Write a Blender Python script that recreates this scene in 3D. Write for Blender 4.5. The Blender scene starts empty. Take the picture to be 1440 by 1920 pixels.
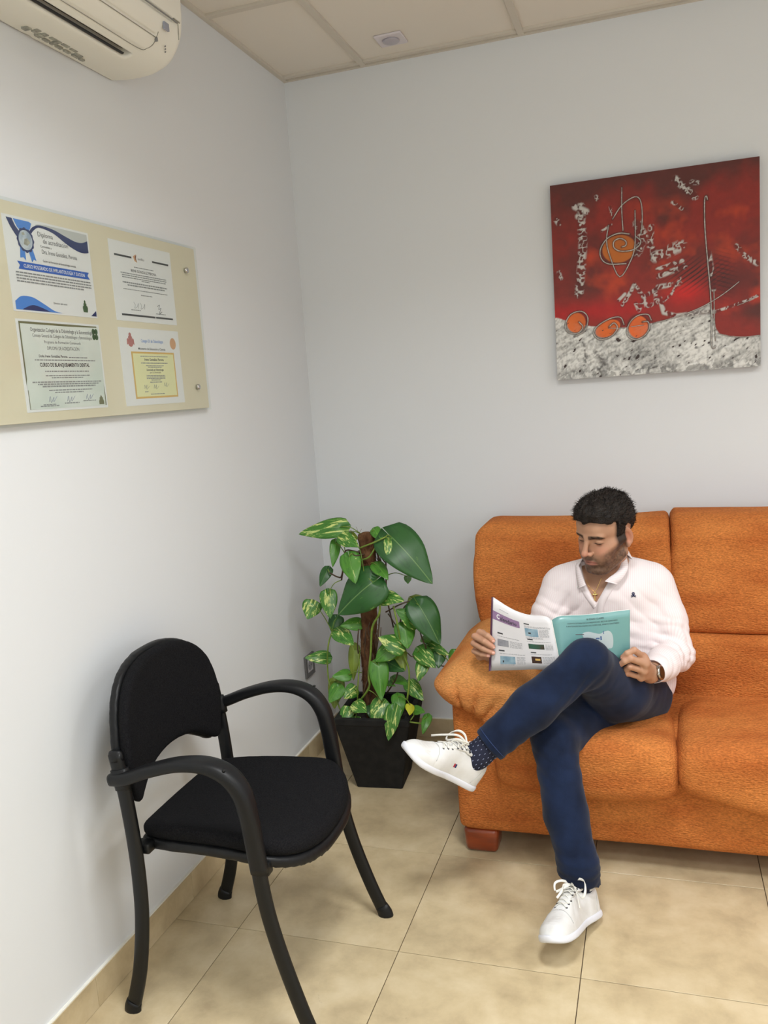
import bpy, bmesh, math, random
import numpy as np
from mathutils import Vector, Matrix, Euler

# ---------------------------------------------------------------- camera, world, lights, exposure
scene = bpy.context.scene
COL = scene.collection
CAM = np.array([1.3594183, -3.2564550, 1.4753333])
CROT = (1.4243630, 0.0705473, 0.3075990)
CF = 1568.8
cam_data = bpy.data.cameras.new('camera')
cam_data.sensor_width = 36.0
cam_data.sensor_fit = 'AUTO'
cam_data.lens = CF / 1920.0 * 36.0
cam = bpy.data.objects.new('camera', cam_data)
cam.location = CAM
cam.rotation_euler = CROT
COL.objects.link(cam)
scene.camera = cam
world = bpy.data.worlds.new('world')
world.use_nodes = True
world.node_tree.nodes['Background'].inputs[0].default_value = (0.8, 0.85, 0.9, 1)
world.node_tree.nodes['Background'].inputs[1].default_value = 0.3
scene.world = world
scene.view_settings.view_transform = 'Standard'
scene.view_settings.look = 'None'
scene.view_settings.gamma = 1.0
scene.view_settings.use_curve_mapping = False
scene.view_settings.exposure = 0.06
ROOM_X, ROOM_Y, ROOM_H = 3.95, -5.35, 2.6936
# luminaires set in the ceiling grid (cells of 0.6 m): x index, y index, strength
PANELS = [(2, 4, 25.0), (5, 3, 20.0), (4, 6, 20.0), (2, 8, 16.0)]
FILL_GLOW = 1.0                     # glow of the panes in the two added, unseen windows
BEAM = 140.0                     # beam angle of the prismatic diffusers, degrees
PANEL_COL = (0.965, 0.985, 1.0)
GX0, GY0 = 0.336, -0.04          # ceiling grid origin

_M = Euler(CROT, 'XYZ').to_matrix()
_R = np.array([[_M[i][j] for j in range(3)] for i in range(3)])


def U(u, v, ax, val):
    """point where the sight line through a photo pixel meets the plane ax = val (real distance of the thing)"""
    d = _R @ np.array([(u - 720) / CF, -(v - 960) / CF, -1.0])
    i = 'xyz'.index(ax)
    return CAM + (val - CAM[i]) / d[i] * d


# ---------------------------------------------------------------- object helpers
def link(o):
    COL.objects.link(o)
    return o


def thing(name, label, cat, loc=(0, 0, 0), group=None):
    o = bpy.data.objects.new(name, None)
    o.empty_display_size = 0.05
    link(o)
    o.location = loc
    o['label'] = label
    o['category'] = cat
    if group:
        o['group'] = group
    return o


def tag(o, label, cat, group=None):
    o['label'] = label
    o['category'] = cat
    if group:
        o['group'] = group
    return o


def wloc(o):
    v = np.zeros(3)
    while o is not None:
        v = v + np.array(o.location)
        o = o.parent
    return v


def mk(name, V, F, mat, parent=None, smooth=True, origin=None, colors=None, uv=None):
    """verts in world coordinates -> object, optionally parented (translation-only parents)"""
    V = np.asarray(V, dtype=float).reshape(-1, 3)
    base = wloc(parent) if parent is not None else np.zeros(3)
    org = np.zeros(3) if origin is None else np.asarray(origin, float) - base
    me = bpy.data.meshes.new(name)
    W = V - base - org
    if isinstance(F, np.ndarray) and F.ndim == 2:
        n, k = F.shape
        me.vertices.add(len(W))
        me.vertices.foreach_set('co', W.astype(np.float32).ravel())
        me.loops.add(n * k)
        me.loops.foreach_set('vertex_index', F.astype(np.int32).ravel())
        me.polygons.add(n)
        me.polygons.foreach_set('loop_start', np.arange(0, n * k, k, dtype=np.int32))
        me.polygons.foreach_set('loop_total', np.full(n, k, dtype=np.int32))
        me.update(calc_edges=True)
    else:
        me.from_pydata([tuple(v) for v in W], [], [tuple(f) for f in F])
        me.update()
    me.polygons.foreach_set('use_smooth', [smooth] * len(me.polygons))
    mats = mat if isinstance(mat, (list, tuple)) else [mat]
    for m in mats:
        me.materials.append(m)
    if colors is not None:
        ca = me.color_attributes.new('col', 'FLOAT_COLOR', 'POINT')
        c = np.ones((len(W), 4), np.float32)
        c[:, :3] = colors
        ca.data.foreach_set('color', c.ravel())
    if uv is not None:
        ul = me.uv_layers.new(name='uv')
        li = np.zeros(len(me.loops), np.int32)
        me.loops.foreach_get('vertex_index', li)
        ul.data.foreach_set('uv', np.asarray(uv, np.float32)[li].ravel())
    o = bpy.data.objects.new(name, me)
    o.location = org
    link(o)
    if parent is not None:
        o.parent = parent
    return o


def join(parts):
    V, F, n = [], [], 0
    for v, f in parts:
        v = np.asarray(v, float).reshape(-1, 3)
        V.append(v)
        F += [tuple(int(i) + n for i in q) for q in f]
        n += len(v)
    return np.concatenate(V), F


def bm_out(bm):
    bm.verts.ensure_lookup_table()
    V = np.array([v.co[:] for v in bm.verts])
    F = [tuple(v.index for v in f.verts) for f in bm.faces]
    bm.free()
    return V, F


def box(lo, hi, bevel=0.0, seg=2):
    bm = bmesh.new()
    bmesh.ops.create_cube(bm, size=1.0)
    lo, hi = np.array(lo, float), np.array(hi, float)
    for v in bm.verts:
        v.co = Vector(((np.array(v.co) + 0.5) * (hi - lo) + lo))
    if bevel > 0:
        bmesh.ops.bevel(bm, geom=list(bm.edges), offset=bevel, segments=seg, profile=0.5, affect='EDGES')
    bm.verts.index_update()
    return bm_out(bm)


def catmull(P, sub=6, closed=False):
    P = np.asarray(P, float)
    n = len(P)
    out = []
    rng = range(n) if closed else range(n - 1)
    for i in rng:
        if closed:
            p0, p1, p2, p3 = P[(i - 1) % n], P[i], P[(i + 1) % n], P[(i + 2) % n]
        else:
            p1, p2 = P[i], P[i + 1]
            p0 = P[i - 1] if i > 0 else 2 * p1 - p2
            p3 = P[i + 2] if i + 2 < n else 2 * p2 - p1
        for k in range(sub):
            t = k / sub
            out.append(0.5 * ((2 * p1) + (-p0 + p2) * t + (2 * p0 - 5 * p1 + 4 * p2 - p3) * t * t + (-p0 + 3 * p1 - 3 * p2 + p3) * t ** 3))
    if not closed:
        out.append(P[-1])
    return np.array(out)


def tube(P, ra, rb=None, ref=(0, 1, 0), n=10, sub=6, power=1.0, cap=True):
    """sweep an oval section along a smooth path; ra along ref, rb across; scalars or one value per control point"""
    P = np.asarray(P, float)
    m = len(P)
    ra = np.full(m, ra) if np.isscalar(ra) else np.asarray(ra, float)
    rb = ra if rb is None else (np.full(m, rb) if np.isscalar(rb) else np.asarray(rb, float))
    Q = catmull(np.hstack([P, ra[:, None], rb[:, None]]), sub) if sub > 1 else np.hstack([P, ra[:, None], rb[:, None]])
    C, A, B = Q[:, :3], Q[:, 3], Q[:, 4]
    T = np.gradient(C, axis=0)
    T /= np.linalg.norm(T, axis=1)[:, None] + 1e-12
    V, F = [], []
    s = np.array(ref, float)
    for i in range(len(C)):
        t = T[i]
        r0 = np.array(ref, float) if abs(np.dot(ref, t)) < 0.9 and ref is not None else s
        s2 = r0 - np.dot(r0, t) * t
        if np.linalg.norm(s2) < 1e-6:
            s2 = np.array([1.0, 0, 0]) - t[0] * t
        s = s2 / np.linalg.norm(s2)
        b = np.cross(t, s)
        for k in range(n):
            a = 2 * math.pi * k / n
            ca, sa = math.cos(a), math.sin(a)
            ca = math.copysign(abs(ca) ** power, ca)
            sa = math.copysign(abs(sa) ** power, sa)
            V.append(C[i] + s * ca * A[i] + b * sa * B[i])
    L = len(C)
    for i in range(L - 1):
        for k in range(n):
            k2 = (k + 1) % n
            F.append((i * n + k, i * n + k2, (i + 1) * n + k2, (i + 1) * n + k))
    if cap:
        F.append(tuple(range(n))[::-1])
        F.append(tuple((L - 1) * n + k for k in range(n)))
    return np.array(V), F


def disc(c, nrm, r, depth=0.001, n=20, dome=0.0):
    """short cylinder facing nrm"""
    nrm = np.array(nrm, float) / np.linalg.norm(nrm)
    a = np.cross(nrm, [0, 0, 1.0])
    if np.linalg.norm(a) < 1e-3:
        a = np.array([1.0, 0, 0])
    a /= np.linalg.norm(a)
    b = np.cross(nrm, a)
    c = np.array(c, float)
    V, F = [], []
    rings = [(r, 0.0), (r, depth * 0.8), (r * 0.92, depth), (r * 0.5, depth + dome * 0.7)]
    for rr, h in rings:
        for k in range(n):
            t = 2 * math.pi * k / n
            V.append(c + nrm * h + (a * math.cos(t) + b * math.sin(t)) * rr)
    V.append(c + nrm * (depth + dome))
    for i in range(len(rings) - 1):
        for k in range(n):
            F.append((i * n + k, i * n + (k + 1) % n, (i + 1) * n + (k + 1) % n, (i + 1) * n + k))
    m = (len(rings) - 1) * n
    for k in range(n):
        F.append((m + k, m + (k + 1) % n, len(V) - 1))
    F.append(tuple(range(n))[::-1])
    return np.array(V), F


# ---------------------------------------------------------------- noise and signed distance tools
_rng = np.random.RandomState(7)
_LAT = _rng.rand(32, 32, 32).astype(np.float32)


def noise(P, s=1.0, seed=0):
    """value noise in -1..1"""
    Q = np.asarray(P, np.float32) * np.float32(s) + np.float32(seed * 13.37 + 100)
    I = np.floor(Q).astype(np.int32)
    f = Q - I
    f = f * f * (3 - 2 * f)
    I &= 31
    J = (I + 1) & 31
    x0, y0, z0 = I[:, 0], I[:, 1], I[:, 2]
    x1, y1, z1 = J[:, 0], J[:, 1], J[:, 2]
    fx, fy, fz = f[:, 0], f[:, 1], f[:, 2]
    L = _LAT
    a = (L[x0, y0, z0] * (1 - fx) + L[x1, y0, z0] * fx) * (1 - fy) + (L[x0, y1, z0] * (1 - fx) + L[x1, y1, z0] * fx) * fy
    b = (L[x0, y0, z1] * (1 - fx) + L[x1, y0, z1] * fx) * (1 - fy) + (L[x0, y1, z1] * (1 - fx) + L[x1, y1, z1] * fx) * fy
    return (a * (1 - fz) + b * fz) * 2 - 1


def fbm(P, s=1.0, o=3, seed=0):
    r, a = 0, 1.0
    for i in range(o):
        r = r + a * noise(P, s * 2 ** i, seed + i)
        a *= 0.5
    return r / 1.75


def f32(a):
    return np.asarray(a, np.float32)


def s_sph(P, c, r):
    return np.linalg.norm(P - f32(c), axis=1) - r


def s_ell(P, c, r, M=None):
    Q = P - f32(c)
    if M is not None:
        Q = Q @ f32(M)
    r = f32(r)
    k0 = np.linalg.norm(Q / r, axis=1)
    k1 = np.linalg.norm(Q / (r * r), axis=1) + 1e-9
    return k0 * (k0 - 1) / k1


def s_rc(P, a, b, ra, rb):
    a, b = f32(a), f32(b)
    d = b - a
    t = np.clip((P - a) @ d / np.dot(d, d), 0, 1)
    return np.linalg.norm(P - a - t[:, None] * d, axis=1) - (ra + (rb - ra) * t)


def s_chain(P, pts, rads, k=0.0):
    d = None
    for i in range(len(pts) - 1):
        e = s_rc(P, pts[i], pts[i + 1], rads[i], rads[i + 1])
        d = e if d is None else (smin(d, e, k) if k > 0 else np.minimum(d, e))
    return d


def s_box(P, c, h, r=0.0):
    q = np.abs(P - f32(c)) - (f32(h) - r)
    return np.linalg.norm(np.maximum(q, 0), axis=1) + np.minimum(q.max(axis=1), 0) - r


def s_poly(X, poly):
    """2-D polygon distance"""
    poly = f32(poly)
    d = np.full(len(X), 1e9, np.float32)
    s = np.zeros(len(X), bool)
    n = len(poly)
    for i in range(n):
        a, b = poly[i], poly[(i + 1) % n]
        e = b - a
        w = X - a
        t = np.clip((w @ e) / (np.dot(e, e) + 1e-12), 0, 1)
        q = w - t[:, None] * e
        d = np.minimum(d, (q * q).sum(1))
        c1 = X[:, 1] >= a[1]
        c2 = X[:, 1] < b[1]
        c3 = e[0] * w[:, 1] > e[1] * w[:, 0]
        s ^= (c1 & c2 & c3) | (~c1 & ~c2 & ~c3)
    return np.sqrt(d) * np.where(s, -1, 1)


def s_ext(d2, h, r):
    """round-edged extrusion: d2 distance in the outline plane, h distance to the slab faces"""
    q0, q1 = d2 + r, h + r
    return np.minimum(np.maximum(q0, q1), 0) + np.sqrt(np.maximum(q0, 0) ** 2 + np.maximum(q1, 0) ** 2) - r


def smin(a, b, k):
    h = np.clip(0.5 + 0.5 * (b - a) / k, 0, 1)
    return b * (1 - h) + a * h - k * h * (1 - h)


def smax(a, b, k):
    return -smin(-a, -b, k)


def surf(f, lo, hi, h):
    """surface nets: closed quad mesh of f = 0, evaluated only in blocks near the surface"""
    lo = np.array(lo, float)
    hi = np.array(hi, float)
    B = 8
    nb = np.maximum(1, np.ceil((hi - lo) / (h * B)).astype(int))
    n = nb * B
    bi = np.stack(np.meshgrid(*[np.arange(k) for k in nb], indexing='ij'), -1).reshape(-1, 3)
    cen = lo + (bi * B + (B - 1) / 2) * h
    dc = f(f32(cen))
    act = np.abs(dc) < B * h * 0.87 * 1.5 + 0.004
    vol = np.repeat(np.repeat(np.repeat(np.where(dc < 0, -1.0, 1.0).reshape(nb).astype(np.float32), B, 0), B, 1), B, 2)
    off = np.stack(np.meshgrid(*[np.arange(B)] * 3, indexing='ij'), -1).reshape(-1, 3)
    ab = bi[act]
    for s in range(0, len(ab), 400):
        I = (ab[s:s + 400, None, :] * B + off[None]).reshape(-1, 3)
        d = f(f32(lo + I * h))
        vol[I[:, 0], I[:, 1], I[:, 2]] = d
    ins = vol < 0
    ny, nz = n[1], n[2]
    cells, pos, quads = [], [], []
    for ax in range(3):
        sl0 = [slice(None)] * 3
        sl1 = [slice(None)] * 3
        sl0[ax] = slice(0, -1)
        sl1[ax] = slice(1, None)
        cr = ins[tuple(sl0)] != ins[tuple(sl1)]
        b1, b2 = (ax + 1) % 3, (ax + 2) % 3
        I = np.argwhere(cr)
        I = I[(I[:, b1] > 0) & (I[:, b2] > 0) & (I[:, b1] < n[b1] - 1) & (I[:, b2] < n[b2] - 1)]
        J = I.copy()
        J[:, ax] += 1
        v0 = vol[I[:, 0], I[:, 1], I[:, 2]]
        v1 = vol[J[:, 0], J[:, 1], J[:, 2]]
        t = v0 / (v0 - v1)
        p = I.astype(float)
        p[:, ax] += t
        q = []
        for (d1, d2) in ((-1, -1), (0, -1), (0, 0), (-1, 0)):
            c = I.copy()
            c[:, b1] += d1
            c[:, b2] += d2
            cid = (c[:, 0] * ny + c[:, 1]) * nz + c[:, 2]
            cells.append(cid)
            pos.append(p)
            q.append(cid)
        q = np.stack(q, 1)
        flip = v0 > 0
        q[flip] = q[flip][:, ::-1]
        quads.append(q)
    cells = np.concatenate(cells)
    pos = np.concatenate(pos)
    quads = np.concatenate(quads)
    uq, inv = np.unique(cells, return_inverse=True)
    cnt = np.bincount(inv)
    V = np.stack([np.bincount(inv, pos[:, k]) / cnt for k in range(3)], 1) * h + lo
    F = np.searchsorted(uq, quads)
    return V, F


def relax(V, F, it=1, w=0.5):
    e = np.concatenate([F[:, [0, 1]], F[:, [1, 2]], F[:, [2, 3]], F[:, [3, 0]]])
    e = np.concatenate([e, e[:, ::-1]])
    cnt = np.bincount(e[:, 0], minlength=len(V))[:, None] + 1e-9
    for _ in range(it):
        A = np.stack([np.bincount(e[:, 0], V[e[:, 1], k], minlength=len(V)) for k in range(3)], 1) / cnt
        V = V * (1 - w) + A * w
    return V


# ---------------------------------------------------------------- materials
def lin(r, g, b):
    def c(x):
        x /= 255.0
        return x / 12.92 if x <= 0.04045 else ((x + 0.055) / 1.055) ** 2.4
    return (c(r), c(g), c(b))


def mat(name, color, rough=0.6, color2=None, nscale=8.0, bump=0.0, bscale=60.0, metal=0.0, spec=0.5,
        stretch=None, attr=False, detail=4.0, contrast=(0.35, 0.65), sheen=0.0, bdist=0.002, coat=0.0, uvmap=False, alpha=1.0, grain=None):
    m = bpy.data.materials.new(name)
    m.use_nodes = True
    nt = m.node_tree
    N, L = nt.nodes, nt.links
    bs = N['Principled BSDF']
    bs.inputs['Roughness'].default_value = rough
    bs.inputs['Metallic'].default_value = metal
    bs.inputs['Specular IOR Level'].default_value = spec
    bs.inputs['Base Color'].default_value = (*color, 1)
    if sheen:
        bs.inputs['Sheen Weight'].default_value = sheen
        bs.inputs['Sheen Roughness'].default_value = 0.5
    if coat:
        bs.inputs['Coat Weight'].default_value = coat
    if alpha < 1:
        bs.inputs['Alpha'].default_value = alpha
    tc = N.new('ShaderNodeTexCoord')
    mp = N.new('ShaderNodeMapping')
    L.new(tc.outputs['UV' if uvmap else 'Object'], mp.inputs[0])
    if stretch:
        mp.inputs['Scale'].default_value = stretch
    if color2 is not None:
        no = N.new('ShaderNodeTexNoise')
        no.inputs['Scale'].default_value = nscale
        no.inputs['Detail'].default_value = detail
        L.new(mp.outputs[0], no.inputs['Vector'])
        cr = N.new('ShaderNodeValToRGB')
        cr.color_ramp.elements[0].position = contrast[0]
        cr.color_ramp.elements[1].position = contrast[1]
        cr.color_ramp.elements[0].color = (*color, 1)
        cr.color_ramp.elements[1].color = (*color2, 1)
        L.new(no.outputs['Fac'], cr.inputs[0])
        L.new(cr.outputs[0], bs.inputs['Base Color'])
    if grain:
        gn = N.new('ShaderNodeTexNoise')
        gn.inputs['Scale'].default_value = grain[0]
        gn.inputs['Detail'].default_value = 2.0
        L.new(mp.outputs[0], gn.inputs['Vector'])
        gr_ = N.new('ShaderNodeMapRange')
        gr_.inputs[1].default_value, gr_.inputs[2].default_value = 0.3, 0.7
        gr_.inputs[3].default_value, gr_.inputs[4].default_value = 1 - grain[1], 1 + grain[1]
        L.new(gn.outputs['Fac'], gr_.inputs[0])
        gm = N.new('ShaderNodeVectorMath')
        gm.operation = 'SCALE'
        src = bs.inputs['Base Color'].links[0].from_socket if bs.inputs['Base Color'].links else None
        if src is not None:
            L.new(src, gm.inputs[0])
        else:
            gm.inputs[0].default_value = color
        L.new(gr_.outputs[0], gm.inputs['Scale'])
        L.new(gm.outputs[0], bs.inputs['Base Color'])
    if attr:
        at = N.new('ShaderNodeAttribute')
        at.attribute_name = 'col'
        L.new(at.outputs['Color'], bs.inputs['Base Color'])
    if bump > 0:
        nb = N.new('ShaderNodeTexNoise')
        nb.inputs['Scale'].default_value = bscale
        nb.inputs['Detail'].default_value = 3.0
        L.new(mp.outputs[0], nb.inputs['Vector'])
        bp = N.new('ShaderNodeBump')
        bp.inputs['Strength'].default_value = bump
        bp.inputs['Distance'].default_value = bdist
        L.new(nb.outputs['Fac'], bp.inputs['Height'])
        L.new(bp.outputs[0], bs.inputs['Normal'])
    return m


M_wall = mat('wall_paint', lin(222, 225, 228), 0.75, bump=0.12, bscale=220.0, bdist=0.001)
M_ceil = mat('ceiling_panel', lin(226, 220, 210), 0.9, bump=0.2, bscale=300.0, bdist=0.001)
M_bar = mat('grid_bar', lin(205, 198, 186), 0.5)  # greyer than the panels: shade on the bars put into the colour
M_grout = mat('grout', lin(92, 78, 58), 0.9)
M_caulk = mat('white_caulk', lin(235, 232, 222), 0.5)


def tile_material():
    m = bpy.data.materials.new('stone_tile')
    m.use_nodes = True
    nt = m.node_tree
    N, L = nt.nodes, nt.links
    bs = N['Principled BSDF']
    tc = N.new('ShaderNodeTexCoord')
    oi = N.new('ShaderNodeObjectInfo')
    mul = N.new('ShaderNodeVectorMath')
    mul.operation = 'SCALE'
    cmb = N.new('ShaderNodeCombineXYZ')
    L.new(oi.outputs['Random'], cmb.inputs[0])
    L.new(oi.outputs['Random'], cmb.inputs[1])
    L.new(cmb.outputs[0], mul.inputs[0])
    mul.inputs['Scale'].default_value = 37.0
    add = N.new('ShaderNodeVectorMath')
    L.new(tc.outputs['Object'], add.inputs[0])
    L.new(mul.outputs[0], add.inputs[1])
    n1 = N.new('ShaderNodeTexNoise')
    n1.inputs['Scale'].default_value = 7.0
    n1.inputs['Detail'].default_value = 7.0
    n1.inputs['Roughness'].default_value = 0.62
    n1.inputs['Distortion'].default_value = 0.15
    L.new(add.outputs[0], n1.inputs['Vector'])
    cr = N.new('ShaderNodeValToRGB')
    e = cr.color_ramp.elements
    e[0].position, e[0].color = 0.30, (*lin(174, 156, 124), 1)
    e[1].position, e[1].color = 0.72, (*lin(214, 198, 165), 1)
    k = e.new(0.5)
    k.color = (*lin(198, 180, 144), 1)
    L.new(n1.outputs['Fac'], cr.inputs[0])
    # fine dark veins
    n2 = N.new('ShaderNodeTexNoise')
    n2.inputs['Scale'].default_value = 16.0
    n2.inputs['Detail'].default_value = 9.0
    n2.inputs['Roughness'].default_value = 0.72
    n2.inputs['Distortion'].default_value = 1.2
    L.new(add.outputs[0], n2.inputs['Vector'])
    c2 = N.new('ShaderNodeValToRGB')
    e = c2.color_ramp.elements
    e[0].position, e[0].color = 0.66, (0, 0, 0, 1)
    e[1].position, e[1].color = 0.76, (0.55, 0.55, 0.55, 1)
    L.new(n2.outputs['Fac'], c2.inputs[0])
    mx = N.new('ShaderNodeMix')
    mx.data_type = 'RGBA'
    L.new(c2.outputs[0], mx.inputs[0])
    L.new(cr.outputs[0], mx.inputs[6])
    mx.inputs[7].default_value = (*lin(128, 112, 88), 1)
    L.new(mx.outputs[2], bs.inputs['Base Color'])
    bs.inputs['Roughness'].default_value = 0.36
    bs.inputs['Specular IOR Level'].default_value = 0.4
    bp = N.new('ShaderNodeBump')
    bp.inputs['Strength'].default_value = 0.15
    bp.inputs['Distance'].default_value = 0.001
    L.new(n2.outputs['Fac'], bp.inputs['Height'])
    L.new(bp.outputs[0], bs.inputs['Normal'])
    return m


M_tile = tile_material()

# ---------------------------------------------------------------- room shell


def structure(name, V, F, m, parent=None, smooth=False, **k):
    o = mk(name, V, F, m, parent, smooth, **k)
    if parent is None:
        o['kind'] = 'structure'
    return o


T = 0.12
structure('wall_left', *box((-T, ROOM_Y - T, 0), (0, T, ROOM_H + 0.1)), M_wall)
structure('wall_back', *box((0, 0, 0), (ROOM_X + T, T, ROOM_H + 0.1)), M_wall)
structure('wall_right', *box((ROOM_X, ROOM_Y - T, 0), (ROOM_X + T, 0, ROOM_H + 0.1)), M_wall)
structure('wall_front', *box((0, ROOM_Y - T, 0), (ROOM_X, ROOM_Y, ROOM_H + 0.1)), M_wall)
floor = structure('floor', *box((0, ROOM_Y, -0.06), (ROOM_X, 0, -0.0035)), M_grout)
TS, TX, TY = 0.47197, 0.21145, -1.34632
G = 0.0011


def tile_mesh(w, d, name='tile'):
    V, F = box((-w / 2 + G, -d / 2 + G, -0.0035), (w / 2 - G, d / 2 - G, 0.0), 0.0007, 1)
    me = bpy.data.meshes.new(name)
    me.from_pydata([tuple(v) for v in V], [], F)
    me.materials.append(M_tile)
    return me


xs = [0.0] + [TX + TS * i for i in range(0, 12) if TX + TS * i < ROOM_X - 0.02] + [ROOM_X]
ys = sorted([0.0, ROOM_Y] + [TY + TS * j for j in range(-12, 3) if ROOM_Y + 0.02 < TY + TS * j < -0.02])
_tc = {}
for i in range(len(xs) - 1):
    for j in range(len(ys) - 1):
        w, d = xs[i + 1] - xs[i], ys[j + 1] - ys[j]
        key = (round(w, 3), round(d, 3))
        if key not in _tc:
            _tc[key] = tile_mesh(w, d)
        o = bpy.data.objects.new('tile', _tc[key])
        o.location = ((xs[i] + xs[i + 1]) / 2, (ys[j] + ys[j + 1]) / 2, 0)
        link(o)
        o.parent = floor

# skirting of the same stone, cut in pieces, white caulk line on top
HB, TB = 0.0835, 0.010


def skirting(name, axis, a0, a1, at, sgn, start):
    cuts = [a0]
    c = start
    while c < a1 - 0.01:
        if c > a0 + 0.01:
            cuts.append(c)
        c += 0.4575
    cuts.append(a1)

    def bx(u0, u1, z0, z1, t0, t1, bv=0.0006):
        if axis == 'y':
            return box((min(at + sgn * t0, at + sgn * t1), u0, z0), (max(at + sgn * t0, at + sgn * t1), u1, z1), bv, 1)
        return box((u0, min(at + sgn * t0, at + sgn * t1), z0), (u1, max(at + sgn * t0, at + sgn * t1), z1), bv, 1)
    root = structure(name, *bx(a0, a1, 0.0, HB - 0.002, 0.0, TB - 0.002, 0), M_caulk)
    for k in range(len(cuts) - 1):
        mk('skirting_tile', *bx(cuts[k] + 0.0007, cuts[k + 1] - 0.0007, 0.0005, HB, 0.0, TB), M_tile, root, False)
    mk('caulk_line', *bx(a0, a1, HB, HB + 0.003, 0.0, TB * 0.8, 0), M_caulk, root, False)
    return root


skirting('baseboard_left', 'y', ROOM_Y, 0.0, 0.0, 1, U(580, 1401, 'x', 0.01)[1] - 0.4575 * 12)
skirting('baseboard_back', 'x', TB, ROOM_X, 0.0, -1, 0.31)
skirting('baseboard_right', 'y', ROOM_Y, -TB, ROOM_X, -1, ROOM_Y + 0.2)
skirting('baseboard_front', 'x', TB, ROOM_X - TB, ROOM_Y, 1, 0.2)

# suspended ceiling: slab above, grid bars, lay-in panels
ceil = structure('ceiling', *box((0, ROOM_Y, ROOM_H + 0.06), (ROOM_X, 0, ROOM_H + 0.1)), M_ceil)
BW = 0.024
gx = [0.0] + [GX0 + 0.6 * i for i in range(0, 7) if GX0 + 0.6 * i < ROOM_X - 0.03] + [ROOM_X]
gy = [0.0] + [GY0 - 0.6 * j for j in range(0, 10) if GY0 - 0.6 * j > ROOM_Y + 0.03] + [ROOM_Y]
for x in gx[1:-1]:
    mk('grid_bar', *box((x - BW / 2, ROOM_Y, ROOM_H), (x + BW / 2, 0, ROOM_H + 0.03), 0.0008, 1), M_bar, ceil, False)
for y in gy[1:-1]:
    for i in range(len(gx) - 1):
        x0 = gx[i] + (BW / 2 if i > 0 else 0)
        x1 = gx[i + 1] - (BW / 2 if i < len(gx) - 2 else 0)
        mk('grid_bar', *box((x0, y - BW / 2, ROOM_H), (x1, y + BW / 2, ROOM_H + 0.03), 0.0008, 1), M_bar, ceil, False)
# wall angle strips
for lo, hi in (((0, ROOM_Y, ROOM_H - 0.001), (0.018, 0, ROOM_H + 0.022)), ((0.018, -0.012, ROOM_H - 0.001), (ROOM_X, 0, ROOM_H + 0.022)),
               ((ROOM_X - 0.018, ROOM_Y, ROOM_H - 0.001), (ROOM_X, -0.012, ROOM_H + 0.022)), ((0.018, ROOM_Y, ROOM_H - 0.001), (ROOM_X - 0.018, ROOM_Y + 0.018, ROOM_H + 0.022))):
    mk('wall_angle', *box(lo, hi, 0.0006, 1), M_bar, ceil, False)

M_panel = bpy.data.materials.new('lamp_diffuser')
M_panel.use_nodes = True
_b = M_panel.node_tree.nodes['Principled BSDF']
_b.inputs['Base Color'].default_value = (0.9, 0.9, 0.9, 1)
_b.inputs['Emission Color'].default_value = (*PANEL_COL, 1)
_b.inputs['Emission Strength'].default_value = 2.0
M_white = mat('white_enamel', lin(232, 230, 225), 0.4)
lamp_cells = {(a, b): s for a, b, s in PANELS}
for i in range(len(gx) - 1):
    for j in range(len(gy) - 1):
        x0 = gx[i] + (BW / 2 if i else 0.001)
        x1 = gx[i + 1] - BW / 2
        y1 = gy[j] - (BW / 2 if j else 0.001)
        y0 = gy[j + 1] + BW / 2
        # cell (i, j): the lamp indices count whole 0.6 m cells from the corner
        if (i, j) in lamp_cells:
            cx, cy = (x0 + x1) / 2, (y0 + y1) / 2
            wh = {(2, 4): 'nearest the air conditioner', (5, 3): 'beyond the right end of the sofa', (4, 6): 'behind the viewer in the middle of the room', (2, 8): 'farthest behind the viewer'}[(i, j)]
            t = thing('ceiling_light', 'square recessed ceiling light panel ' + wh, 'ceiling light', (cx, cy, ROOM_H), 'recessed ceiling lights')
            V, F = join([box((x0, y0, ROOM_H + 0.002), (x0 + 0.02, y1, ROOM_H + 0.03)), box((x1 - 0.02, y0, ROOM_H + 0.002), (x1, y1, ROOM_H + 0.03)),
                         box((x0 + 0.02, y0, ROOM_H + 0.002), (x1 - 0.02, y0 + 0.02, ROOM_H + 0.03)), box((x0 + 0.02, y1 - 0.02, ROOM_H + 0.002), (x1 - 0.02, y1, ROOM_H + 0.03))])
            mk('frame', V, F, M_white, t, False)
            mk('diffuser', *box((x0 + 0.02, y0 + 0.02, ROOM_H + 0.008), (x1 - 0.02, y1 - 0.02, ROOM_H + 0.028)), M_panel, t, False)
            ld = bpy.data.lights.new('panel_lamp', 'AREA')
            ld.shape = 'RECTANGLE'
            ld.size = ld.size_y = 0.52
            ld.energy = lamp_cells[(i, j)]
            ld.color = PANEL_COL
            ld.spread = math.radians(BEAM)
            lo_ = bpy.data.objects.new('panel_lamp', ld)
            link(lo_)
            lo_.parent = t
            lo_.location = (0, 0, 0.004)
        else:
            bevel = 0.0
            mk('ceiling_panel', *box((x0 - 0.008 * (i > 0), y0 - 0.008, ROOM_H + 0.009), (x1 + 0.008, y1 + 0.008 * (j > 0), ROOM_H + 0.022), bevel, 1), M_ceil, ceil, False)

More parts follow.
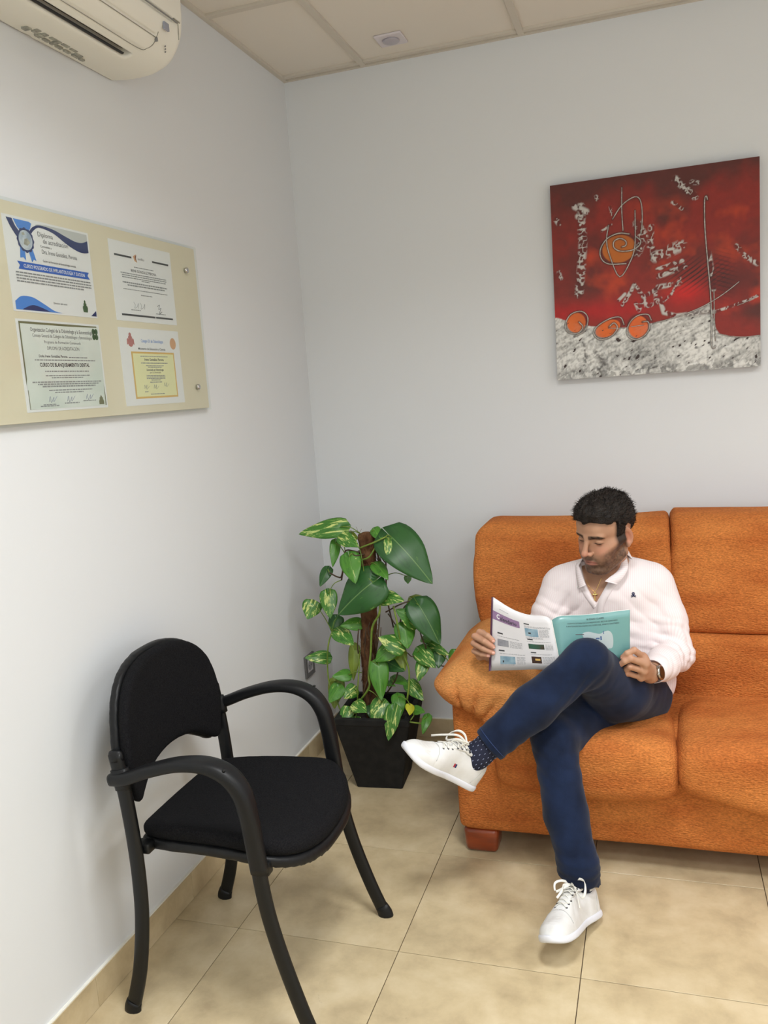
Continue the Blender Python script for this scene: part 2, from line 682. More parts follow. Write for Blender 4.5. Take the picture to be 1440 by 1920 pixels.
# added unseen windows: glowing panes that brighten the left and back walls
M_fill = bpy.data.materials.new('fill_glow_pane')
M_fill.use_nodes = True
_b = M_fill.node_tree.nodes['Principled BSDF']
_b.inputs['Base Color'].default_value = (0.5, 0.5, 0.5, 1)
_b.inputs['Emission Color'].default_value = (0.88, 0.95, 1.0, 1)
_b.inputs['Emission Strength'].default_value = FILL_GLOW
M_fill2 = M_fill.copy()
M_fill2.node_tree.nodes['Principled BSDF'].inputs['Emission Strength'].default_value = FILL_GLOW * 2.3


def window(name, ax, at, sgn, u0, u1, z0, z1, m):
    def bx(a0, a1, b0, b1, t0, t1, bv=0.0):
        q0, q1 = sorted((at + sgn * t0, at + sgn * t1))
        return box((q0, a0, b0), (q1, a1, b1), bv) if ax == 'x' else box((a0, q0, b0), (a1, q1, b1), bv)
    mid = (u0 + u1) / 2
    w = structure(name, *join([bx(u0 - 0.05, u1 + 0.05, z0 - 0.05, z0, 0, 0.03, 0.004), bx(u0 - 0.05, u1 + 0.05, z1, z1 + 0.05, 0, 0.03, 0.004), bx(u0 - 0.05, u0, z0, z1, 0, 0.03, 0.004),
                               bx(u1, u1 + 0.05, z0, z1, 0, 0.03, 0.004), bx(mid - 0.025, mid + 0.025, z0, z1, 0, 0.03, 0.004)]), M_white)
    mk('pane', *bx(u0, mid - 0.025, z0, z1, 0.004, 0.014), m, w, False)
    mk('pane', *bx(mid + 0.025, u1, z0, z1, 0.004, 0.014), m, w, False)


window('added_window_1', 'x', ROOM_X, -1, -3.6, -1.1, 0.95, 2.2, M_fill)  # added on the right for sideways light on the left wall
window('added_window_2', 'y', ROOM_Y, 1, 1.0, 3.5, 0.85, 2.15, M_fill2)  # added behind the viewer to brighten the back wall

# ---------------------------------------------------------------- sofa
M_sofa = mat('orange_chenille', lin(200, 124, 64), 0.92, lin(174, 96, 46), 6.0, 1.0, 150.0, spec=0.15, stretch=(0.6, 1, 1.7), bdist=0.006, contrast=(0.36, 0.68), grain=(230.0, 0.28))
M_sofa2 = mat('orange_chenille_pale', lin(208, 144, 84), 0.92, lin(192, 114, 58), 4.5, 0.9, 150.0, spec=0.15, stretch=(0.6, 1, 1.7), bdist=0.005, contrast=(0.40, 0.62), grain=(230.0, 0.22))  # paler chenille, used on the arm pillows
M_wood = mat('red_wood', lin(150, 66, 30), 0.3, lin(96, 38, 18), 6.0, 0.1, 40.0, stretch=(1, 1, 4), coat=0.4)
sofa = thing('sofa', 'orange chenille three seat sofa against the back wall with red wooden feet', 'sofa', (1.75, -0.45, 0))
SX1 = 2.80


def cush(name, f, lo, hi, h=0.012, m=None, it=1):
    V, F = surf(f, lo, hi, h)
    V = relax(V, F, it)
    return mk(name, V, F, m or M_sofa, sofa)


def f_base(P):
    d = s_box(P, ((0.742 + SX1) / 2, -0.455, 0.235), ((SX1 - 0.742) / 2, 0.405, 0.155), 0.03)
    return d + 0.002 * noise(P, 6, 3)


cush('base', f_base, (0.70, -0.90, 0.04), (SX1 + 0.04, -0.02, 0.42), 0.015)
for sx in (0, 1):
    def f_side(P, sx=sx):
        cx = 0.835 if sx == 0 else SX1 - 0.093
        return s_box(P, (cx, -0.46, 0.32), (0.092, 0.402, 0.235), 0.022) + 0.002 * noise(P, 7, 5)
    cx = 0.835 if sx == 0 else SX1 - 0.093
    cush('side_panel', f_side, (cx - 0.12, -0.89, 0.06), (cx + 0.12, -0.03, 0.58), 0.012)

SEATS = [(0.885, 1.400, 0.265), (1.403, 2.00, 0.225), (2.003, 2.60, 0.225)]
for k, (x0, x1, zb) in enumerate(SEATS):
    def f_seat(P, x0=x0, x1=x1, zb=zb, k=k):
        cx = (x0 + x1) / 2
        hx = (x1 - x0) / 2
        u = np.clip((P[:, 0] - cx) / hx, -1, 1)
        # front edge hangs lower towards the middle, top slopes down to the back and is crowned
        zbot = zb - 0.022 * (1 - u ** 2) * (P[:, 1] < -0.7) if k != 1 else 0.285 - 0.075 * np.clip((P[:, 0] - x0) / 0.32, 0, 1)
        yy = P[:, 1]
        ztop = 0.425 + 0.018 * (1 - u ** 2) - 0.055 * np.clip((yy + 0.85) / 0.5, 0, 1)
        front = -0.935 - 0.012 * (1 - u ** 2)
        zc, hz = (ztop + zbot) / 2, (ztop - zbot) / 2
        q0 = np.abs(P[:, 0] - cx) - hx
        q1 = np.abs(yy - (front - 0.36) / 2) - (-0.36 - front) / 2
        q2 = np.abs(P[:, 2] - zc) - hz
        r = 0.055
        e = np.stack([q0 + r * 0.5, q1 + r, q2 + r], 1)
        # big round nose at the front, tighter at the sides
        m = np.maximum(e, 0)
        d = np.sqrt((m[:, 0] * 1.6) ** 2 + m[:, 1] ** 2 + m[:, 2] ** 2) + np.minimum(e.max(1), 0) - r
        return d * 0.8 + 0.0025 * noise(P, 9, k)
    cush('seat_cushion', f_seat, (x0 - 0.03, -0.98, 0.16), (x1 + 0.03, -0.30, 0.50), 0.012, it=2)

BACKS = [(0.722, 1.409), (1.399, 2.006), (1.996, 2.655)]


def f_back_core(P):
    return s_box(P, ((0.74 + SX1) / 2 - 0.02, -0.115, 0.60), ((SX1 - 0.78) / 2 - 0.04, 0.085, 0.33), 0.05)


cush('back_frame', f_back_core, (0.70, -0.24, 0.24), (SX1 + 0.02, -0.01, 0.96), 0.016)
for k, (x0, x1) in enumerate(BACKS):
    def f_up(P, x0=x0, x1=x1, k=k):
        z = P[:, 2]
        cx, hx = (x0 + x1) / 2, (x1 - x0) / 2
        u = np.clip((P[:, 0] - cx) / hx, -1, 1)
        yf = -0.375 + 0.30 * np.clip(z - 0.62, 0, 1) ** 1.25 - 0.02 * (1 - u ** 2)
        top = 0.972 + (0.010 if k == 1 else 0.0) - 0.010 * (1 - u ** 2) * (k == 0)
        xl = x0 + (0.0 if k else 0.05 * np.clip((0.80 - z) / 0.25, 0, 1) ** 2 - 0.004)
        q0 = np.abs(P[:, 0] - (xl + x1) / 2) - (x1 - xl) / 2
        q1 = np.abs(P[:, 1] - (yf - 0.05) / 2) - (-0.05 - yf) / 2
        q2 = np.abs(z - (top + 0.590) / 2) - (top - 0.590) / 2
        r = 0.045
        # generous corner in the x-z outline on the outer wing
        rc_ = np.where((P[:, 0] < cx) & (z > 0.75), 0.085 if k == 0 else 0.02, 0.018)
        a = np.maximum(np.stack([q0 + rc_, q2 + rc_], 1), 0)
        d2 = np.sqrt((a ** 2).sum(1)) + np.minimum(np.maximum(q0 + rc_, q2 + rc_), 0) - rc_
        # tight piped sides, a soft roll over the top edge
        e0, e1, e2 = q0 + 0.016, q1 + 0.085, q2 + 0.085
        m = np.maximum(np.stack([e0 * 5.3, e1, e2], 1), 0)
        roll = np.sqrt((m ** 2).sum(1)) + np.minimum(np.maximum(np.maximum(e0, e1), e2), 0) - 0.085
        roll = np.where(z > top - 0.14, roll, np.minimum(roll * 0 + 9, s_ext(q0, np.maximum(q1, q2), 0.022)))
        w_ = np.clip((z - (top - 0.14)) / 0.03, 0, 1)
        sq = s_ext(q0, s_ext(q1, q2, 0.03), 0.020)
        both = sq * (1 - w_) + np.minimum(np.where(roll > 8, sq, roll), 1) * w_
        return np.maximum(both, d2) * 0.8 + 0.003 * noise(P, 6, 20 + k)
    cush('back_cushion', f_up, (x0 - 0.03, -0.46, 0.55), (x1 + 0.03, -0.02, 1.02), 0.012, it=2)

    def f_lum(P, x0=x0, x1=x1, k=k):
        z = P[:, 2]
        xa = max(x0, 0.90)
        cx, hx = (xa + x1) / 2, (x1 - xa) / 2
        u = np.clip((P[:, 0] - cx) / hx, -1, 1)
        yf = -0.405 - 0.018 * (1 - u ** 2) - 0.012 * np.cos((z - 0.49) * 12)
        q0 = np.abs(P[:, 0] - cx) - hx
        q1 = np.abs(P[:, 1] - (yf - 0.12) / 2) - (-0.12 - yf) / 2
        q2 = np.abs(z - 0.475) - 0.117
        r = 0.035
        m = np.maximum(np.stack([q0 + r * 0.6, q1 + r, q2 + r * 0.7], 1), 0)
        return (np.sqrt(m[:, 0] ** 2 + m[:, 1] ** 2 + m[:, 2] ** 2) + np.minimum(np.max(np.stack([q0 + r * .6, q1 + r, q2 + r * .7], 1), 1), 0) - r * 0.75) * 0.9 + 0.003 * noise(P, 8, 30 + k)
    cush('lumbar_cushion', f_lum, (max(x0, 0.90) - 0.03, -0.47, 0.33), (x1 + 0.03, -0.08, 0.62), 0.012, it=2)

ARM = catmull([(0.690, 0.566), (0.722, 0.598), (0.772, 0.632), (0.835, 0.648), (0.90, 0.642), (0.95, 0.612), (0.985, 0.555), (1.0, 0.46), (0.975, 0.36),
               (0.92, 0.320), (0.880, 0.345), (0.866, 0.395), (0.848, 0.438), (0.815, 0.470), (0.775, 0.490), (0.735, 0.508), (0.703, 0.535)], 4, True)


def arm_sdf(P, mir):
    X = P[:, [0, 2]].copy()
    if mir:
        X[:, 0] = (0.742 + SX1) - X[:, 0]
    d2 = s_poly(X, ARM)
    yc, hy = -0.605, 0.300
    dy = np.abs(P[:, 1] - yc) - hy
    # the front face leans: the upper edge sits further back
    lean = np.clip((X[:, 1] - 0.55) / 0.1, 0, 1) * 0.045 + np.clip((0.75 - X[:, 0]) / 0.08, 0, 1) * 0.02
    dyf = -(P[:, 1] - (yc - hy)) + lean
    dy = np.maximum(dyf, P[:, 1] - (yc + hy))
    d = s_ext(d2, dy, 0.045)
    # gathered pleats fanning round the inner front corner
    cx, cz = 0.795, 0.405
    ang = np.arctan2(X[:, 1] - cz, X[:, 0] - cx)
    rr = np.hypot(X[:, 0] - cx, X[:, 1] - cz)
    w = np.exp(-((rr - 0.115) / 0.050) ** 2) * np.clip(1 - (P[:, 1] + 0.84) / 0.10, 0, 1) * (ang > -0.3) * (ang < 1.75)
    d = d + 0.017 * w * np.maximum(0, np.sin(ang * 15 + 0.8)) ** 3
    return d + 0.003 * noise(P, 7, 40)


for mir in (False, True):
    lo, hi = (0.64, 1.05) if not mir else (0.742 + SX1 - 1.05, 0.742 + SX1 - 0.64)
    cush('arm_pillow', lambda P, m=mir: arm_sdf(P, m), (lo, -0.96, 0.26), (hi, -0.26, 0.70), 0.0075, M_sofa2, it=1)
V, F = tube([(0.733, -0.80, 0.535), (0.728, -0.80, 0.52), (0.722, -0.80, 0.508)], [0.005, 0.004, 0.0015], [0.008, 0.006, 0.002], ref=(1, 0, 0), n=6, sub=3)
mk('pull_tab', V, F, M_sofa, sofa)
for fx in (0.752, SX1 - 0.12):
    for fy in (-0.845, -0.20):
        bm = bmesh.new()
        bmesh.ops.create_cube(bm, size=1.0)
        for v in bm.verts:
            k = 0.9 if v.co.z < 0 else 1.0
            v.co = Vector((fx + 0.057 + v.co.x * 0.113 * k, fy + 0.05 + v.co.y * 0.10 * k, 0.041 + v.co.z * 0.082))
        bmesh.ops.bevel(bm, geom=list(bm.edges), offset=0.016, segments=4, profile=0.5, affect='EDGES')
        bm.verts.index_update()
        mk('foot', *bm_out(bm), M_wood, sofa)

# ---------------------------------------------------------------- black visitor chair
M_cloth = mat('black_upholstery', (0.005, 0.005, 0.006), 0.95, (0.012, 0.012, 0.013), 350.0, 0.4, 500.0, spec=0.1, bdist=0.001)
M_plastic = mat('black_plastic', (0.006, 0.0065, 0.0075), 0.45, bump=0.15, bscale=500.0, spec=0.3, bdist=0.0005)
M_steel = mat('black_powder_coat', (0.006, 0.0065, 0.007), 0.40, bump=0.1, bscale=700.0, spec=0.32, bdist=0.0004)
CY = -1.458
chair = thing('visitor_chair', 'black visitor chair with armrests standing against the left wall', 'chair', (0.32, CY, 0))
for s in (-1, 1):
    yb = CY + s * 0.2320 - 0.0
    # rear leg runs up into the back upright
    P = [(0.104, yb + s * 0.004, 0.012), (0.136, yb + s * 0.003, 0.12), (0.156, yb, 0.25), (0.162, yb, 0.36), (0.160, yb, 0.46), (0.153, yb, 0.56), (0.145, yb, 0.62), (0.137, yb, 0.672)]
    lg = mk('leg', *tube(P, 0.0105, 0.0185, ref=(0, 1, 0), n=14, sub=5, power=0.75), M_steel, chair)
    mk('glide', *tube([(0.100, yb + s * 0.004, 0.0), (0.102, yb + s * 0.004, 0.012), (0.108, yb + s * 0.004, 0.028)], [0.0135, 0.0135, 0.0125], [0.0225, 0.022, 0.020], ref=(0, 1, 0), n=14, sub=2), M_plastic, lg)
    yf = CY + s * 0.2440
    P = [(0.600, yf + s * 0.006, 0.012), (0.566, yf + s * 0.003, 0.10), (0.528, yf, 0.22), (0.503, yf, 0.33), (0.490, yf, 0.44), (0.483, yf, 0.53), (0.472, yf, 0.60)]
    lg = mk('leg', *tube(P, 0.0105, 0.0185, ref=(0, 1, 0), n=14, sub=5, power=0.75), M_steel, chair)
    mk('glide', *tube([(0.605, yf + s * 0.006, 0.0), (0.603, yf + s * 0.006, 0.012), (0.594, yf + s * 0.005, 0.030)], [0.0135, 0.0135, 0.0125], [0.0225, 0.022, 0.020], ref=(0, 1, 0), n=14, sub=2), M_plastic, lg)
    # moulded armrest: a strap that broadens and folds down over the front leg
    ya = CY + s * 0.2430
    P = [(0.122, ya - s * 0.006, 0.610), (0.165, ya, 0.618), (0.235, ya + s * 0.004, 0.645), (0.315, ya + s * 0.005, 0.667), (0.385, ya + s * 0.004, 0.670), (0.437, ya + s * 0.002, 0.650),
         (0.468, ya, 0.608), (0.480, ya, 0.550), (0.486, ya, 0.49), (0.493, ya, 0.42)]
    wa = [0.014, 0.016, 0.020, 0.025, 0.027, 0.0265, 0.024, 0.020, 0.016, 0.0135]
    wb = [0.015, 0.0155, 0.015, 0.0145, 0.0155, 0.018, 0.020, 0.0205, 0.021, 0.021]
    ar = mk('armrest', *tube(P, wa, wb, ref=(0, 1, 0), n=18, sub=6, power=0.7), M_plastic, chair)
    mk('collar', *tube([(0.152, yb, 0.588), (0.148, yb, 0.612), (0.144, yb, 0.636)], 0.0145, 0.0225, ref=(0, 1, 0), n=16, sub=2, power=0.7), M_plastic, ar)
    mk('screw', *disc((0.440, ya + s * 0.020 - 0.0, 0.668), (0.25, 0, 1), 0.004, 0.002, 10), M_steel, ar)
    mk('end_cap', *tube([(0.140, yb, 0.655), (0.1375, yb, 0.672), (0.1365, yb, 0.680)], [0.0112, 0.0112, 0.008], [0.0190, 0.0190, 0.014], ref=(0, 1, 0), n=14, sub=2), M_plastic, lg)

half = [(0.135, 0.14), (0.15, 0.182), (0.22, 0.204), (0.32, 0.214), (0.41, 0.221), (0.46, 0.226), (0.505, 0.220), (0.545, 0.190), (0.573, 0.140), (0.588, 0.075), (0.592, 0.0)]
SEAT = catmull([(x, CY + y) for x, y in half] + [(x, CY - y) for x, y in half[::-1][1:]] + [(0.128, CY)], 3, True)


def seat_z(P):
    v = (P[:, 1] - CY) / 0.22
    u = (P[:, 0] - 0.36) / 0.24
    # saddle: sides arch up in the middle, front edge turns down
    return 0.452 + 0.016 * v ** 2 * (1 - u ** 2) - 0.006 * (1 - v ** 2) - 0.030 * np.clip(u - 0.45, 0, 1) ** 2 / 0.3


def f_seat(P):
    d2 = s_poly(P[:, :2], SEAT)
    return s_ext(d2 + 0.004, np.abs(P[:, 2] - seat_z(P)) - 0.021, 0.019) * 0.9


def f_pan(P):
    d2 = s_poly(P[:, :2], SEAT)
    return s_ext(d2, np.abs(P[:, 2] - seat_z(P) + 0.030) - 0.013, 0.006) * 0.9


V, F = surf(f_seat, (0.09, CY - 0.27, 0.38), (0.65, CY + 0.27, 0.51), 0.006)
mk('seat', relax(V, F, 2), F, M_cloth, chair)
V, F = surf(f_pan, (0.09, CY - 0.27, 0.36), (0.65, CY + 0.27, 0.49), 0.006)
pan = mk('seat_pan', relax(V, F, 1), F, M_plastic, chair)
for s in (-1, 1):
    mk('bracket', *box((0.150, CY + s * 0.205 - 0.016, 0.415), (0.190, CY + s * 0.205 + 0.016, 0.440), 0.004), M_steel, pan)
    mk('bracket', *box((0.470, CY + s * 0.222 - 0.014, 0.405), (0.510, CY + s * 0.222 + 0.014, 0.436), 0.004), M_steel, pan)

# backrest: arched top, side lobes reaching down, concave arch cut below
bh = [(0.0, 0.863), (0.075, 0.857), (0.145, 0.832), (0.196, 0.782), (0.221, 0.715), (0.229, 0.650), (0.222, 0.60), (0.214, 0.558), (0.200, 0.530), (0.180, 0.530), (0.150, 0.550), (0.09, 0.580), (0.0, 0.592)]
BACK = catmull([(CY + y, z) for y, z in bh] + [(CY - y, z) for y, z in bh[::-1][1:-1]], 3, True)


def back_x(P):
    v = (P[:, 1] - CY) / 0.22
    return 0.118 + 0.030 * v ** 2 - 0.05 * (P[:, 2] - 0.6)


def f_bk(P):
    return s_ext(s_poly(P[:, 1:], BACK) + 0.005, np.abs(P[:, 0] - back_x(P) - 0.010) - 0.016, 0.014) * 0.9


def f_bs(P):
    return s_ext(s_poly(P[:, 1:], BACK), np.abs(P[:, 0] - back_x(P) + 0.013) - 0.012, 0.006) * 0.9


V, F = surf(f_bk, (0.04, CY - 0.27, 0.48), (0.22, CY + 0.27, 0.90), 0.006)
mk('backrest', relax(V, F, 2), F, M_cloth, chair)
V, F = surf(f_bs, (0.03, CY - 0.27, 0.48), (0.20, CY + 0.27, 0.90), 0.006)
mk('back_shell', relax(V, F, 1), F, M_plastic, chair)

# ---------------------------------------------------------------- air conditioner
M_ac = mat('cream_plastic', lin(232, 230, 220), 0.38, bump=0.03, bscale=30.0)
M_dark = mat('dark_slot', (0.012, 0.012, 0.012), 0.6)
M_grey = mat('grey_print', lin(128, 128, 128), 0.5)
M_greyl = mat('faded_label', lin(172, 172, 160), 0.6, lin(135, 135, 128), 60.0)
M_win = mat('display_window', lin(150, 154, 168), 0.25)
ac = thing('air_conditioner', 'cream wall mounted air conditioner high on the left wall', 'air conditioner', (0.0, -1.58, 2.33))
AE = -1.175
AW = AE - 0.80
prof = [(0.0, 2.343), (0.004, 2.338), (0.06, 2.331), (0.125, 2.331), (0.172, 2.343), (0.200, 2.363), (0.222, 2.395), (0.232, 2.430), (0.236, 2.48), (0.233, 2.56), (0.222, 2.600), (0.19, 2.615), (0.0, 2.617)]
APOLY = catmull(prof[1:12], 4, False)
APOLY = np.vstack([[(-0.0, 2.343)], APOLY, [(0.0, 2.617)]])


def f_ac(P):
    d2 = s_poly(P[:, [0, 2]], APOLY)
    # end walls belly inwards towards the front
    inset = 0.012 * np.clip(P[:, 0] / 0.23, 0, 1) ** 2
    dy = np.abs(P[:, 1] - (AE + AW) / 2) - 0.40 + inset
    d = s_ext(d2, dy, 0.020)
    d = np.maximum(d, -P[:, 0] + 0.001)
    # outlet slot in the underside, groove between flap and panel
    s1 = s_box(P, (0.138, (AE + AW) / 2, 2.33), (0.0135, 0.40 - 0.140, 0.06), 0.003)
    d = np.maximum(d, -s1)
    g1 = s_box(P, (0.238, (AE + AW) / 2 - 0.02, 2.428), (0.016, 0.40 - 0.045, 0.0045), 0.001)
    d = np.maximum(d, -g1)
    g2 = np.abs(np.hypot(P[:, 0] - 0.19, P[:, 2] - 2.39) - 0.0) * 0 + s_box(P, (0.1745, (AE + AW) / 2, 2.338), (0.0016, 0.40 - 0.125, 0.012), 0.0004)
    d = np.maximum(d, -g2)
    g3 = s_box(P, (0.2165, (AE + AW) / 2, 2.378), (0.010, 0.40 - 0.120, 0.0016), 0.0004)
    return np.maximum(d, -g3)


V, F = surf(f_ac, (-0.004, AW - 0.02, 2.31), (0.25, AE + 0.02, 2.635), 0.0040)
mk('housing', V, F, M_ac, ac)
mk('outlet_slot', *box((0.127, AW + 0.145, 2.352), (0.150, AE - 0.145, 2.372), 0.002), M_dark, ac, False)
mk('louvre', *tube([(0.130, AW + 0.15, 2.3395), (0.130, AE - 0.15, 2.3395)], 0.004, 0.0022, ref=(1, 0, 0.3), n=8, sub=1), M_dark, ac)
mk('display_window', *box((0.2255, AE - 0.110, 2.392), (0.2315, AE - 0.088, 2.410), 0.001), M_win, ac, False)
for k in range(3):
    mk('marking', *disc((0.200 + 0.004 * k, AE - 0.065 - 0.006 * k, 2.3585 + 0.004 * k), (0.65, 0, -0.76), 0.0024, 0.0012, 8), M_grey, ac)
mk('marking', *box((0.205, AE - 0.120, 2.363), (0.213, AE - 0.117, 2.372), 0.0004), M_grey, ac, False)
mk('panel_seam', *box((0.2335, AE - 0.395, 2.4235), (0.2360, AE - 0.05, 2.4265), 0.0004), M_grey, ac, False)
M_seam = mat('seam_shadow_gap', lin(150, 148, 138), 0.7)
for pts in ([(0.1740, AW + 0.13, 2.3435), (0.1740, AE - 0.30, 2.3435), (0.1745, AE - 0.150, 2.3437), (0.184, AE - 0.125, 2.3495), (0.200, AE - 0.116, 2.3615), (0.217, AE - 0.118, 2.3845)],
            [(0.2095, AW + 0.13, 2.3722), (0.2095, AE - 0.30, 2.3722), (0.2095, AE - 0.118, 2.3722)],
            [(0.2335, AE - 0.046, 2.425), (0.2290, AE - 0.040, 2.410), (0.222, AE - 0.030, 2.395)]):
    mk('seam', *tube(pts, 0.0010, n=6, sub=5), M_seam, ac)
# worn lettering sticker on the underside
rs = random.Random(3)
parts = []
y = -1.565
while y < -1.345:
    w = rs.uniform(0.012, 0.024)
    for r in range(3):
        if rs.random() < 0.8:
            parts.append(box((0.028 + r * 0.010, y + rs.uniform(0, 0.004), 2.3295), (0.036 + r * 0.010 + rs.uniform(0, 0.002), y + w, 2.3345), 0))
    y += w + rs.uniform(0.002, 0.008)
mk('worn_sticker', *join(parts), M_greyl, ac, False)

# ---------------------------------------------------------------- ceiling sensor
M_sens = mat('translucent_white', lin(214, 208, 214), 0.4)
M_sens2 = mat('grey_lens', lin(176, 172, 182), 0.3)
cx, cy = 0.500, -0.186
ss = thing('smoke_detector', 'small square white smoke detector with round centre on the ceiling', 'smoke detector', (cx, cy, ROOM_H + 0.009))
mk('mount_plate', *box((cx - 0.05, cy - 0.05, ROOM_H + 0.001), (cx + 0.05, cy + 0.05, ROOM_H + 0.009), 0.003), M_sens, ss, False)
mk('dome', *disc((cx, cy, ROOM_H + 0.001), (0, 0, -1), 0.030, 0.006, 24, 0.006), M_sens2, ss)

# ---------------------------------------------------------------- wall socket
M_alu = mat('grey_metal_frame', lin(120, 120, 122), 0.3, metal=0.6)
M_sock = mat('socket_white', lin(214, 214, 216), 0.3)
sk = thing('wall_socket', 'grey framed white wall socket low on the left wall behind the plant', 'socket', (0, -0.247, 0.386))
bm = bmesh.new()
fr = []
y0, y1, z0, z1 = -0.292, -0.204, 0.342, 0.432
for lo, hi in (((0, y0, z0), (0.009, y0 + 0.018, z1)), ((0, y1 - 0.018, z0), (0.009, y1, z1)), ((0, y0 + 0.018, z0), (0.009, y1 - 0.018, z0 + 0.018)), ((0, y0 + 0.018, z1 - 0.018), (0.009, y1 - 0.018, z1))):
    fr.append(box(lo, hi, 0.0015, 2))
mk('frame', *join(fr), M_alu, sk, False)
mk('insert', *box((0, y0 + 0.018, z0 + 0.018), (0.007, y1 - 0.018, z1 - 0.018), 0.001), M_sock, sk, False)
mk('socket_well', *disc((0.0065, -0.248, 0.387), (1, 0, 0), 0.021, 0.0012, 24), mat('socket_grey', lin(150, 150, 155), 0.35), sk)
for s in (-1, 1):
    mk('pin_hole', *disc((0.0075, -0.248 + s * 0.0095, 0.387), (1, 0, 0), 0.0026, 0.0008, 10), M_dark, sk)
bm.free()

# ---------------------------------------------------------------- printed matter helpers
_glyph = {}


def text2d(s, size, align='l', font_bold=0.0, shear=0.0):
    """flat glyph mesh of a string: (N,2) vertices and faces, baseline at 0"""
    cu = bpy.data.curves.new('t', 'FONT')
    cu.body = s
    cu.size = size
    cu.offset = font_bold
    cu.shear = shear
    cu.resolution_u = 2
    cu.align_x = {'l': 'LEFT', 'c': 'CENTER', 'r': 'RIGHT'}[align]
    o = bpy.data.objects.new('t', cu)
    COL.objects.link(o)
    dg = bpy.context.evaluated_depsgraph_get()
    me = o.evaluated_get(dg).to_mesh()
    V = np.array([v.co[:2] for v in me.vertices]).reshape(-1, 2)
    F = [tuple(p.vertices) for p in me.polygons]
    o.evaluated_get(dg).to_mesh_clear()
    bpy.data.objects.remove(o)
    bpy.data.curves.remove(cu)
    return V, F


def printed(items, fn):
    """items (string, a, b, size, align, bold) on a page -> joined mesh through fn(a, b)"""
    out = []
    for it in items:
        s, a, b, size = it[:4]
        al = it[4] if len(it) > 4 else 'l'
        bo = it[5] if len(it) > 5 else 0.0
        wid = it[6] if len(it) > 6 else None
        V, F = text2d(s, size, al, bo)
        if wid and len(V):
            k = wid / max(1e-6, V[:, 0].max() - V[:, 0].min())
            V[:, 0] *= k
        if len(V):
            out.append((fn(V[:, 0] + a, V[:, 1] + b), F))
    return join(out)


def flat(polys, fn):
    return join([(fn(np.array([p[0] for p in P], float), np.array([p[1] for p in P], float)), [tuple(range(len(P)))]) for P in polys])


def strip(top, bot, fn):
    n = len(top)
    V = fn(np.array([p[0] for p in top] + [p[0] for p in bot], float), np.array([p[1] for p in top] + [p[1] for p in bot], float))
    return V, [(i, i + 1, n + i + 1, n + i) for i in range(n - 1)]


M_cream = mat('cream_board', lin(222, 213, 194), 0.45, lin(217, 207, 185), 2.0)
M_paper = mat('certificate_paper', lin(226, 226, 230), 0.5)
M_paperg = mat('pale_green_paper', lin(218, 222, 220), 0.35, lin(202, 210, 206), 7.0)
M_ink = mat('grey_ink', lin(92, 92, 96), 0.6)
M_inkl = mat('light_grey_ink', lin(140, 142, 146), 0.6)
M_inkk = mat('dark_ink', lin(52, 54, 58), 0.6)
M_blue = mat('blue_ink', lin(74, 132, 214), 0.5)
M_navy = mat('navy_ink', lin(36, 52, 104), 0.5)
M_blue2 = mat('royal_blue_ink', lin(52, 100, 190), 0.5)
M_green = mat('green_ink', lin(62, 92, 62), 0.6)
M_red = mat('red_ink', lin(176, 110, 108), 0.6)
M_gold = mat('gold_ink', lin(214, 176, 100), 0.5)
M_yel = mat('yellow_paper', lin(226, 224, 178), 0.5)
M_org = mat('orange_seal', lin(206, 158, 120), 0.5)
M_pw = mat('white_ink', lin(236, 236, 238), 0.5)
M_chrome = mat('chrome', (0.6, 0.6, 0.62), 0.18, metal=1.0)
M_acr = bpy.data.materials.new('clear_acrylic')
M_acr.use_nodes = True
_n, _l = M_acr.node_tree.nodes, M_acr.node_tree.links
_n.remove(_n['Principled BSDF'])
_t = _n.new('ShaderNodeBsdfTransparent')
_t.inputs[0].default_value = (0.97, 0.985, 0.97, 1)
_g = _n.new('ShaderNodeBsdfGlossy')
_g.inputs['Roughness'].default_value = 0.08
_mx = _n.new('ShaderNodeMixShader')
_mx.inputs[0].default_value = 0.05
_l.new(_t.outputs[0], _mx.inputs[1])
_l.new(_g.outputs[0], _mx.inputs[2])
_l.new(_mx.outputs[0], _n['Material Output'].inputs[0])

board = thing('display_board', 'cream display board with four diplomas held by chrome studs on the left wall', 'notice board', (0.0, -1.365, 1.448))
BY0, BY1, BZ0, BZ1 = -1.868, -0.866, 1.449, 1.948
mk('backing_panel', *box((0.012, BY0 + 0.006, BZ0 + 0.006), (0.0165, BY1 - 0.006, BZ1 - 0.006), 0.0006, 1), M_cream, board, False)
mk('acrylic_sheet', *box((0.0185, BY0, BZ0), (0.0205, BY1, BZ1), 0.0006, 1), M_acr, board, False)
for y in (-1.795, -0.938):
    for z in (1.871, 1.521):
        s_ = mk('stud', *disc((0.0205, y, z), (1, 0, 0), 0.0085, 0.006, 18, 0.002), M_chrome, board)
        mk('spacer', *disc((0.0, y, z), (1, 0, 0), 0.007, 0.012, 14), M_chrome, s_)
PX = 0.0168


def page(a0, b0, x=PX + 0.0008):
    """page-local a to the right (+y), b up"""
    return lambda a, b: np.stack([np.full(len(a), x), a0 + a, b0 + b], 1)


W_, H_ = 0.297, 0.209


def sheet(y0, z0, m, label):
    o = mk('certificate', *box((PX - 0.0004, y0, z0), (PX + 0.0004, y0 + W_, z0 + H_), 0), m, None, False, origin=(PX, y0 + W_ / 2, z0))
    tag(o, label, 'certificate', 'diplomas on the cream board')
    return o


def addp(o, name, vf, m, dx=0.0):
    V, F = vf
    V = V.copy()
    V[:, 0] += dx
    q = mk(name, V, F, m, o, False)
    if name in ('lettering', 'small_print', 'rule', 'border', 'crest', 'rosette', 'rosette_tail') and len(F) > 1:
        q['kind'] = 'stuff'
    return q


def greek(rs, n):
    """short filler of small print: dark dashes, one per word"""
    return n


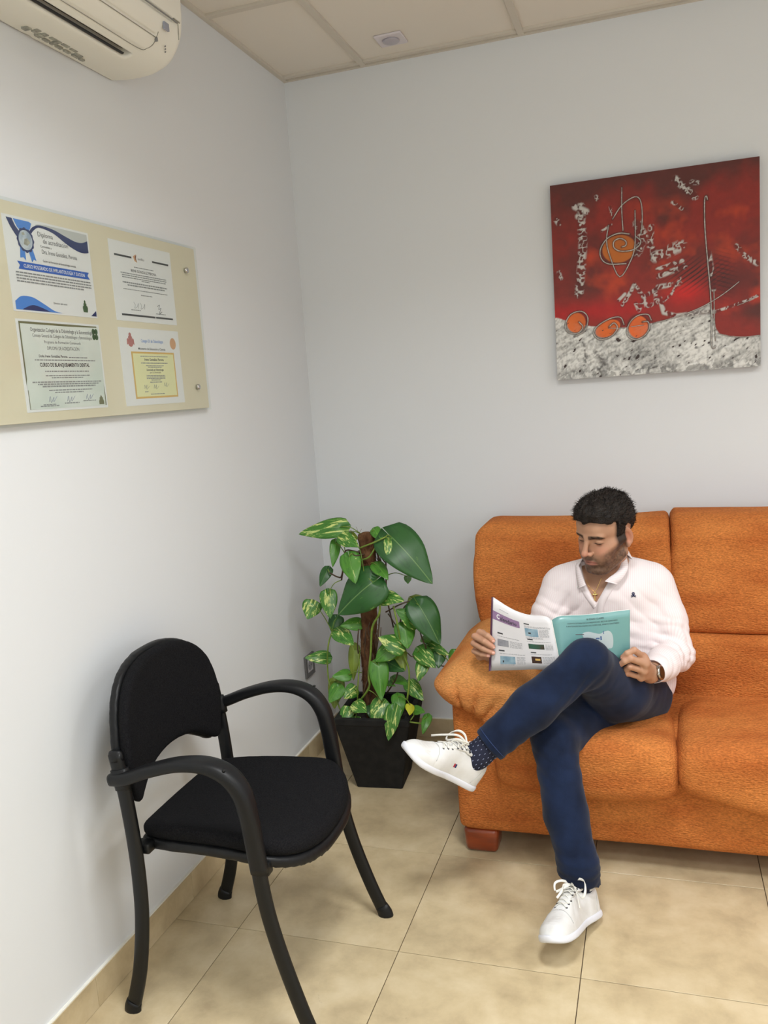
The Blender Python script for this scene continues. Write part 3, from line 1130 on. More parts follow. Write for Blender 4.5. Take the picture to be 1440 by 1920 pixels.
def lines(rs, a0, a1, b, h, bold=1.0):
    """a line of print too small to read: one low bar per word"""
    out = []
    a = a0
    while a < a1:
        w = rs.uniform(0.004, 0.014)
        w = min(w, a1 - a)
        out.append([(a, b), (a + w, b), (a + w, b + h), (a, b + h)])
        a += w + 0.0016
    return out


# diploma one: blue waves and rosette
c1 = sheet(-1.6915, 1.7035, M_paper, 'diploma with blue waves and a blue ribbon rosette, top left of the board')
pg = page(-1.6915, 1.7035)
tt = np.linspace(0, 1, 24)
top = [(0.008 + 0.28 * t, 0.203) for t in tt]
nv1 = [(0.012, 0.203), (0.022, 0.185), (0.036, 0.168), (0.050, 0.158), (0.056, 0.156)]
nv0 = [(0.030, 0.203), (0.038, 0.188), (0.050, 0.176), (0.060, 0.170), (0.066, 0.170)]
addp(c1, 'printed_wave', strip(nv0, nv1, pg), M_navy)
addp(c1, 'printed_wave', strip([(0.034, 0.203), (0.060, 0.203), (0.085, 0.203), (0.092, 0.200)], [(0.044, 0.186), (0.062, 0.172), (0.078, 0.178), (0.086, 0.188)], pg), M_blue)
wv = catmull([(0.078, 0.178), (0.095, 0.193), (0.120, 0.2005), (0.165, 0.198), (0.205, 0.189), (0.243, 0.181), (0.270, 0.182), (0.291, 0.189)], 4)
wl = catmull([(0.083, 0.172), (0.099, 0.187), (0.120, 0.195), (0.165, 0.189), (0.205, 0.172), (0.243, 0.160), (0.270, 0.157), (0.291, 0.160)], 4)
addp(c1, 'printed_wave', strip(wv, wl, pg), M_navy)
wg = np.array([(a, max(b, min(0.204, b + 0.002 + 0.06 * max(0, (a - 0.13) / 0.10)))) for a, b in wv[6:]])
addp(c1, 'printed_wave', strip(wg, wv[6:], pg), mat('silver_ink', lin(188, 190, 192), 0.5), -0.0001)
lw = catmull([(0.008, 0.022), (0.030, 0.034), (0.065, 0.034), (0.100, 0.022), (0.135, 0.008), (0.165, 0.004)], 5)
addp(c1, 'printed_wave', strip(lw, [(a, 0.004) for a, b in lw], pg), M_blue)
lw2 = catmull([(0.030, 0.006), (0.060, 0.016), (0.085, 0.014), (0.12, 0.005)], 5)
addp(c1, 'printed_wave', strip(lw2, [(a, 0.0045) for a, b in lw2], pg), M_navy, 0.0002)
addp(c1, 'printed_wave', flat([[(0.272, 0.004), (0.294, 0.004), (0.294, 0.018)]], pg), M_navy)
ring = [(0.066 + (0.0270 + 0.0014 * math.cos(k * math.pi * 0.5)) * math.cos(k * math.pi / 24), 0.160 + (0.0270 + 0.0014 * math.cos(k * math.pi * 0.5)) * math.sin(k * math.pi / 24)) for k in range(48)]
addp(c1, 'rosette_tail', flat([[(0.046, 0.144), (0.060, 0.136), (0.060, 0.115), (0.052, 0.121), (0.042, 0.119)], [(0.072, 0.136), (0.086, 0.142), (0.094, 0.117), (0.086, 0.120), (0.079, 0.113)]], pg), M_blue, 0.0001)
addp(c1, 'rosette', flat([ring], pg), M_navy, 0.0003)
addp(c1, 'rosette', flat([[(0.066 + 0.0220 * math.cos(k * math.pi / 16), 0.160 + 0.0220 * math.sin(k * math.pi / 16)) for k in range(32)]], pg), mat('rosette_grey', lin(196, 204, 214), 0.4, lin(150, 165, 185), 50.0), 0.0005)
addp(c1, 'rosette', flat([[(0.054, 0.174), (0.062, 0.178), (0.066, 0.172), (0.058, 0.170)], [(0.058, 0.150), (0.070, 0.148), (0.080, 0.156), (0.072, 0.165), (0.062, 0.162)]], pg), M_greyl, 0.0006)
addp(c1, 'ribbon_banner', flat([[(0.030, 0.111), (0.282, 0.111), (0.276, 0.1025), (0.284, 0.094), (0.032, 0.094), (0.038, 0.1025)]], pg), M_blue2, 0.0001)
addp(c1, 'lettering', printed([('CURSO POSGRADO DE IMPLANTOLOGÍA Y SUCIÓN', 0.157, 0.0985, 0.0115, 'c', 0.0001, 0.215)], pg), M_pw, 0.0003)
addp(c1, 'lettering', printed([('Diploma', 0.108, 0.175, 0.0155), ('de acreditación', 0.124, 0.161, 0.0155, 'l', 0, 0.088), ('Dra. Irene González, Perona', 0.116, 0.137, 0.0135, 'l', 0, 0.125)], pg), M_ink, 0.0001)
addp(c1, 'small_print', printed([('Concedido a', 0.113, 0.151, 0.0075), ('Centro de Formación de Estomatología avanzada', 0.116, 0.118, 0.0075, 'l', 0, 0.118),
                                 ('Director del curso', 0.135, 0.024, 0.0065)], pg), M_inkk, 0.0001)
rs = random.Random(5)
addp(c1, 'small_print', flat(sum([lines(rs, 0.022, e, b, 0.0032) for b, e in ((0.085, 0.284), (0.0785, 0.286), (0.072, 0.286), (0.0655, 0.255))], []), pg), M_inkl, 0.0001)
addp(c1, 'crest', flat([[(0.252 + a * 0.001, 0.012 + b * 0.001) for a, b in ((-8, 0), (8, 0), (10, 10), (8, 16), (5, 15), (6, 21), (3, 22), (3, 27), (0, 30), (-3, 27), (-3, 22), (-6, 21), (-5, 15), (-8, 16), (-10, 10))]], pg), M_green, 0.0001)

# diploma two: plain with grey rules
c2 = sheet(-1.3125, 1.7040, M_paper, 'plain white diploma with dark grey rules, top right of the board')
pg = page(-1.3125, 1.7040)
addp(c2, 'rule', flat([[(0.020, 0.169), (0.098, 0.169), (0.098, 0.174), (0.020, 0.174)], [(0.198, 0.169), (0.282, 0.169), (0.282, 0.174), (0.198, 0.174)],
                       [(0.025, 0.014), (0.185, 0.014), (0.185, 0.019), (0.025, 0.019)], [(0.188, 0.014), (0.277, 0.014), (0.277, 0.019), (0.188, 0.019)]], pg), M_inkk)
addp(c2, 'logo', flat([[(0.106, 0.176), (0.121, 0.183), (0.117, 0.172), (0.124, 0.160), (0.111, 0.164)]], pg), M_org)
addp(c2, 'logo', flat([[(0.114, 0.176), (0.122, 0.181), (0.119, 0.171), (0.122, 0.163), (0.116, 0.168)]], pg), mat('brown_ink', lin(110, 60, 44), 0.6), 0.0002)
addp(c2, 'lettering', printed([('certifica', 0.127, 0.1685, 0.010), ('IRENE GONZÁLEZ PERONA', 0.150, 0.1335, 0.010, 'c', 0.0001)], pg), M_ink)
rs = random.Random(8)
addp(c2, 'small_print', flat(sum([lines(rs, s, e, b, h) for s, e, b, h in ((0.105, 0.200, 0.146, 0.0022), (0.040, 0.262, 0.1260, 0.0026), (0.045, 0.262, 0.1205, 0.0026), (0.045, 0.258, 0.115, 0.0026), (0.135, 0.175, 0.1105, 0.0022),
             (0.045, 0.262, 0.101, 0.0036), (0.066, 0.250, 0.0945, 0.0036), (0.045, 0.262, 0.084, 0.0022), (0.125, 0.180, 0.072, 0.0026), (0.070, 0.115, 0.030, 0.0022), (0.190, 0.240, 0.026, 0.0022))], []), pg), M_inkl)


def scrawl(o, pts, fn, r=0.0004, m=None, dx=0.0004):
    Q = catmull([(a, b) for a, b in pts], 6)
    V = fn(Q[:, 0], Q[:, 1])
    V[:, 0] += dx
    mk('signature', *tube(V, r, ref=(1, 0, 0), n=4, sub=1), m or M_inkl, o)


for ox in (0.085, 0.115):
    scrawl(c2, [(ox, 0.052), (ox + 0.006, 0.045), (ox + 0.002, 0.036), (ox + 0.014, 0.04), (ox + 0.022, 0.05), (ox + 0.020, 0.036)], pg)
scrawl(c2, [(0.20, 0.048), (0.212, 0.053), (0.206, 0.040), (0.218, 0.044), (0.208, 0.030), (0.222, 0.034), (0.205, 0.026)], pg, 0.0007)

# diploma three: pale green, creased
c3 = sheet(-1.6910, 1.4780, M_paper, 'pale green glossy diploma with dark olive edge, bottom left of the board')
pg = page(-1.6910, 1.4780)
addp(c3, 'green_field', flat([[(0.010, 0.006), (0.291, 0.006), (0.291, 0.203), (0.010, 0.203)]], pg), M_paperg)
M_olive = mat('olive_ink', lin(112, 112, 84), 0.5)
addp(c3, 'border', flat([[(0.008, 0.199), (0.180, 0.199), (0.286, 0.201), (0.286, 0.204), (0.008, 0.204)], [(0.008, 0.060), (0.012, 0.075), (0.012, 0.199), (0.008, 0.199)],
                         [(0.287, 0.006), (0.291, 0.006), (0.291, 0.035), (0.289, 0.060)], [(0.010, 0.006), (0.012, 0.006), (0.012, 0.05), (0.010, 0.05)]], pg), M_olive, 0.0002)
addp(c3, 'lettering', printed([('Organización Colegial de la Odontología y la Estomatología', 0.155, 0.183, 0.0125, 'c', 0.0001, 0.225), ('Consejo General de Colegios de Odontólogos y Estomatólogos', 0.155, 0.1705, 0.0110, 'c', 0, 0.215),
                               ('Programa de Formación Continuada', 0.150, 0.157, 0.0090, 'c'), ('DIPLOMA DE ACREDITACIÓN', 0.150, 0.142, 0.0115, 'c', 0, 0.115), ('Doña Irene González Perona', 0.110, 0.1245, 0.0085, 'c', 0.0002)], pg), M_ink, 0.0002)
addp(c3, 'lettering', printed([('CURSO DE BLANQUEAMIENTO DENTAL', 0.150, 0.103, 0.0125, 'c', 0.0003, 0.180)], pg), M_inkk, 0.0002)
rs = random.Random(9)
addp(c3, 'small_print', flat(sum([lines(rs, s, e, b, h) for s, e, b, h in ((0.165, 0.235, 0.124, 0.0022), (0.045, 0.265, 0.117, 0.0026), (0.075, 0.235, 0.091, 0.0026), (0.075, 0.238, 0.081, 0.0026), (0.095, 0.210, 0.076, 0.0026), (0.028, 0.280, 0.066, 0.003),
            (0.045, 0.270, 0.061, 0.003), (0.060, 0.255, 0.0555, 0.0036), (0.080, 0.240, 0.047, 0.0026), (0.100, 0.205, 0.0415, 0.0026), (0.045, 0.110, 0.011, 0.0026), (0.055, 0.100, 0.0145, 0.0022), (0.130, 0.185, 0.0155, 0.0026), (0.200, 0.250, 0.019, 0.0022))], []), pg), M_inkl, 0.0002)
for ox, oy in ((0.075, 0.022), (0.140, 0.021), (0.212, 0.024)):
    scrawl(c3, [(ox, oy), (ox + 0.006, oy + 0.012), (ox + 0.008, oy - 0.002), (ox + 0.018, oy + 0.010), (ox + 0.017, oy), (ox + 0.030, oy + 0.012)], pg, 0.0005, mat('violet_ink', lin(130, 132, 160), 0.5))
clv = []
for ang in range(4):
    a = ang * math.pi / 2 + math.pi / 4
    clv.append([(0.277 + 0.0075 * math.cos(a) + 0.0068 * math.cos(k * math.pi / 6), 0.184 + 0.0095 * math.sin(a) + 0.0075 * math.sin(k * math.pi / 6)) for k in range(12)])
addp(c3, 'crest', flat(clv, pg), M_green, 0.0002)
addp(c3, 'crest', flat([[(0.272 + a * 0.001, 0.009 + b * 0.001) for a, b in ((-10, 0), (10, 0), (10, 9), (7, 12), (7, 17), (4, 18), (0, 24), (-4, 18), (-7, 17), (-7, 12), (-10, 9))]], pg), M_olive, 0.0003)

# diploma four: yellow title inside white sheet
c4 = sheet(-1.3125, 1.4770, M_paper, 'white sheet with a yellow gold bordered title and red crest, bottom right of the board')
pg = page(-1.3125, 1.4770)
addp(c4, 'gold_border', flat([[(0.047, 0.018), (0.262, 0.018), (0.262, 0.146), (0.047, 0.146)]], pg), M_gold)
addp(c4, 'yellow_title', flat([[(0.053, 0.023), (0.256, 0.023), (0.256, 0.141), (0.053, 0.141)]], pg), M_yel, 0.0002)
addp(c4, 'crest', flat([[(0.050 + a * 0.001, 0.160 + b * 0.001) for a, b in ((-17, 3), (-12, 6), (-7, 0), (0, -2), (7, 0), (12, 6), (17, 3), (16, 18), (12, 22), (9, 18), (9, 25), (5, 28), (6, 33), (0, 37), (-6, 33), (-5, 28), (-9, 25), (-9, 18), (-12, 22), (-16, 18))]], pg), M_red)
addp(c4, 'seal', flat([[(0.262 + 0.016 * math.cos(k * math.pi / 12), 0.172 + 0.0165 * math.sin(k * math.pi / 12)) for k in range(24)]], pg), M_org)
addp(c4, 'lettering', printed([('Colegio Of. de Odontólogos', 0.155, 0.172, 0.0125, 'c', 0, 0.110)], pg), M_blue)
addp(c4, 'lettering', printed([('Ministerio de Educación y Ciencia', 0.150, 0.1515, 0.0090, 'c', 0.0001, 0.135)], pg), M_ink)
addp(c4, 'lettering', printed([('Irene González Perona', 0.154, 0.1215, 0.0105, 'c', 0.0002), ('Licenciada en Odontología', 0.154, 0.094, 0.0080, 'c', 0.0002), ('por la Universidad', 0.154, 0.087, 0.0075, 'c')], pg), M_ink, 0.0004)
rs = random.Random(12)
addp(c4, 'small_print', flat(sum([lines(rs, s, e, b, h) for s, e, b, h in ((0.088, 0.225, 0.1325, 0.0022), (0.088, 0.222, 0.114, 0.0024), (0.110, 0.200, 0.107, 0.0022), (0.120, 0.190, 0.103, 0.0022), (0.108, 0.202, 0.0795, 0.0024), (0.108, 0.202, 0.0755, 0.0024),
            (0.108, 0.202, 0.0715, 0.0024), (0.130, 0.178, 0.067, 0.0022), (0.122, 0.182, 0.061, 0.0024), (0.120, 0.190, 0.028, 0.0022), (0.092, 0.110, 0.035, 0.0022))], []), pg), M_inkl, 0.0004)
for ox, oy in ((0.090, 0.045), (0.138, 0.045), (0.192, 0.050)):
    scrawl(c4, [(ox, oy), (ox + 0.004, oy + 0.010), (ox + 0.007, oy), (ox + 0.014, oy + 0.010), (ox + 0.012, oy - 0.002), (ox + 0.026, oy + 0.006)], pg, 0.0004, None, 0.0006)

# ---------------------------------------------------------------- painting on the back wall
PW, PZ0, PX0 = 0.699, 1.4605, 1.0185
YF = -0.030
CANV = thing('painting', 'square red and silver abstract painting on the back wall above the sofa', 'painting', (PX0 + PW / 2, 0, PZ0))
M_edge = mat('canvas_edge', lin(58, 46, 44), 0.7)
M_paint = mat('painted_canvas', (0.5, 0.5, 0.5), 0.5, attr=True, bump=0.25, bscale=260.0, spec=0.4, bdist=0.001)
M_silver = mat('silver_relief_paint', lin(196, 192, 186), 0.38, lin(150, 144, 138), 90.0, metal=0.35)
mk('stretcher', *box((PX0, YF + 0.0006, PZ0), (PX0 + PW, -0.004, PZ0 + PW), 0.001, 1), M_edge, CANV, False)


def cp(cx, cy):
    """detail-crop pixel of the painting -> canvas (u, v)"""
    p = U(1020 + cx * 0.291667, 280 + cy * 0.291667, 'y', YF)
    return ((p[0] - PX0) / PW, (p[2] - PZ0) / PW)


NP = 330
uu, vv = np.meshgrid(np.linspace(0, 1, NP), np.linspace(0, 1, NP), indexing='ij')
u, v = uu.ravel(), vv.ravel()
Q3 = np.stack([u, v, np.zeros_like(u)], 1)


def blend(c, col, m):
    m = np.clip(m, 0, 1)[:, None]
    return c * (1 - m) + np.array(col) * m


C = np.tile(np.array(lin(136, 38, 28)), (len(u), 1))
n1 = fbm(Q3, 4.5, 4, 1)
n2 = fbm(Q3, 7, 4, 5)
n3 = fbm(Q3 * [1, 1, 1], 40, 3, 9)
C = blend(C, lin(88, 38, 32), (n1 * 1.8 + 0.25) + 0.55 * np.clip((v - 0.72) / 0.28, 0, 1))
C = blend(C, lin(186, 62, 30), (n2 * 2.2 - 0.35) * np.clip((0.88 - v) / 0.12, 0, 1))
C = blend(C, lin(172, 24, 22), 0.95 * np.exp(-((v - 0.34) / 0.055) ** 2) * np.clip(1.5 - 1.6 * u + n2, 0, 1))
C = blend(C, lin(196, 30, 24), np.exp(-(((u - 0.66) / 0.09) ** 2 + ((v - 0.40) / 0.05) ** 2)) * 1.2)
C = blend(C, lin(88, 30, 26), 0.9 * np.exp(-(((u - 0.86) / 0.10) ** 2 + ((v - 0.42) / 0.07) ** 2)))
C *= (1 + 0.16 * n3)[:, None]
bd = [(85, 1085), (200, 1120), (300, 1138), (420, 1146), (520, 1146), (640, 1132), (760, 1102), (860, 1072), (960, 1040), (1030, 1010), (1062, 985), (1085, 1060), (1105, 1150), (1130, 1188), (1200, 1203), (1300, 1206), (1392, 1194)]
bu = np.array([cp(*q) for q in bd])
bl = np.interp(u, bu[:, 0], bu[:, 1])
inw = np.clip((bl - v) * 180 + 0.5 + 0.6 * n3, 0, 1)
QR = np.stack([u * 0.88 + v * 0.47, v * 0.88 - u * 0.47, 0 * u], 1)
wq = 0.02 * np.stack([n1, n2, 0 * u], 1)
sc = fbm((QR + wq) * [0.5, 1.5, 1], 70, 3, 21)
sc2 = fbm((Q3 + wq) * [1.1, 0.8, 1], 120, 2, 25)
big = fbm(Q3, 5, 3, 31)
gr = np.clip(0.84 + 0.40 * big + 0.42 * np.minimum(sc, 0.2) + 0.35 * np.minimum(sc2, 0.15), 0.12, 1.0)
gr *= 1 - 0.35 * np.exp(-((v - 0.02) / 0.03) ** 2) * (n3 > 0)
Wc = np.array(lin(226, 226, 222))[None] * (gr ** 1.5)[:, None]
C = C * (1 - inw[:, None]) + Wc * inw[:, None]
height = 0.0011 * sc * inw + 0.0004 * n3


def seg_d(pts):
    P = np.array([cp(*q) for q in pts])
    d = np.full(len(u), 9.0)
    for a, b in zip(P[:-1], P[1:]):
        e = b - a
        t = np.clip(((u - a[0]) * e[0] + (v - a[1]) * e[1]) / (e @ e + 1e-12), 0, 1)
        d = np.minimum(d, np.hypot(u - a[0] - t * e[0], v - a[1] - t * e[1]))
    return d


def splat(pts, r, thr, s, seed, col=lin(196, 192, 188), str_=(1, 1, 1)):
    global C, height
    d = seg_d(pts)
    nz = fbm(Q3 * np.array(str_), s * 0.9, 2, seed)
    rg = 0.13 - np.abs(fbm(Q3 * np.array(str_), s * 1.25, 2, seed + 3)) + 0.02 * (0.2 - thr)
    m = np.clip(np.maximum(rg * 14, (nz - 0.30 - max(thr, -0.15)) * 9), 0, 1) * np.clip((r - d) / (r * 0.5), 0, 1)
    dk = np.clip((r * 1.05 - d) / (r * 0.5), 0, 1) * 0.5
    C = blend(C, lin(70, 28, 26), dk)
    C = blend(C, col, m)
    height = height + 0.0015 * m


splat([(235, 370), (240, 470), (250, 600), (240, 760), (225, 930)], 0.026, -0.05, 42, 41)
splat([(200, 370), (270, 400), (220, 430)], 0.02, -0.15, 40, 42)
splat([(75, 450), (95, 480)], 0.016, 0.0, 50, 43)
splat([(95, 790), (110, 830)], 0.012, 0.0, 50, 44)
splat([(335, 305), (340, 320)], 0.012, -0.1, 60, 45)
splat([(845, 190), (900, 245), (970, 305)], 0.020, 0.02, 50, 46)
splat([(950, 210), (985, 215)], 0.014, 0.0, 60, 47)
splat([(825, 340), (890, 385)], 0.010, 0.0, 55, 48)
splat([(1235, 620), (1300, 690), (1370, 735)], 0.014, 0.0, 50, 49)
splat([(425, 370), (435, 420)], 0.008, -0.3, 60, 50)
splat([(372, 525), (430, 485)], 0.008, -0.3, 60, 51)
splat([(600, 480), (640, 560), (600, 660)], 0.028, 0.16, 40, 52)
splat([(690, 500), (680, 620)], 0.018, 0.1, 40, 53)
splat([(700, 640), (700, 700)], 0.016, -0.1, 30, 54)
for k, (a, b, r, th) in enumerate([((720, 690), (880, 620), 0.035, 0.0), ((730, 770), (890, 715), 0.012, -0.35), ((740, 815), (905, 750), 0.017, -0.3), ((735, 885), (870, 860), 0.016, -0.15)]):
    splat([a, b], r, th, 34, 60 + k)
splat([(505, 1005), (560, 910), (580, 870)], 0.012, -0.1, 36, 66)
splat([(580, 870), (640, 950), (720, 900)], 0.012, -0.1, 36, 67)
splat([(590, 990), (610, 1035), (640, 960), (660, 1010), (720, 990), (715, 900)], 0.012, -0.1, 36, 68)
splat([(480, 970), (520, 930)], 0.010, 0.0, 50, 73)
splat([(745, 960), (770, 1050), (850, 1070), (1010, 1050), (1090, 1045)], 0.014, -0.25, 36, 69)
splat([(770, 975), (820, 930), (875, 830)], 0.008, -0.3, 50, 70)
splat([(1060, 660), (1075, 760), (1090, 900)], 0.014, -0.2, 30, 71, str_=(1, 0.4, 1))
splat([(1100, 1045), (1200, 1010), (1300, 975), (1375, 940)], 0.009, 0.0, 46, 72)
# black comb scratches beside the pole
P0 = np.array(cp(980, 800))
d = np.hypot((u - P0[0]) / 0.16, (v - P0[1]) / 0.085)
ph = np.sin((u * 0.55 - v * 0.84) * 330 + 2 * n2)
C = blend(C, lin(34, 20, 22), np.clip(1.25 - d, 0, 1) * np.clip(ph * 2 - 0.5 + n3, 0, 1) * 0.9)
P0 = np.array(cp(1150, 800))
d = np.hypot((u - P0[0]) / 0.07, (v - P0[1]) / 0.14)
ph = np.sin((u * 0.35 + v * 0.94) * 320 + 2 * n2)
C = blend(C, lin(34, 20, 22), np.clip(1.1 - d, 0, 1) * np.clip(ph * 2 - 0.6 + n3, 0, 1) * 0.7)
# dark cracks in the silver field
for pts, r in (([(250, 1220), (265, 1330), (280, 1440)], 0.018), ([(340, 1300), (400, 1400), (330, 1420)], 0.03), ([(960, 1200), (980, 1290), (900, 1330)], 0.022), ([(760, 1110), (840, 1110)], 0.016)):
    d = seg_d(pts)
    C = blend(C, lin(60, 58, 58), np.clip((r - d) / r, 0, 1) * np.clip(fbm(Q3, 48, 2, 77) * 4 + 0.2, 0, 1) * 0.85)
# orange fills
for (cx_, cy_, rx, ry, col) in ((482, 640, 112, 92, lin(190, 104, 30)), (208, 1115, 62, 66, lin(224, 108, 36)), (410, 1152, 86, 52, lin(222, 104, 34)), (606, 1142, 66, 74, lin(230, 106, 40))):
    a = np.array(cp(cx_, cy_))
    rx_ = abs(cp(cx_ + rx, cy_)[0] - a[0])
    ry_ = abs(cp(cx_, cy_ - ry)[1] - a[1])
    t = 0.35 if cx_ == 410 else 0.0
    du, dv = u - a[0], v - a[1]
    du, dv = du * math.cos(t) + dv * math.sin(t), -du * math.sin(t) + dv * math.cos(t)
    dd = np.hypot(du / rx_, dv / ry_)
    C = blend(C, lin(40, 26, 22), np.clip((1.22 - dd) * 6, 0, 1) * 0.55)
    C = blend(C, col, np.clip((1 - dd) * 14, 0, 1) * np.clip(0.95 + 0.5 * n2, 0.6, 1))
    C = blend(C, lin(120, 70, 30), np.clip((1 - dd) * 14, 0, 1) * np.clip(n2 * 2 - 0.6, 0, 0.6))

LINES = [
    ([(550, 545), (480, 540), (405, 575), (362, 645), (370, 705), (420, 738), (530, 735)], 1),
    ([(500, 628), (525, 618), (525, 590), (488, 573), (450, 592), (450, 632), (490, 655), (560, 650), (605, 625), (622, 590), (590, 560)], 1),
    ([(415, 488), (402, 590), (428, 700), (487, 820), (555, 720), (585, 610), (585, 392)], 0.9),
    ([(500, 245), (500, 400), (508, 525)], 0.9),
    ([(440, 450), (500, 360), (580, 306), (620, 330), (632, 430), (625, 540)], 0.9),
    ([(1050, 325), (1044, 301), (1032, 330), (1034, 500), (1050, 700), (1068, 900), (1078, 1100), (1076, 1250), (1090, 1278), (1100, 1265)], 1.0),
    ([(1092, 900), (1095, 1060), (1102, 1230)], 0.7),
    ([(700, 1120), (860, 1075), (1000, 1020), (1100, 965), (1180, 910), (1255, 850)], 0.7),
    ([(1120, 1185), (1200, 1203), (1300, 1206), (1385, 1195)], 0.6),
    ([(1240, 1005), (1300, 980), (1372, 940)], 0.5),
    ([(195, 1203), (262, 1165), (282, 1085), (242, 1042), (172, 1062), (136, 1130), (158, 1178), (218, 1182), (250, 1142), (225, 1110)], 1),
    ([(515, 1128), (490, 1080), (420, 1090), (340, 1140), (320, 1188), (362, 1224), (432, 1202), (472, 1150), (450, 1116), (418, 1142)], 1),
    ([(690, 1100), (668, 1062), (600, 1070), (548, 1120), (535, 1190), (582, 1224), (642, 1200), (677, 1150), (668, 1108), (632, 1110)], 1),
    ([(415, 1150), (520, 1150)], 0.5), ([(560, 1140), (640, 1130)], 0.5)]
for pts, w in LINES:
    d = seg_d(catmull(pts, 3))
    C = blend(C, lin(40, 24, 24), np.clip((0.0085 * w - d) / 0.004, 0, 1) * 0.6)
X3 = np.stack([PX0 + u * PW, YF - height, PZ0 + v * PW], 1)
ii = np.arange(NP * NP).reshape(NP, NP)
F = np.stack([ii[:-1, :-1], ii[1:, :-1], ii[1:, 1:], ii[:-1, 1:]], -1).reshape(-1, 4)
mk('canvas', X3, F, M_paint, CANV, True, colors=np.clip(C, 0, 1))
for pts, w in LINES:
    Q = np.array([cp(*q) for q in catmull(pts, 4)])
    Q = np.clip(Q, 0.004, 0.996)
    P = np.stack([PX0 + Q[:, 0] * PW, np.full(len(Q), YF - 0.0008), PZ0 + Q[:, 1] * PW], 1)
    mk('silver_line', *tube(P, 0.0019 * w, 0.0022 * w, ref=(0, 1, 0), n=6, sub=1), M_silver, CANV)

# ---------------------------------------------------------------- planter with pothos
PC = np.array([0.345, -0.395])
TH = math.radians(4.5)
M_pot = mat('black_planter', (0.016, 0.016, 0.015), 0.8, (0.010, 0.010, 0.010), 30.0, 0.3, 300.0, spec=0.25)
M_soil = mat('potting_soil', (0.035, 0.024, 0.016), 0.95, (0.012, 0.009, 0.007), 60.0, 1.0, 80.0)
pot = thing('planter', 'black tapered square planter standing in the room corner', 'planter', (PC[0], PC[1], 0))


def ringsq(h, z, r=0.006):
    out = []
    for sx, sy, a0 in ((1, 1, 0), (-1, 1, 1), (-1, -1, 2), (1, -1, 3)):
        for k in range(4):
            a = (a0 + k / 3) * math.pi / 2
            x = sx * (h - r) + r * math.cos(a)
            y = sy * (h - r) + r * math.sin(a)
            out.append((PC[0] + x * math.cos(TH) - y * math.sin(TH), PC[1] + x * math.sin(TH) + y * math.cos(TH), z))
    return out


rings = [ringsq(0.085, 0.0), ringsq(0.088, 0.002), ringsq(0.140, 0.265), ringsq(0.1425, 0.268), ringsq(0.1425, 0.288), ringsq(0.1405, 0.290),
         ringsq(0.122, 0.290), ringsq(0.120, 0.288), ringsq(0.112, 0.235)]
V = [p for r in rings for p in r]
F = []
for i in range(len(rings) - 1):
    for k in range(16):
        F.append((i * 16 + k, i * 16 + (k + 1) % 16, (i + 1) * 16 + (k + 1) % 16, (i + 1) * 16 + k))
F.append(tuple(range(16))[::-1])
mk('shell', V, F, M_pot, pot, False)
S = ringsq(0.1145, 0.240)
mk('soil', *box((PC[0] - 0.105, PC[1] - 0.105, 0.225), (PC[0] + 0.105, PC[1] + 0.105, 0.244), 0.01), M_soil, pot)

plant = thing('pothos_plant', 'variegated green pothos climbing a moss pole in the black planter', 'plant', (PC[0], PC[1], 0.25))
M_moss = mat('coir_moss', lin(120, 88, 62), 0.95, lin(72, 46, 32), 30.0, 1.0, 160.0, stretch=(1, 1, 0.6), spec=0.1, bdist=0.006)


def pp(cx, cy, y):
    return U(540 + cx / 3.4912, 950 + cy / 3.4912, 'y', y)


PY = -0.395
pole_pts = [pp(548, 1250, PY), pp(528, 1000, PY), pp(530, 700, PY), pp(525, 400, PY), pp(512, 180, PY)]
V, F = tube([(pole_pts[0][0], PY, 0.235)] + pole_pts, [0.026, 0.030, 0.029, 0.031, 0.030, 0.029], n=20, sub=14, ref=(0, 1, 0))
nn = fbm(V, 60, 3, 3)
cen = np.array([V[:, 0], V[:, 1]]).T
V = V + np.stack([(V[:, 0] - np.interp(V[:, 2], [p[2] for p in pole_pts], [p[0] for p in pole_pts])), V[:, 1] - PY, 0 * nn], 1) * (0.16 * nn)[:, None]
mk('moss_pole', V, F, M_moss, plant)
mk('moss_cap', *disc(pole_pts[-1] + np.array([0, 0, -0.002]), (0, 0, 1), 0.027, 0.004, 16, 0.008), M_moss, plant)
rs = random.Random(11)
fib = []
for k in range(170):
    z = rs.uniform(0.27, 0.965)
    xc = np.interp(z, [p[2] for p in pole_pts], [p[0] for p in pole_pts])
    a = rs.uniform(0, 2 * math.pi)
    r = 0.029
    p0 = np.array([xc + r * math.cos(a), PY + r * math.sin(a), z])
    a2 = a + rs.uniform(-0.9, 0.9)
    p1 = np.array([xc + (r + rs.uniform(0.002, 0.008)) * math.cos(a2), PY + (r + rs.uniform(0.002, 0.008)) * math.sin(a2), z + rs.uniform(-0.03, 0.03)])
    fib.append(tube([p0, (p0 + p1) / 2 + np.array([0.002, -0.002, 0]), p1], 0.0006, n=3, sub=2))
o = mk('coir_fibres', *join(fib), M_moss, plant)
o['kind'] = 'stuff'


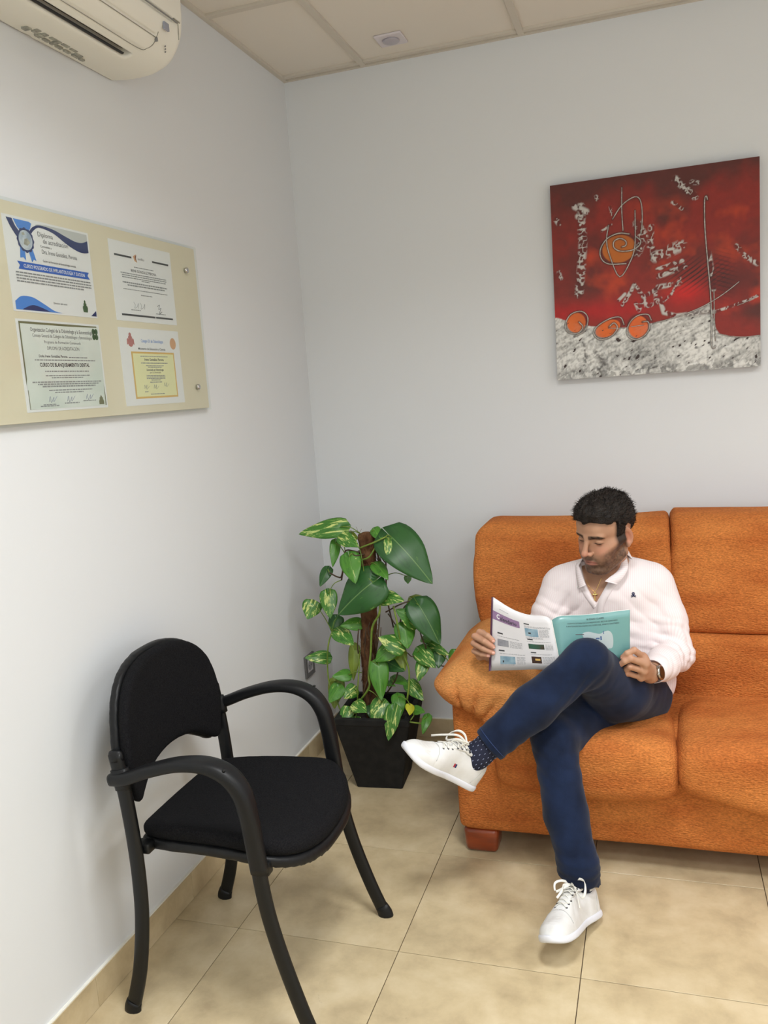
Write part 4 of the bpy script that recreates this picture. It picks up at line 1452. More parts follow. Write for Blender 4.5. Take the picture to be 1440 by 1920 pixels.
def leaf_mat(name, green, green2, yel, amount):
    m = bpy.data.materials.new(name)
    m.use_nodes = True
    nt = m.node_tree
    N, L = nt.nodes, nt.links
    bs = N['Principled BSDF']
    uvn = N.new('ShaderNodeUVMap')
    oi = N.new('ShaderNodeObjectInfo')
    cmb = N.new('ShaderNodeCombineXYZ')
    mulr = N.new('ShaderNodeMath')
    mulr.operation = 'MULTIPLY'
    mulr.inputs[1].default_value = 50.0
    L.new(oi.outputs['Random'], mulr.inputs[0])
    L.new(mulr.outputs[0], cmb.inputs[2])
    mp = N.new('ShaderNodeMapping')
    mp.inputs['Scale'].default_value = (2.6, 6.5, 1)
    mp.inputs['Rotation'].default_value = (0, 0, 0.5)
    L.new(uvn.outputs[0], mp.inputs[0])
    add = N.new('ShaderNodeVectorMath')
    L.new(mp.outputs[0], add.inputs[0])
    L.new(cmb.outputs[0], add.inputs[1])
    no = N.new('ShaderNodeTexNoise')
    no.inputs['Scale'].default_value = 1.0
    no.inputs['Detail'].default_value = 5.0
    no.inputs['Roughness'].default_value = 0.7
    no.inputs['Distortion'].default_value = 0.6
    L.new(add.outputs[0], no.inputs['Vector'])
    cr = N.new('ShaderNodeValToRGB')
    e = cr.color_ramp.elements
    e[0].position, e[0].color = 0.25, (*green, 1)
    e[1].position, e[1].color = 0.5, (*green2, 1)
    a = e.new(1 - amount)
    a.color = (*green2, 1)
    b = e.new(min(0.99, 1 - amount + 0.05))
    b.color = (*yel, 1)
    L.new(no.outputs['Fac'], cr.inputs[0])
    # pale midrib
    sx = N.new('ShaderNodeSeparateXYZ')
    L.new(uvn.outputs[0], sx.inputs[0])
    ab = N.new('ShaderNodeMath')
    ab.operation = 'SUBTRACT'
    L.new(sx.outputs[1], ab.inputs[0])
    ab.inputs[1].default_value = 0.5
    ab2 = N.new('ShaderNodeMath')
    ab2.operation = 'ABSOLUTE'
    L.new(ab.outputs[0], ab2.inputs[0])
    lt = N.new('ShaderNodeMath')
    lt.operation = 'LESS_THAN'
    lt.inputs[1].default_value = 0.012
    L.new(ab2.outputs[0], lt.inputs[0])
    mm = N.new('ShaderNodeMath')
    mm.operation = 'MULTIPLY'
    mm.inputs[1].default_value = 0.35
    L.new(lt.outputs[0], mm.inputs[0])
    mx = N.new('ShaderNodeMix')
    mx.data_type = 'RGBA'
    L.new(mm.outputs[0], mx.inputs[0])
    L.new(cr.outputs[0], mx.inputs[6])
    mx.inputs[7].default_value = (*lin(150, 186, 110), 1)
    L.new(mx.outputs[2], bs.inputs['Base Color'])
    bs.inputs['Roughness'].default_value = 0.38
    bs.inputs['Specular IOR Level'].default_value = 0.45
    bs.inputs['Subsurface Weight'].default_value = 0.0
    return m


GRN, GRN2, YEL = lin(34, 84, 30), lin(72, 128, 46), lin(204, 214, 130)
ML = {'d': leaf_mat('dark_green_leaf', lin(26, 66, 30), lin(44, 92, 40), lin(120, 160, 70), 0.34),
      'v': leaf_mat('variegated_leaf', GRN, GRN2, YEL, 0.46),
      'g': leaf_mat('green_leaf', GRN, lin(78, 136, 44), YEL, 0.36),
      'o': leaf_mat('olive_leaf', lin(88, 106, 34), lin(118, 138, 44), lin(160, 170, 60), 0.3),
      'y': leaf_mat('yellowing_leaf', lin(170, 186, 40), lin(206, 206, 60), lin(220, 216, 90), 0.4)}
M_stem = mat('green_stem', lin(128, 150, 56), 0.5, lin(92, 124, 44), 30.0)
M_stemb = mat('brown_stem', lin(84, 66, 44), 0.6, lin(60, 44, 32), 30.0)
VINES = [([(600, 600), (597, 700), (552, 790), (542, 950), (528, 1100), (532, 1180), (470, 1275)], -0.455, 0.0042, 0),
         ([(690, 650), (712, 750), (748, 940), (790, 1060), (790, 1180), (780, 1265)], -0.44, 0.0036, 0),
         ([(640, 690), (735, 640), (815, 622), (850, 700), (868, 830), (905, 930)], -0.40, 0.0026, 1),
         ([(290, 815), (265, 900), (258, 1020), (270, 1150), (320, 1270), (352, 1335)], -0.42, 0.0030, 0),
         ([(272, 433), (325, 460), (352, 450), (368, 330), (385, 285), (470, 300)], -0.42, 0.0030, 1),
         ([(350, 480), (362, 400), (375, 290)], -0.42, 0.0032, 1),
         ([(720, 1405), (800, 1410), (870, 1420)], -0.50, 0.0030, 0),
         ([(720, 1410), (790, 1405), (822, 1370)], -0.49, 0.0026, 0),
         ([(785, 960), (812, 982), (845, 968)], -0.40, 0.0022, 1),
         ([(1000, 1042), (1030, 1042), (1050, 1010)], -0.40, 0.0022, 1),
         ([(640, 320), (642, 480), (648, 600), (690, 790)], -0.36, 0.0030, 1),
         ([(720, 1080), (700, 1140), (640, 1230)], -0.38, 0.0030, 1),
         ([(462, 800), (455, 900), (460, 960)], -0.43, 0.0026, 1),
         ([(600, 700), (590, 860), (575, 960)], -0.425, 0.0030, 1),
         ([(505, 500), (490, 380), (470, 280), (450, 262)], -0.432, 0.0016, 0),
         ([(655, 700), (720, 780), (760, 660), (815, 622)], -0.39, 0.0026, 1),
         ([(570, 270), (530, 330), (480, 350)], -0.432, 0.0030, 0),
         ([(455, 1280), (458, 1160), (470, 1000)], -0.435, 0.0026, 0),
         ([(540, 1090), (500, 1200), (490, 1290)], -0.432, 0.0026, 1),
         ([(470, 270), (560, 235), (640, 198)], -0.433, 0.0030, 0),
         ([(410, 290), (440, 320), (500, 310)], -0.43, 0.0024, 1)]
anch = []
for pts, y, r, b in VINES:
    P = [pp(a, c, y - 0.012 * math.sin(i * 1.7)) for i, (a, c) in enumerate(pts)]
    if P[-1][2] < 0.30:
        P.append(P[-1] * 0.6 + np.array([PC[0], PC[1], 0.235]) * 0.4 if P[-1][0] < 0.5 else P[-1])
    V, F = tube(P, r, n=8, sub=6)
    mk('vine', V, F, M_stemb if b else M_stem, plant)
    anch.append(catmull(P, 5))
for z in np.linspace(0.28, 0.95, 20):
    xc = np.interp(z, [p[2] for p in pole_pts], [p[0] for p in pole_pts])
    anch.append(np.array([[xc + 0.026 * math.cos(a), PY + 0.026 * math.sin(a), z] for a in np.linspace(0, 6.28, 8)]))
anch = np.concatenate(anch)
root_parts = []
for k in range(16):
    a, c = 575 + rs.uniform(-8, 20), 250 + rs.uniform(0, 60)
    y = -0.37 + rs.uniform(-0.03, 0.03)
    root_parts.append(tube([pp(a, c, y), pp(a + rs.uniform(0, 25), c + 60, y - 0.01), pp(a + rs.uniform(10, 60), c + 90 + rs.uniform(0, 50), y)], 0.0014, n=5, sub=3))
for k in range(14):
    a, c = 470 + rs.uniform(-40, 20), 270 + rs.uniform(-10, 40)
    root_parts.append(tube([pp(a + 30, c, -0.40), pp(a - 10, c + 25, -0.42), pp(a - 15 + rs.uniform(-20, 20), c + 60, -0.41)], 0.0013, n=5, sub=3))
for k in range(22):
    a, c = rs.uniform(480, 610), rs.uniform(720, 1200)
    root_parts.append(tube([pp(a, c, -0.43), pp(a + rs.uniform(-12, 12), c + 60, -0.434), pp(a + rs.uniform(-20, 20), c + rs.uniform(90, 160), -0.43)], 0.0017, n=5, sub=3))
o = mk('aerial_roots', *join(root_parts), M_stemb, plant)
o['kind'] = 'stuff'

LEAVES = [  # base x, y, tip x, y, width (crop px), depth, kind, fold/droop
    (350, 130, 62, 172, 118, -.40, 'v'), (352, 195, 462, 262, 88, -.42, 'v'), (312, 236, 295, 392, 62, -.39, 'g'), (400, 325, 440, 502, 118, -.46, 'g'),
    (262, 408, 207, 520, 66, -.41, 'd'), (560, 490, 315, 705, 235, -.475, 'd'), (165, 630, 128, 738, 112, -.42, 'v'), (262, 566, 275, 730, 100, -.43, 'v'),
    (320, 725, 285, 822, 92, -.40, 'd'), (470, 762, 342, 778, 78, -.43, 'g'), (325, 812, 430, 905, 100, -.44, 'v'), (262, 985, 112, 985, 84, -.40, 'v'),
    (398, 1100, 288, 1112, 76, -.43, 'g'), (335, 1180, 268, 1282, 96, -.45, 'g'), (318, 1145, 300, 1325, 100, -.41, 'o'), (438, 1190, 368, 1255, 84, -.45, 'v'),
    (435, 930, 425, 1142, 68, -.40, 'o'), (672, 190, 950, 492, 235, -.43, 'd'), (565, 148, 612, 218, 62, -.41, 'g'), (665, 222, 668, 352, 66, -.44, 'v'),
    (578, 378, 655, 470, 82, -.44, 'g'), (610, 590, 748, 606, 96, -.45, 'v'), (845, 755, 715, 672, 108, -.42, 'v'), (820, 605, 965, 695, 100, -.36, 'o'),
    (855, 640, 1000, 900, 172, -.42, 'd'), (745, 915, 592, 855, 122, -.46, 'v'), (760, 778, 785, 932, 116, -.43, 'g'), (680, 925, 568, 1012, 108, -.45, 'g'),
    (640, 1010, 762, 1075, 92, -.41, 'd'), (725, 930, 765, 1077, 76, -.41, 'o'), (592, 1035, 612, 1268, 108, -.47, 'g'), (918, 905, 1052, 968, 66, -.38, 'v'),
    (858, 940, 962, 1052, 104, -.41, 'v'), (990, 957, 985, 1057, 76, -.40, 'd'), (1105, 952, 1070, 1052, 80, -.39, 'g'), (890, 1010, 850, 1142, 78, -.42, 'v'),
    (688, 1118, 795, 1160, 60, -.38, 'g'), (795, 1155, 886, 1268, 86, -.41, 'v'), (440, 1290, 512, 1345, 86, -.50, 'v'), (395, 1325, 350, 1412, 82, -.50, 'v'),
    (445, 1380, 442, 1446, 58, -.505, 'v'), (620, 1280, 545, 1405, 110, -.48, 'v'), (720, 1240, 738, 1372, 80, -.45, 'g'), (690, 1325, 652, 1532, 98, -.525, 'v'),
    (580, 1360, 650, 1412, 80, -.50, 'v'), (822, 1325, 896, 1345, 56, -.48, 'g'), (800, 1300, 798, 1362, 52, -.482, 'y'), (915, 1372, 880, 1485, 52, -.50, 'g'),
    (880, 858, 930, 880, 50, -.37, 'g'), (392, 178, 456, 208, 50, -.37, 'o'), (783, 455, 785, 502, 42, -.39, 'g'), (640, 1150, 700, 1172, 34, -.37, 'g'),
    (600, 215, 605, 300, 70, -.37, 'd'), (660, 990, 640, 1080, 60, -.39, 'd'), (545, 1310, 560, 1400, 70, -.47, 'd')]


def leaf(base, tip, width, seed, fold, droop):
    r = random.Random(seed)
    base, tip = np.array(base, float), np.array(tip, float)
    ax = tip - base
    L = np.linalg.norm(ax)
    ax /= L
    view = CAM - (base + tip) / 2
    view[2] *= 1.4
    view /= np.linalg.norm(view)
    nrm = view + np.array([r.uniform(-0.35, 0.35), 0, r.uniform(0.0, 0.5)])
    nrm -= nrm @ ax * ax
    nrm /= np.linalg.norm(nrm)
    sd = np.cross(ax, nrm)
    nu, nv = 15, 10
    V, UV = [], []
    for i in range(nu + 1):
        t = i / nu
        hw = (math.sin(math.pi * min(1, t ** 0.54)) ** 0.72) * (1 - 0.25 * t) * 1.14 if 0 < t < 1 else 0.0
        hw = max(hw, 0.02 if t < 1 else 0.0)
        for j in range(nv + 1):
            s = -1 + 2 * j / nv
            back = 0.21 * abs(s) ** 1.3 * max(0.0, 1 - t / 0.45) ** 1.2
            a = (t - back) * L
            c = s * hw * width / 2 / 0.93
            h = fold * width * (0.25 - abs(s) ** 1.2 * 0.55) * (hw) - droop * L * (t - 0.35) ** 2 + 0.012 * width * math.sin(9 * t + seed) * abs(s) * 3
            V.append(base + ax * a + sd * c + nrm * h)
            UV.append((t, 0.5 + s * hw * 0.5))
    F = []
    for i in range(nu):
        for j in range(nv):
            k = i * (nv + 1) + j
            F.append((k, k + 1, k + nv + 2, k + nv + 1))
    V = np.array(V)
    # give the blade a real thickness
    n = len(V)
    V2 = np.vstack([V, V - nrm * 0.0006])
    F2 = F + [tuple(q + n for q in f[::-1]) for f in F]
    rim = [i * (nv + 1) for i in range(nu + 1)] + [nu * (nv + 1) + j for j in range(1, nv + 1)] + [i * (nv + 1) + nv for i in range(nu - 1, -1, -1)] + [j for j in range(nv - 1, 0, -1)]
    m = len(rim)
    F2 += [(rim[i], rim[(i + 1) % m], rim[(i + 1) % m] + n, rim[i] + n) for i in range(m)]
    return V2, F2, UV + UV, nrm


for k, (bx_, by_, tx_, ty_, w, y, kd) in enumerate(LEAVES):
    r = random.Random(k * 7 + 1)
    b3 = pp(bx_, by_, y + 0.012)
    t3 = pp(tx_, ty_, y - 0.020 - 0.02 * r.random())
    if t3[0] < 0.02:
        t3[0] = 0.02
    V, F, UVs, nrm = leaf(b3, t3, 1.13 * w / 3.4912 / 545, k, r.uniform(0.10, 0.24), r.uniform(0.05, 0.30))
    V[:, 0] = np.maximum(V[:, 0], 0.012)
    lf = mk('leaf', V, F, ML[kd], plant, uv=UVs)
    d = np.linalg.norm(anch - b3, axis=1)
    q = anch[np.argmin(d)]
    dist = d.min()
    if dist > 0.004:
        mid = (b3 + q) / 2 + np.array([0, -0.006, 0.10 * dist + 0.004])
        mk('petiole', *tube([b3 + (t3 - b3) * 0.02 - nrm * 0.001, mid, q], [0.0014, 0.0016, 0.0020], n=6, sub=5), M_stem, lf)

# ---------------------------------------------------------------- seated man
SK0, SK1 = lin(190, 148, 120), lin(168, 122, 96)
M_skin = mat('skin', SK0, 0.5, attr=True, bump=0.12, bscale=420.0, spec=0.4, bdist=0.0006)
M_skin.node_tree.nodes['Principled BSDF'].inputs['Subsurface Weight'].default_value = 0.06
M_skin.node_tree.nodes['Principled BSDF'].inputs['Subsurface Radius'].default_value = (0.012, 0.005, 0.003)
M_hair = mat('dark_hair', (0.010, 0.0075, 0.006), 0.55, (0.020, 0.014, 0.011), 60.0, 0.8, 260.0, spec=0.3, stretch=(1, 1, 1), bdist=0.004)
M_shirt = bpy.data.materials.new('pink_striped_shirt')
M_jean = mat('navy_denim', lin(24, 37, 64), 0.85, lin(15, 25, 46), 14.0, 0.5, 700.0, spec=0.15, bdist=0.0008, sheen=0.1)
M_sockm = mat('navy_sock', lin(22, 26, 48), 0.9)


def build_shirt_mat(m):
    m.use_nodes = True
    nt = m.node_tree
    N, L = nt.nodes, nt.links
    bs = N['Principled BSDF']
    bs.inputs['Roughness'].default_value = 0.8
    bs.inputs['Specular IOR Level'].default_value = 0.2
    at = N.new('ShaderNodeAttribute')
    at.attribute_name = 'col'
    sp = N.new('ShaderNodeSeparateColor')
    L.new(at.outputs['Color'], sp.inputs[0])
    mm = N.new('ShaderNodeMath')
    mm.operation = 'MULTIPLY'
    mm.inputs[1].default_value = 2 * math.pi / 0.0062
    L.new(sp.outputs[0], mm.inputs[0])
    sn = N.new('ShaderNodeMath')
    sn.operation = 'SINE'
    L.new(mm.outputs[0], sn.inputs[0])
    mr = N.new('ShaderNodeMapRange')
    mr.inputs[1].default_value = -0.3
    mr.inputs[2].default_value = 0.6
    L.new(sn.outputs[0], mr.inputs[0])
    mx = N.new('ShaderNodeMix')
    mx.data_type = 'RGBA'
    L.new(mr.outputs[0], mx.inputs[0])
    mx.inputs[6].default_value = (*lin(238, 229, 229), 1)
    mx.inputs[7].default_value = (*lin(233, 219, 220), 1)
    L.new(mx.outputs[2], bs.inputs['Base Color'])


build_shirt_mat(M_shirt)
M_shirtw = mat('white_shirt_lining', lin(238, 230, 230), 0.8)


def V3(*a):
    return np.array(a, float)


# ---- pose: joints from the photo's sight lines at their own depths
EYES = U(1103, 1015, 'y', -0.690)
YAW, PIT, ROL = math.radians(-35), math.radians(13), math.radians(4)
HR = np.array((Matrix.Rotation(YAW, 3, 'Z') @ Matrix.Rotation(PIT, 3, 'X') @ Matrix.Rotation(ROL, 3, 'Y')))
HO = EYES - HR @ V3(0, -0.084, 0.0)


def hw(*p):
    return HO + HR @ V3(*p)


NB = V3(1.214, -0.548, 0.853)      # base of the neck
CH = V3(1.205, -0.530, 0.735)
PV = V3(1.222, -0.520, 0.470)
SL, SR = V3(1.352, -0.515, 0.795), V3(1.055, -0.545, 0.795)
EL = U(1268, 1226, 'y', -0.585)
WL = U(1219, 1263, 'y', -0.800)
ER = U(1010, 1205, 'y', -0.64)
WR = U(925, 1226, 'y', -0.835)
HL, HRt = V3(1.292, -0.560, 0.445), V3(1.145, -0.560, 0.445)
KL = U(1101, 1240, 'y', -0.970)
AL = V3(0.872, -1.104, 0.452)
KR = U(1038, 1390, 'y', -0.985)
AR = V3(1.136, -1.108, 0.100)
SOLE_R = 0.0

person = thing('person', 'dark haired bearded man in pink striped shirt and navy jeans reading on the sofa', 'person', (1.22, -0.62, 0.42))


# ---- head, in its own frame (x: image right, -y: forward, z up), metres
def f_head(Q, detail=True):
    A = np.abs(Q[:, 0:1])
    S = np.concatenate([A, Q[:, 1:]], 1)
    d = s_ell(Q, (0, 0.010, 0.034), (0.0735, 0.094, 0.078))
    d = smin(d, s_ell(Q, (0, -0.030, 0.036), (0.0635, 0.060, 0.058)), 0.02)
    d = smin(d, s_ell(Q, (0, -0.020, -0.035), (0.0590, 0.066, 0.075)), 0.02)
    # cheekbones, jaw line, chin
    d = smin(d, s_rc(S, (0.050, -0.045, -0.020), (0.064, 0.0, -0.012), 0.015, 0.010), 0.022)
    d = smin(d, s_rc(S, (0.056, 0.004, -0.062), (0.030, -0.058, -0.100), 0.015, 0.014), 0.022)
    d = smin(d, s_rc(S, (0.0, -0.074, -0.100), (0.013, -0.072, -0.101), 0.0150, 0.0140), 0.020)
    d = smin(d, s_ell(S, (0.030, -0.058, -0.050), (0.026, 0.022, 0.034)), 0.018)
    # muzzle
    d = smin(d, s_ell(Q, (0, -0.072, -0.066), (0.026, 0.018, 0.022)), 0.014)
    # brow ridge
    d = smin(d, s_rc(S, (0.006, -0.0855, 0.0155), (0.042, -0.0740, 0.0180), 0.0065, 0.0060), 0.012)
    # eye sockets
    d = smax(d, -s_ell(S, (0.0325, -0.0985, 0.002), (0.0185, 0.0175, 0.0125)), 0.010)
    # eyeballs with closed-down lids
    lid = s_sph(S, (0.0315, -0.0690, -0.0005), 0.01280)
    d = smin(d, lid, 0.003)
    # nose
    d = smin(d, s_rc(Q, (0, -0.0860, 0.014), (0, -0.1060, -0.026), 0.0062, 0.0088), 0.010)
    d = smin(d, s_ell(Q, (0, -0.1095, -0.0330), (0.0100, 0.0098, 0.0088)), 0.006)
    d = smin(d, s_ell(S, (0.0120, -0.0960, -0.0365), (0.0066, 0.0095, 0.0072)), 0.005)
    d = smax(d, -s_ell(S, (0.0062, -0.1020, -0.0435), (0.0036, 0.0060, 0.0030)), 0.002)
    if detail:
        # lips and mouth line
        mz = -0.0675 - 0.0022 * (S[:, 0] / 0.024) ** 2
        yl = -0.0905 + 0.010 * (S[:, 0] / 0.026) ** 2
        up = np.sqrt((Q[:, 1] - yl - 0.0004) ** 2 + ((Q[:, 2] - mz - 0.0036) * 1.0) ** 2) - 0.0046 * np.sqrt(np.clip(1 - (S[:, 0] / 0.0255) ** 2, 0.0, 1))
        lo = np.sqrt((Q[:, 1] - yl + 0.0002) ** 2 + ((Q[:, 2] - mz + 0.0046)) ** 2) - 0.0056 * np.sqrt(np.clip(1 - (S[:, 0] / 0.0230) ** 2, 0.0, 1))
        d = smin(d, up, 0.0035)
        d = smin(d, lo, 0.0040)
        cut = np.sqrt((Q[:, 1] - yl + 0.0052) ** 2 * 0.35 + (Q[:, 2] - mz) ** 2) - 0.0011
        d = np.where(S[:, 0] < 0.0265, smax(d, -cut, 0.0015), d)
        d = smax(d, -s_ell(Q, (0, -0.0985, -0.0520), (0.0022, 0.0035, 0.0060)), 0.003)
        d = smax(d, -s_ell(Q, (0, -0.0965, -0.0835), (0.0120, 0.0045, 0.0035)), 0.005)
        # lid slit
        sl = np.sqrt((S[:, 1] + 0.0815) ** 2 * 0.3 + (Q[:, 2] + 0.0048 - 0.020 * np.abs(S[:, 0] - 0.0315) ** 1.0 * 0.12) ** 2) - 0.0009
        d = np.where(np.abs(S[:, 0] - 0.0315) < 0.0125, smax(d, -sl, 0.001), d)
        cr = np.sqrt((S[:, 1] + 0.0790) ** 2 * 0.3 + (Q[:, 2] - 0.0085 + 18 * (S[:, 0] - 0.0315) ** 2) ** 2) - 0.0007
        d = np.where(np.abs(S[:, 0] - 0.0315) < 0.0135, smax(d, -cr, 0.0015), d)
    # ears
    E_ = Q.copy()
    E_[:, 0] = S[:, 0] - 0.0725
    ca, sa = math.cos(0.30), math.sin(0.30)
    E2 = np.stack([E_[:, 0] * ca - (E_[:, 1] - 0.012) * sa * 1.0, (E_[:, 1] - 0.012) * ca + E_[:, 0] * sa, E_[:, 2] + 0.010], 1)
    # ear plane: E2[:,0] thickness, E2[:,1] depth, E2[:,2] height
    yy, zz = E2[:, 1] + 0.12 * (E2[:, 2]), E2[:, 2]
    rr = np.sqrt((yy / 0.0165) ** 2 + ((zz - 0.002) / (0.0275 + 0.0 * zz)) ** 2)
    shell = np.maximum((rr - 1) * 0.0175, np.abs(E2[:, 0]) - 0.0042)
    bowl = s_ell(np.stack([E2[:, 0] - 0.0060, yy + 0.002, zz + 0.001], 1), (0, 0, 0), (0.0065, 0.0115, 0.0205))
    shell = smax(shell, -bowl, 0.003)
    shell = smin(shell, s_ell(np.stack([E2[:, 0] - 0.001, yy, zz], 1), (0, -0.006, -0.026), (0.0040, 0.0070, 0.0085)), 0.004)
    shell = smin(shell, s_ell(np.stack([E2[:, 0] - 0.002, yy, zz], 1), (0, -0.0135, -0.003), (0.0040, 0.0042, 0.0060)), 0.003)
    d = smin(d, shell - 0.0012, 0.004)
    return d


def to_head(P):
    return (P - f32(HO)) @ f32(HR)


NK0 = hw(-0.004, 0.020, -0.060)
TRAP = [(NB + V3(0, 0.02, -0.016), SL + V3(-0.02, 0.005, 0.015), 0.045, 0.045), (NB + V3(0, 0.02, -0.016), SR + V3(0.02, 0.005, 0.015), 0.045, 0.045)]


def torso(P, g=0.0):
    """chest and belly; g inflates for cloth"""
    def sect(c, rx, ry, rz):
        return s_ell(P, c, (rx + g, ry + g, rz + g))
    # wide round cones squashed front to back
    Q = P.copy()
    a, b = CH + V3(0, 0.0, 0.035), CH + V3(0.005, 0.005, -0.10)
    Q[:, 0] = (P[:, 0] - 1.21) * 0.62 + 1.21
    d = s_rc(Q, (1.207, -0.535, 0.770), (1.210, -0.535, 0.640), 0.100 + g, 0.098 + g)
    d = smin(d, s_rc(Q, (1.210, -0.535, 0.640), (1.218, -0.530, 0.490), 0.098 + g, 0.104 + g), 0.04)
    for a, b, r0, r1 in TRAP:
        d = smin(d, s_rc(P, a, b, r0 + g, r1 + g), 0.045)
    return d


def f_neck(P):
    d = s_rc(P, NK0, NB + V3(0.0, 0.005, 0.0), 0.0500, 0.0540)
    d = smin(d, s_rc(P, hw(0.045, 0.015, -0.045), NB + V3(-0.010, -0.042, -0.020), 0.012, 0.010), 0.016)
    d = smin(d, s_rc(P, hw(0, -0.030, -0.085), NB + V3(-0.012, -0.035, 0.01), 0.018, 0.022), 0.02)
    return d


def f_up(P):
    H = to_head(P)
    d = f_head(H)
    d = smin(d, f_neck(P), 0.016)
    d = smin(d, torso(P, -0.002), 0.03)
    return d


def skin_cols(P, head=True):
    n = len(P)
    C = np.tile(np.array(SK0), (n, 1))
    nz = fbm(f32(P), 30, 3, 4)
    C = blend(C, SK1, 0.35 + 0.5 * nz)
    if head:
        H = to_head(f32(P))
        S = np.concatenate([np.abs(H[:, 0:1]), H[:, 1:]], 1)

        def g(c, r):
            q = (S - np.array(c)) / np.array(r)
            return np.exp(-(q ** 2).sum(1))
        C = blend(C, lin(196, 128, 104), 0.6 * g((0.040, -0.065, -0.030), (0.022, 0.03, 0.018)))
        C = blend(C, lin(198, 124, 104), 0.75 * g((0, -0.110, -0.034), (0.013, 0.014, 0.011)))
        C = blend(C, lin(190, 112, 92), 0.5 * g((0.076, 0.012, -0.01), (0.012, 0.03, 0.03)))
        C = blend(C, lin(150, 104, 84), 0.55 * g((0.0315, -0.078, -0.010), (0.017, 0.02, 0.008)))
        # beard shadow: jaw, chin, upper lip
        nb = fbm(f32(P), 220, 2, 6)
        jl = np.clip((-0.040 - H[:, 2] + 0.62 * np.clip(S[:, 0] - 0.030, 0, 1) + 0.15 * np.clip(H[:, 1] + 0.06, 0, 1)) / 0.016, 0, 1)
        back = np.clip((0.010 - H[:, 1]) / 0.014, 0, 1) * np.clip((H[:, 2] + 0.135) / 0.02, 0, 1)
        mask = jl * back
        mask *= 1 - 0.85 * np.exp(-((S[:, 0] / 0.020) ** 2 + ((H[:, 2] + 0.070) / 0.0075) ** 2)) * (H[:, 1] < -0.075)
        mask *= 1 - 0.8 * g((0.034, -0.070, -0.052), (0.014, 0.03, 0.014))
        mous = np.exp(-(((S[:, 0] - 0.010) / 0.018) ** 2 + ((H[:, 2] + 0.0555) / 0.0055) ** 2)) * (H[:, 1] < -0.080)
        side = np.clip((S[:, 0] - 0.058) / 0.006, 0, 1) * np.exp(-((H[:, 1] + 0.012) / 0.012) ** 2) * np.clip((0.03 - H[:, 2]) / 0.02, 0, 1) * np.clip((H[:, 2] + 0.06) / 0.02, 0, 1)
        mask = np.clip(np.maximum(np.maximum(mask, mous * 0.9), side), 0, 1)
        C = blend(C, lin(64, 46, 36), mask * np.clip(0.78 + 0.26 * nb, 0, 1))
        mz = -0.0675 - 0.0022 * (S[:, 0] / 0.024) ** 2
        lip = np.clip(1.4 - np.hypot(S[:, 0] / 0.0235, (H[:, 2] - mz + 0.0006) / 0.0078) * 1.3, 0, 1) * (H[:, 1] < -0.074)
        C = blend(C, lin(160, 98, 86), np.clip(lip * 3, 0, 0.75))
        C = blend(C, lin(74, 36, 30), np.clip(1 - np.abs(H[:, 2] - mz) / 0.0013, 0, 1) * (S[:, 0] < 0.024) * (H[:, 1] < -0.078))
        # lash line, brows
        el = np.exp(-(((S[:, 0] - 0.0315) / 0.0125) ** 4 + ((H[:, 2] + 0.0048) / 0.0017) ** 2)) * (H[:, 1] < -0.060)
        C = blend(C, lin(34, 24, 20), np.clip(el * 1.3, 0, 1))
        bz = 0.0155 + 0.05 * (S[:, 0] - 0.012) - 2.2 * np.clip(S[:, 0] - 0.036, 0, 1) ** 1.5
        bw = 0.0060 - 0.05 * np.clip(S[:, 0] - 0.020, 0, 1)
        br = np.clip(1.35 - np.abs(H[:, 2] - bz) / bw, 0, 1) * np.clip((S[:, 0] - 0.008) / 0.003, 0, 1) * np.clip((0.051 - S[:, 0]) / 0.004, 0, 1) * (H[:, 1] < -0.04)
        C = blend(C, lin(30, 22, 18), np.clip(br * 2.0, 0, 1) * np.clip(0.9 + 0.3 * nb, 0, 1))
        sb = np.clip((S[:, 0] - 0.055) / 0.005, 0, 1) * np.exp(-((H[:, 1] + 0.018) / 0.019) ** 4) * np.clip((0.05 - H[:, 2]) / 0.01, 0, 1) * np.clip((H[:, 2] + 0.038) / 0.018, 0, 1)
        C = blend(C, lin(36, 28, 24), sb * 0.92)
        # scalp under the hair stays dark
        C = blend(C, lin(50, 38, 32), np.clip(-f_hairmask(H) / 0.006, 0, 1))
    return C


def f_hairmask(H):
    """negative where hair grows (head frame)"""
    S = np.abs(H[:, 0])
    y, z = H[:, 1], H[:, 2]
    # hairline height above the face as a function of how far round the head
    front = 0.066 - 0.006 * np.clip(1 - S / 0.02, 0, 1) - 0.012 * np.clip((S - 0.03) / 0.03, 0, 1)
    a = front - z
    temple = (-0.030 + 0.30 * np.clip(z - 0.02, -0.02, 0.1)) - y       # forward limit at the sides
    line_f = np.where(z > 0.060, a, np.maximum(a, temple))
    f = np.where(y > temple * 0 + (-0.030 + 0.10 * np.clip(z, 0, .1)), -0.01, a)
    f = np.minimum(f, 0.02)
    # around and behind the ear
    ear = 0.034 - np.hypot((y - 0.012) * 1.0, (z + 0.008) * 0.85)
    f = np.maximum(f, np.where(S > 0.05, ear * 0.9, -1))
    side_burn = np.where((y < 0.000) & (y > -0.030) & (z > -0.024) & (S > 0.05), -0.004 - 0.2 * np.clip(z + 0.024, 0, 0.02), 1.0)
    f = np.minimum(f, side_burn)
    low = np.where(y > 0.02, -(z + 0.062), -(z + 0.020))
    return np.maximum(f, low)


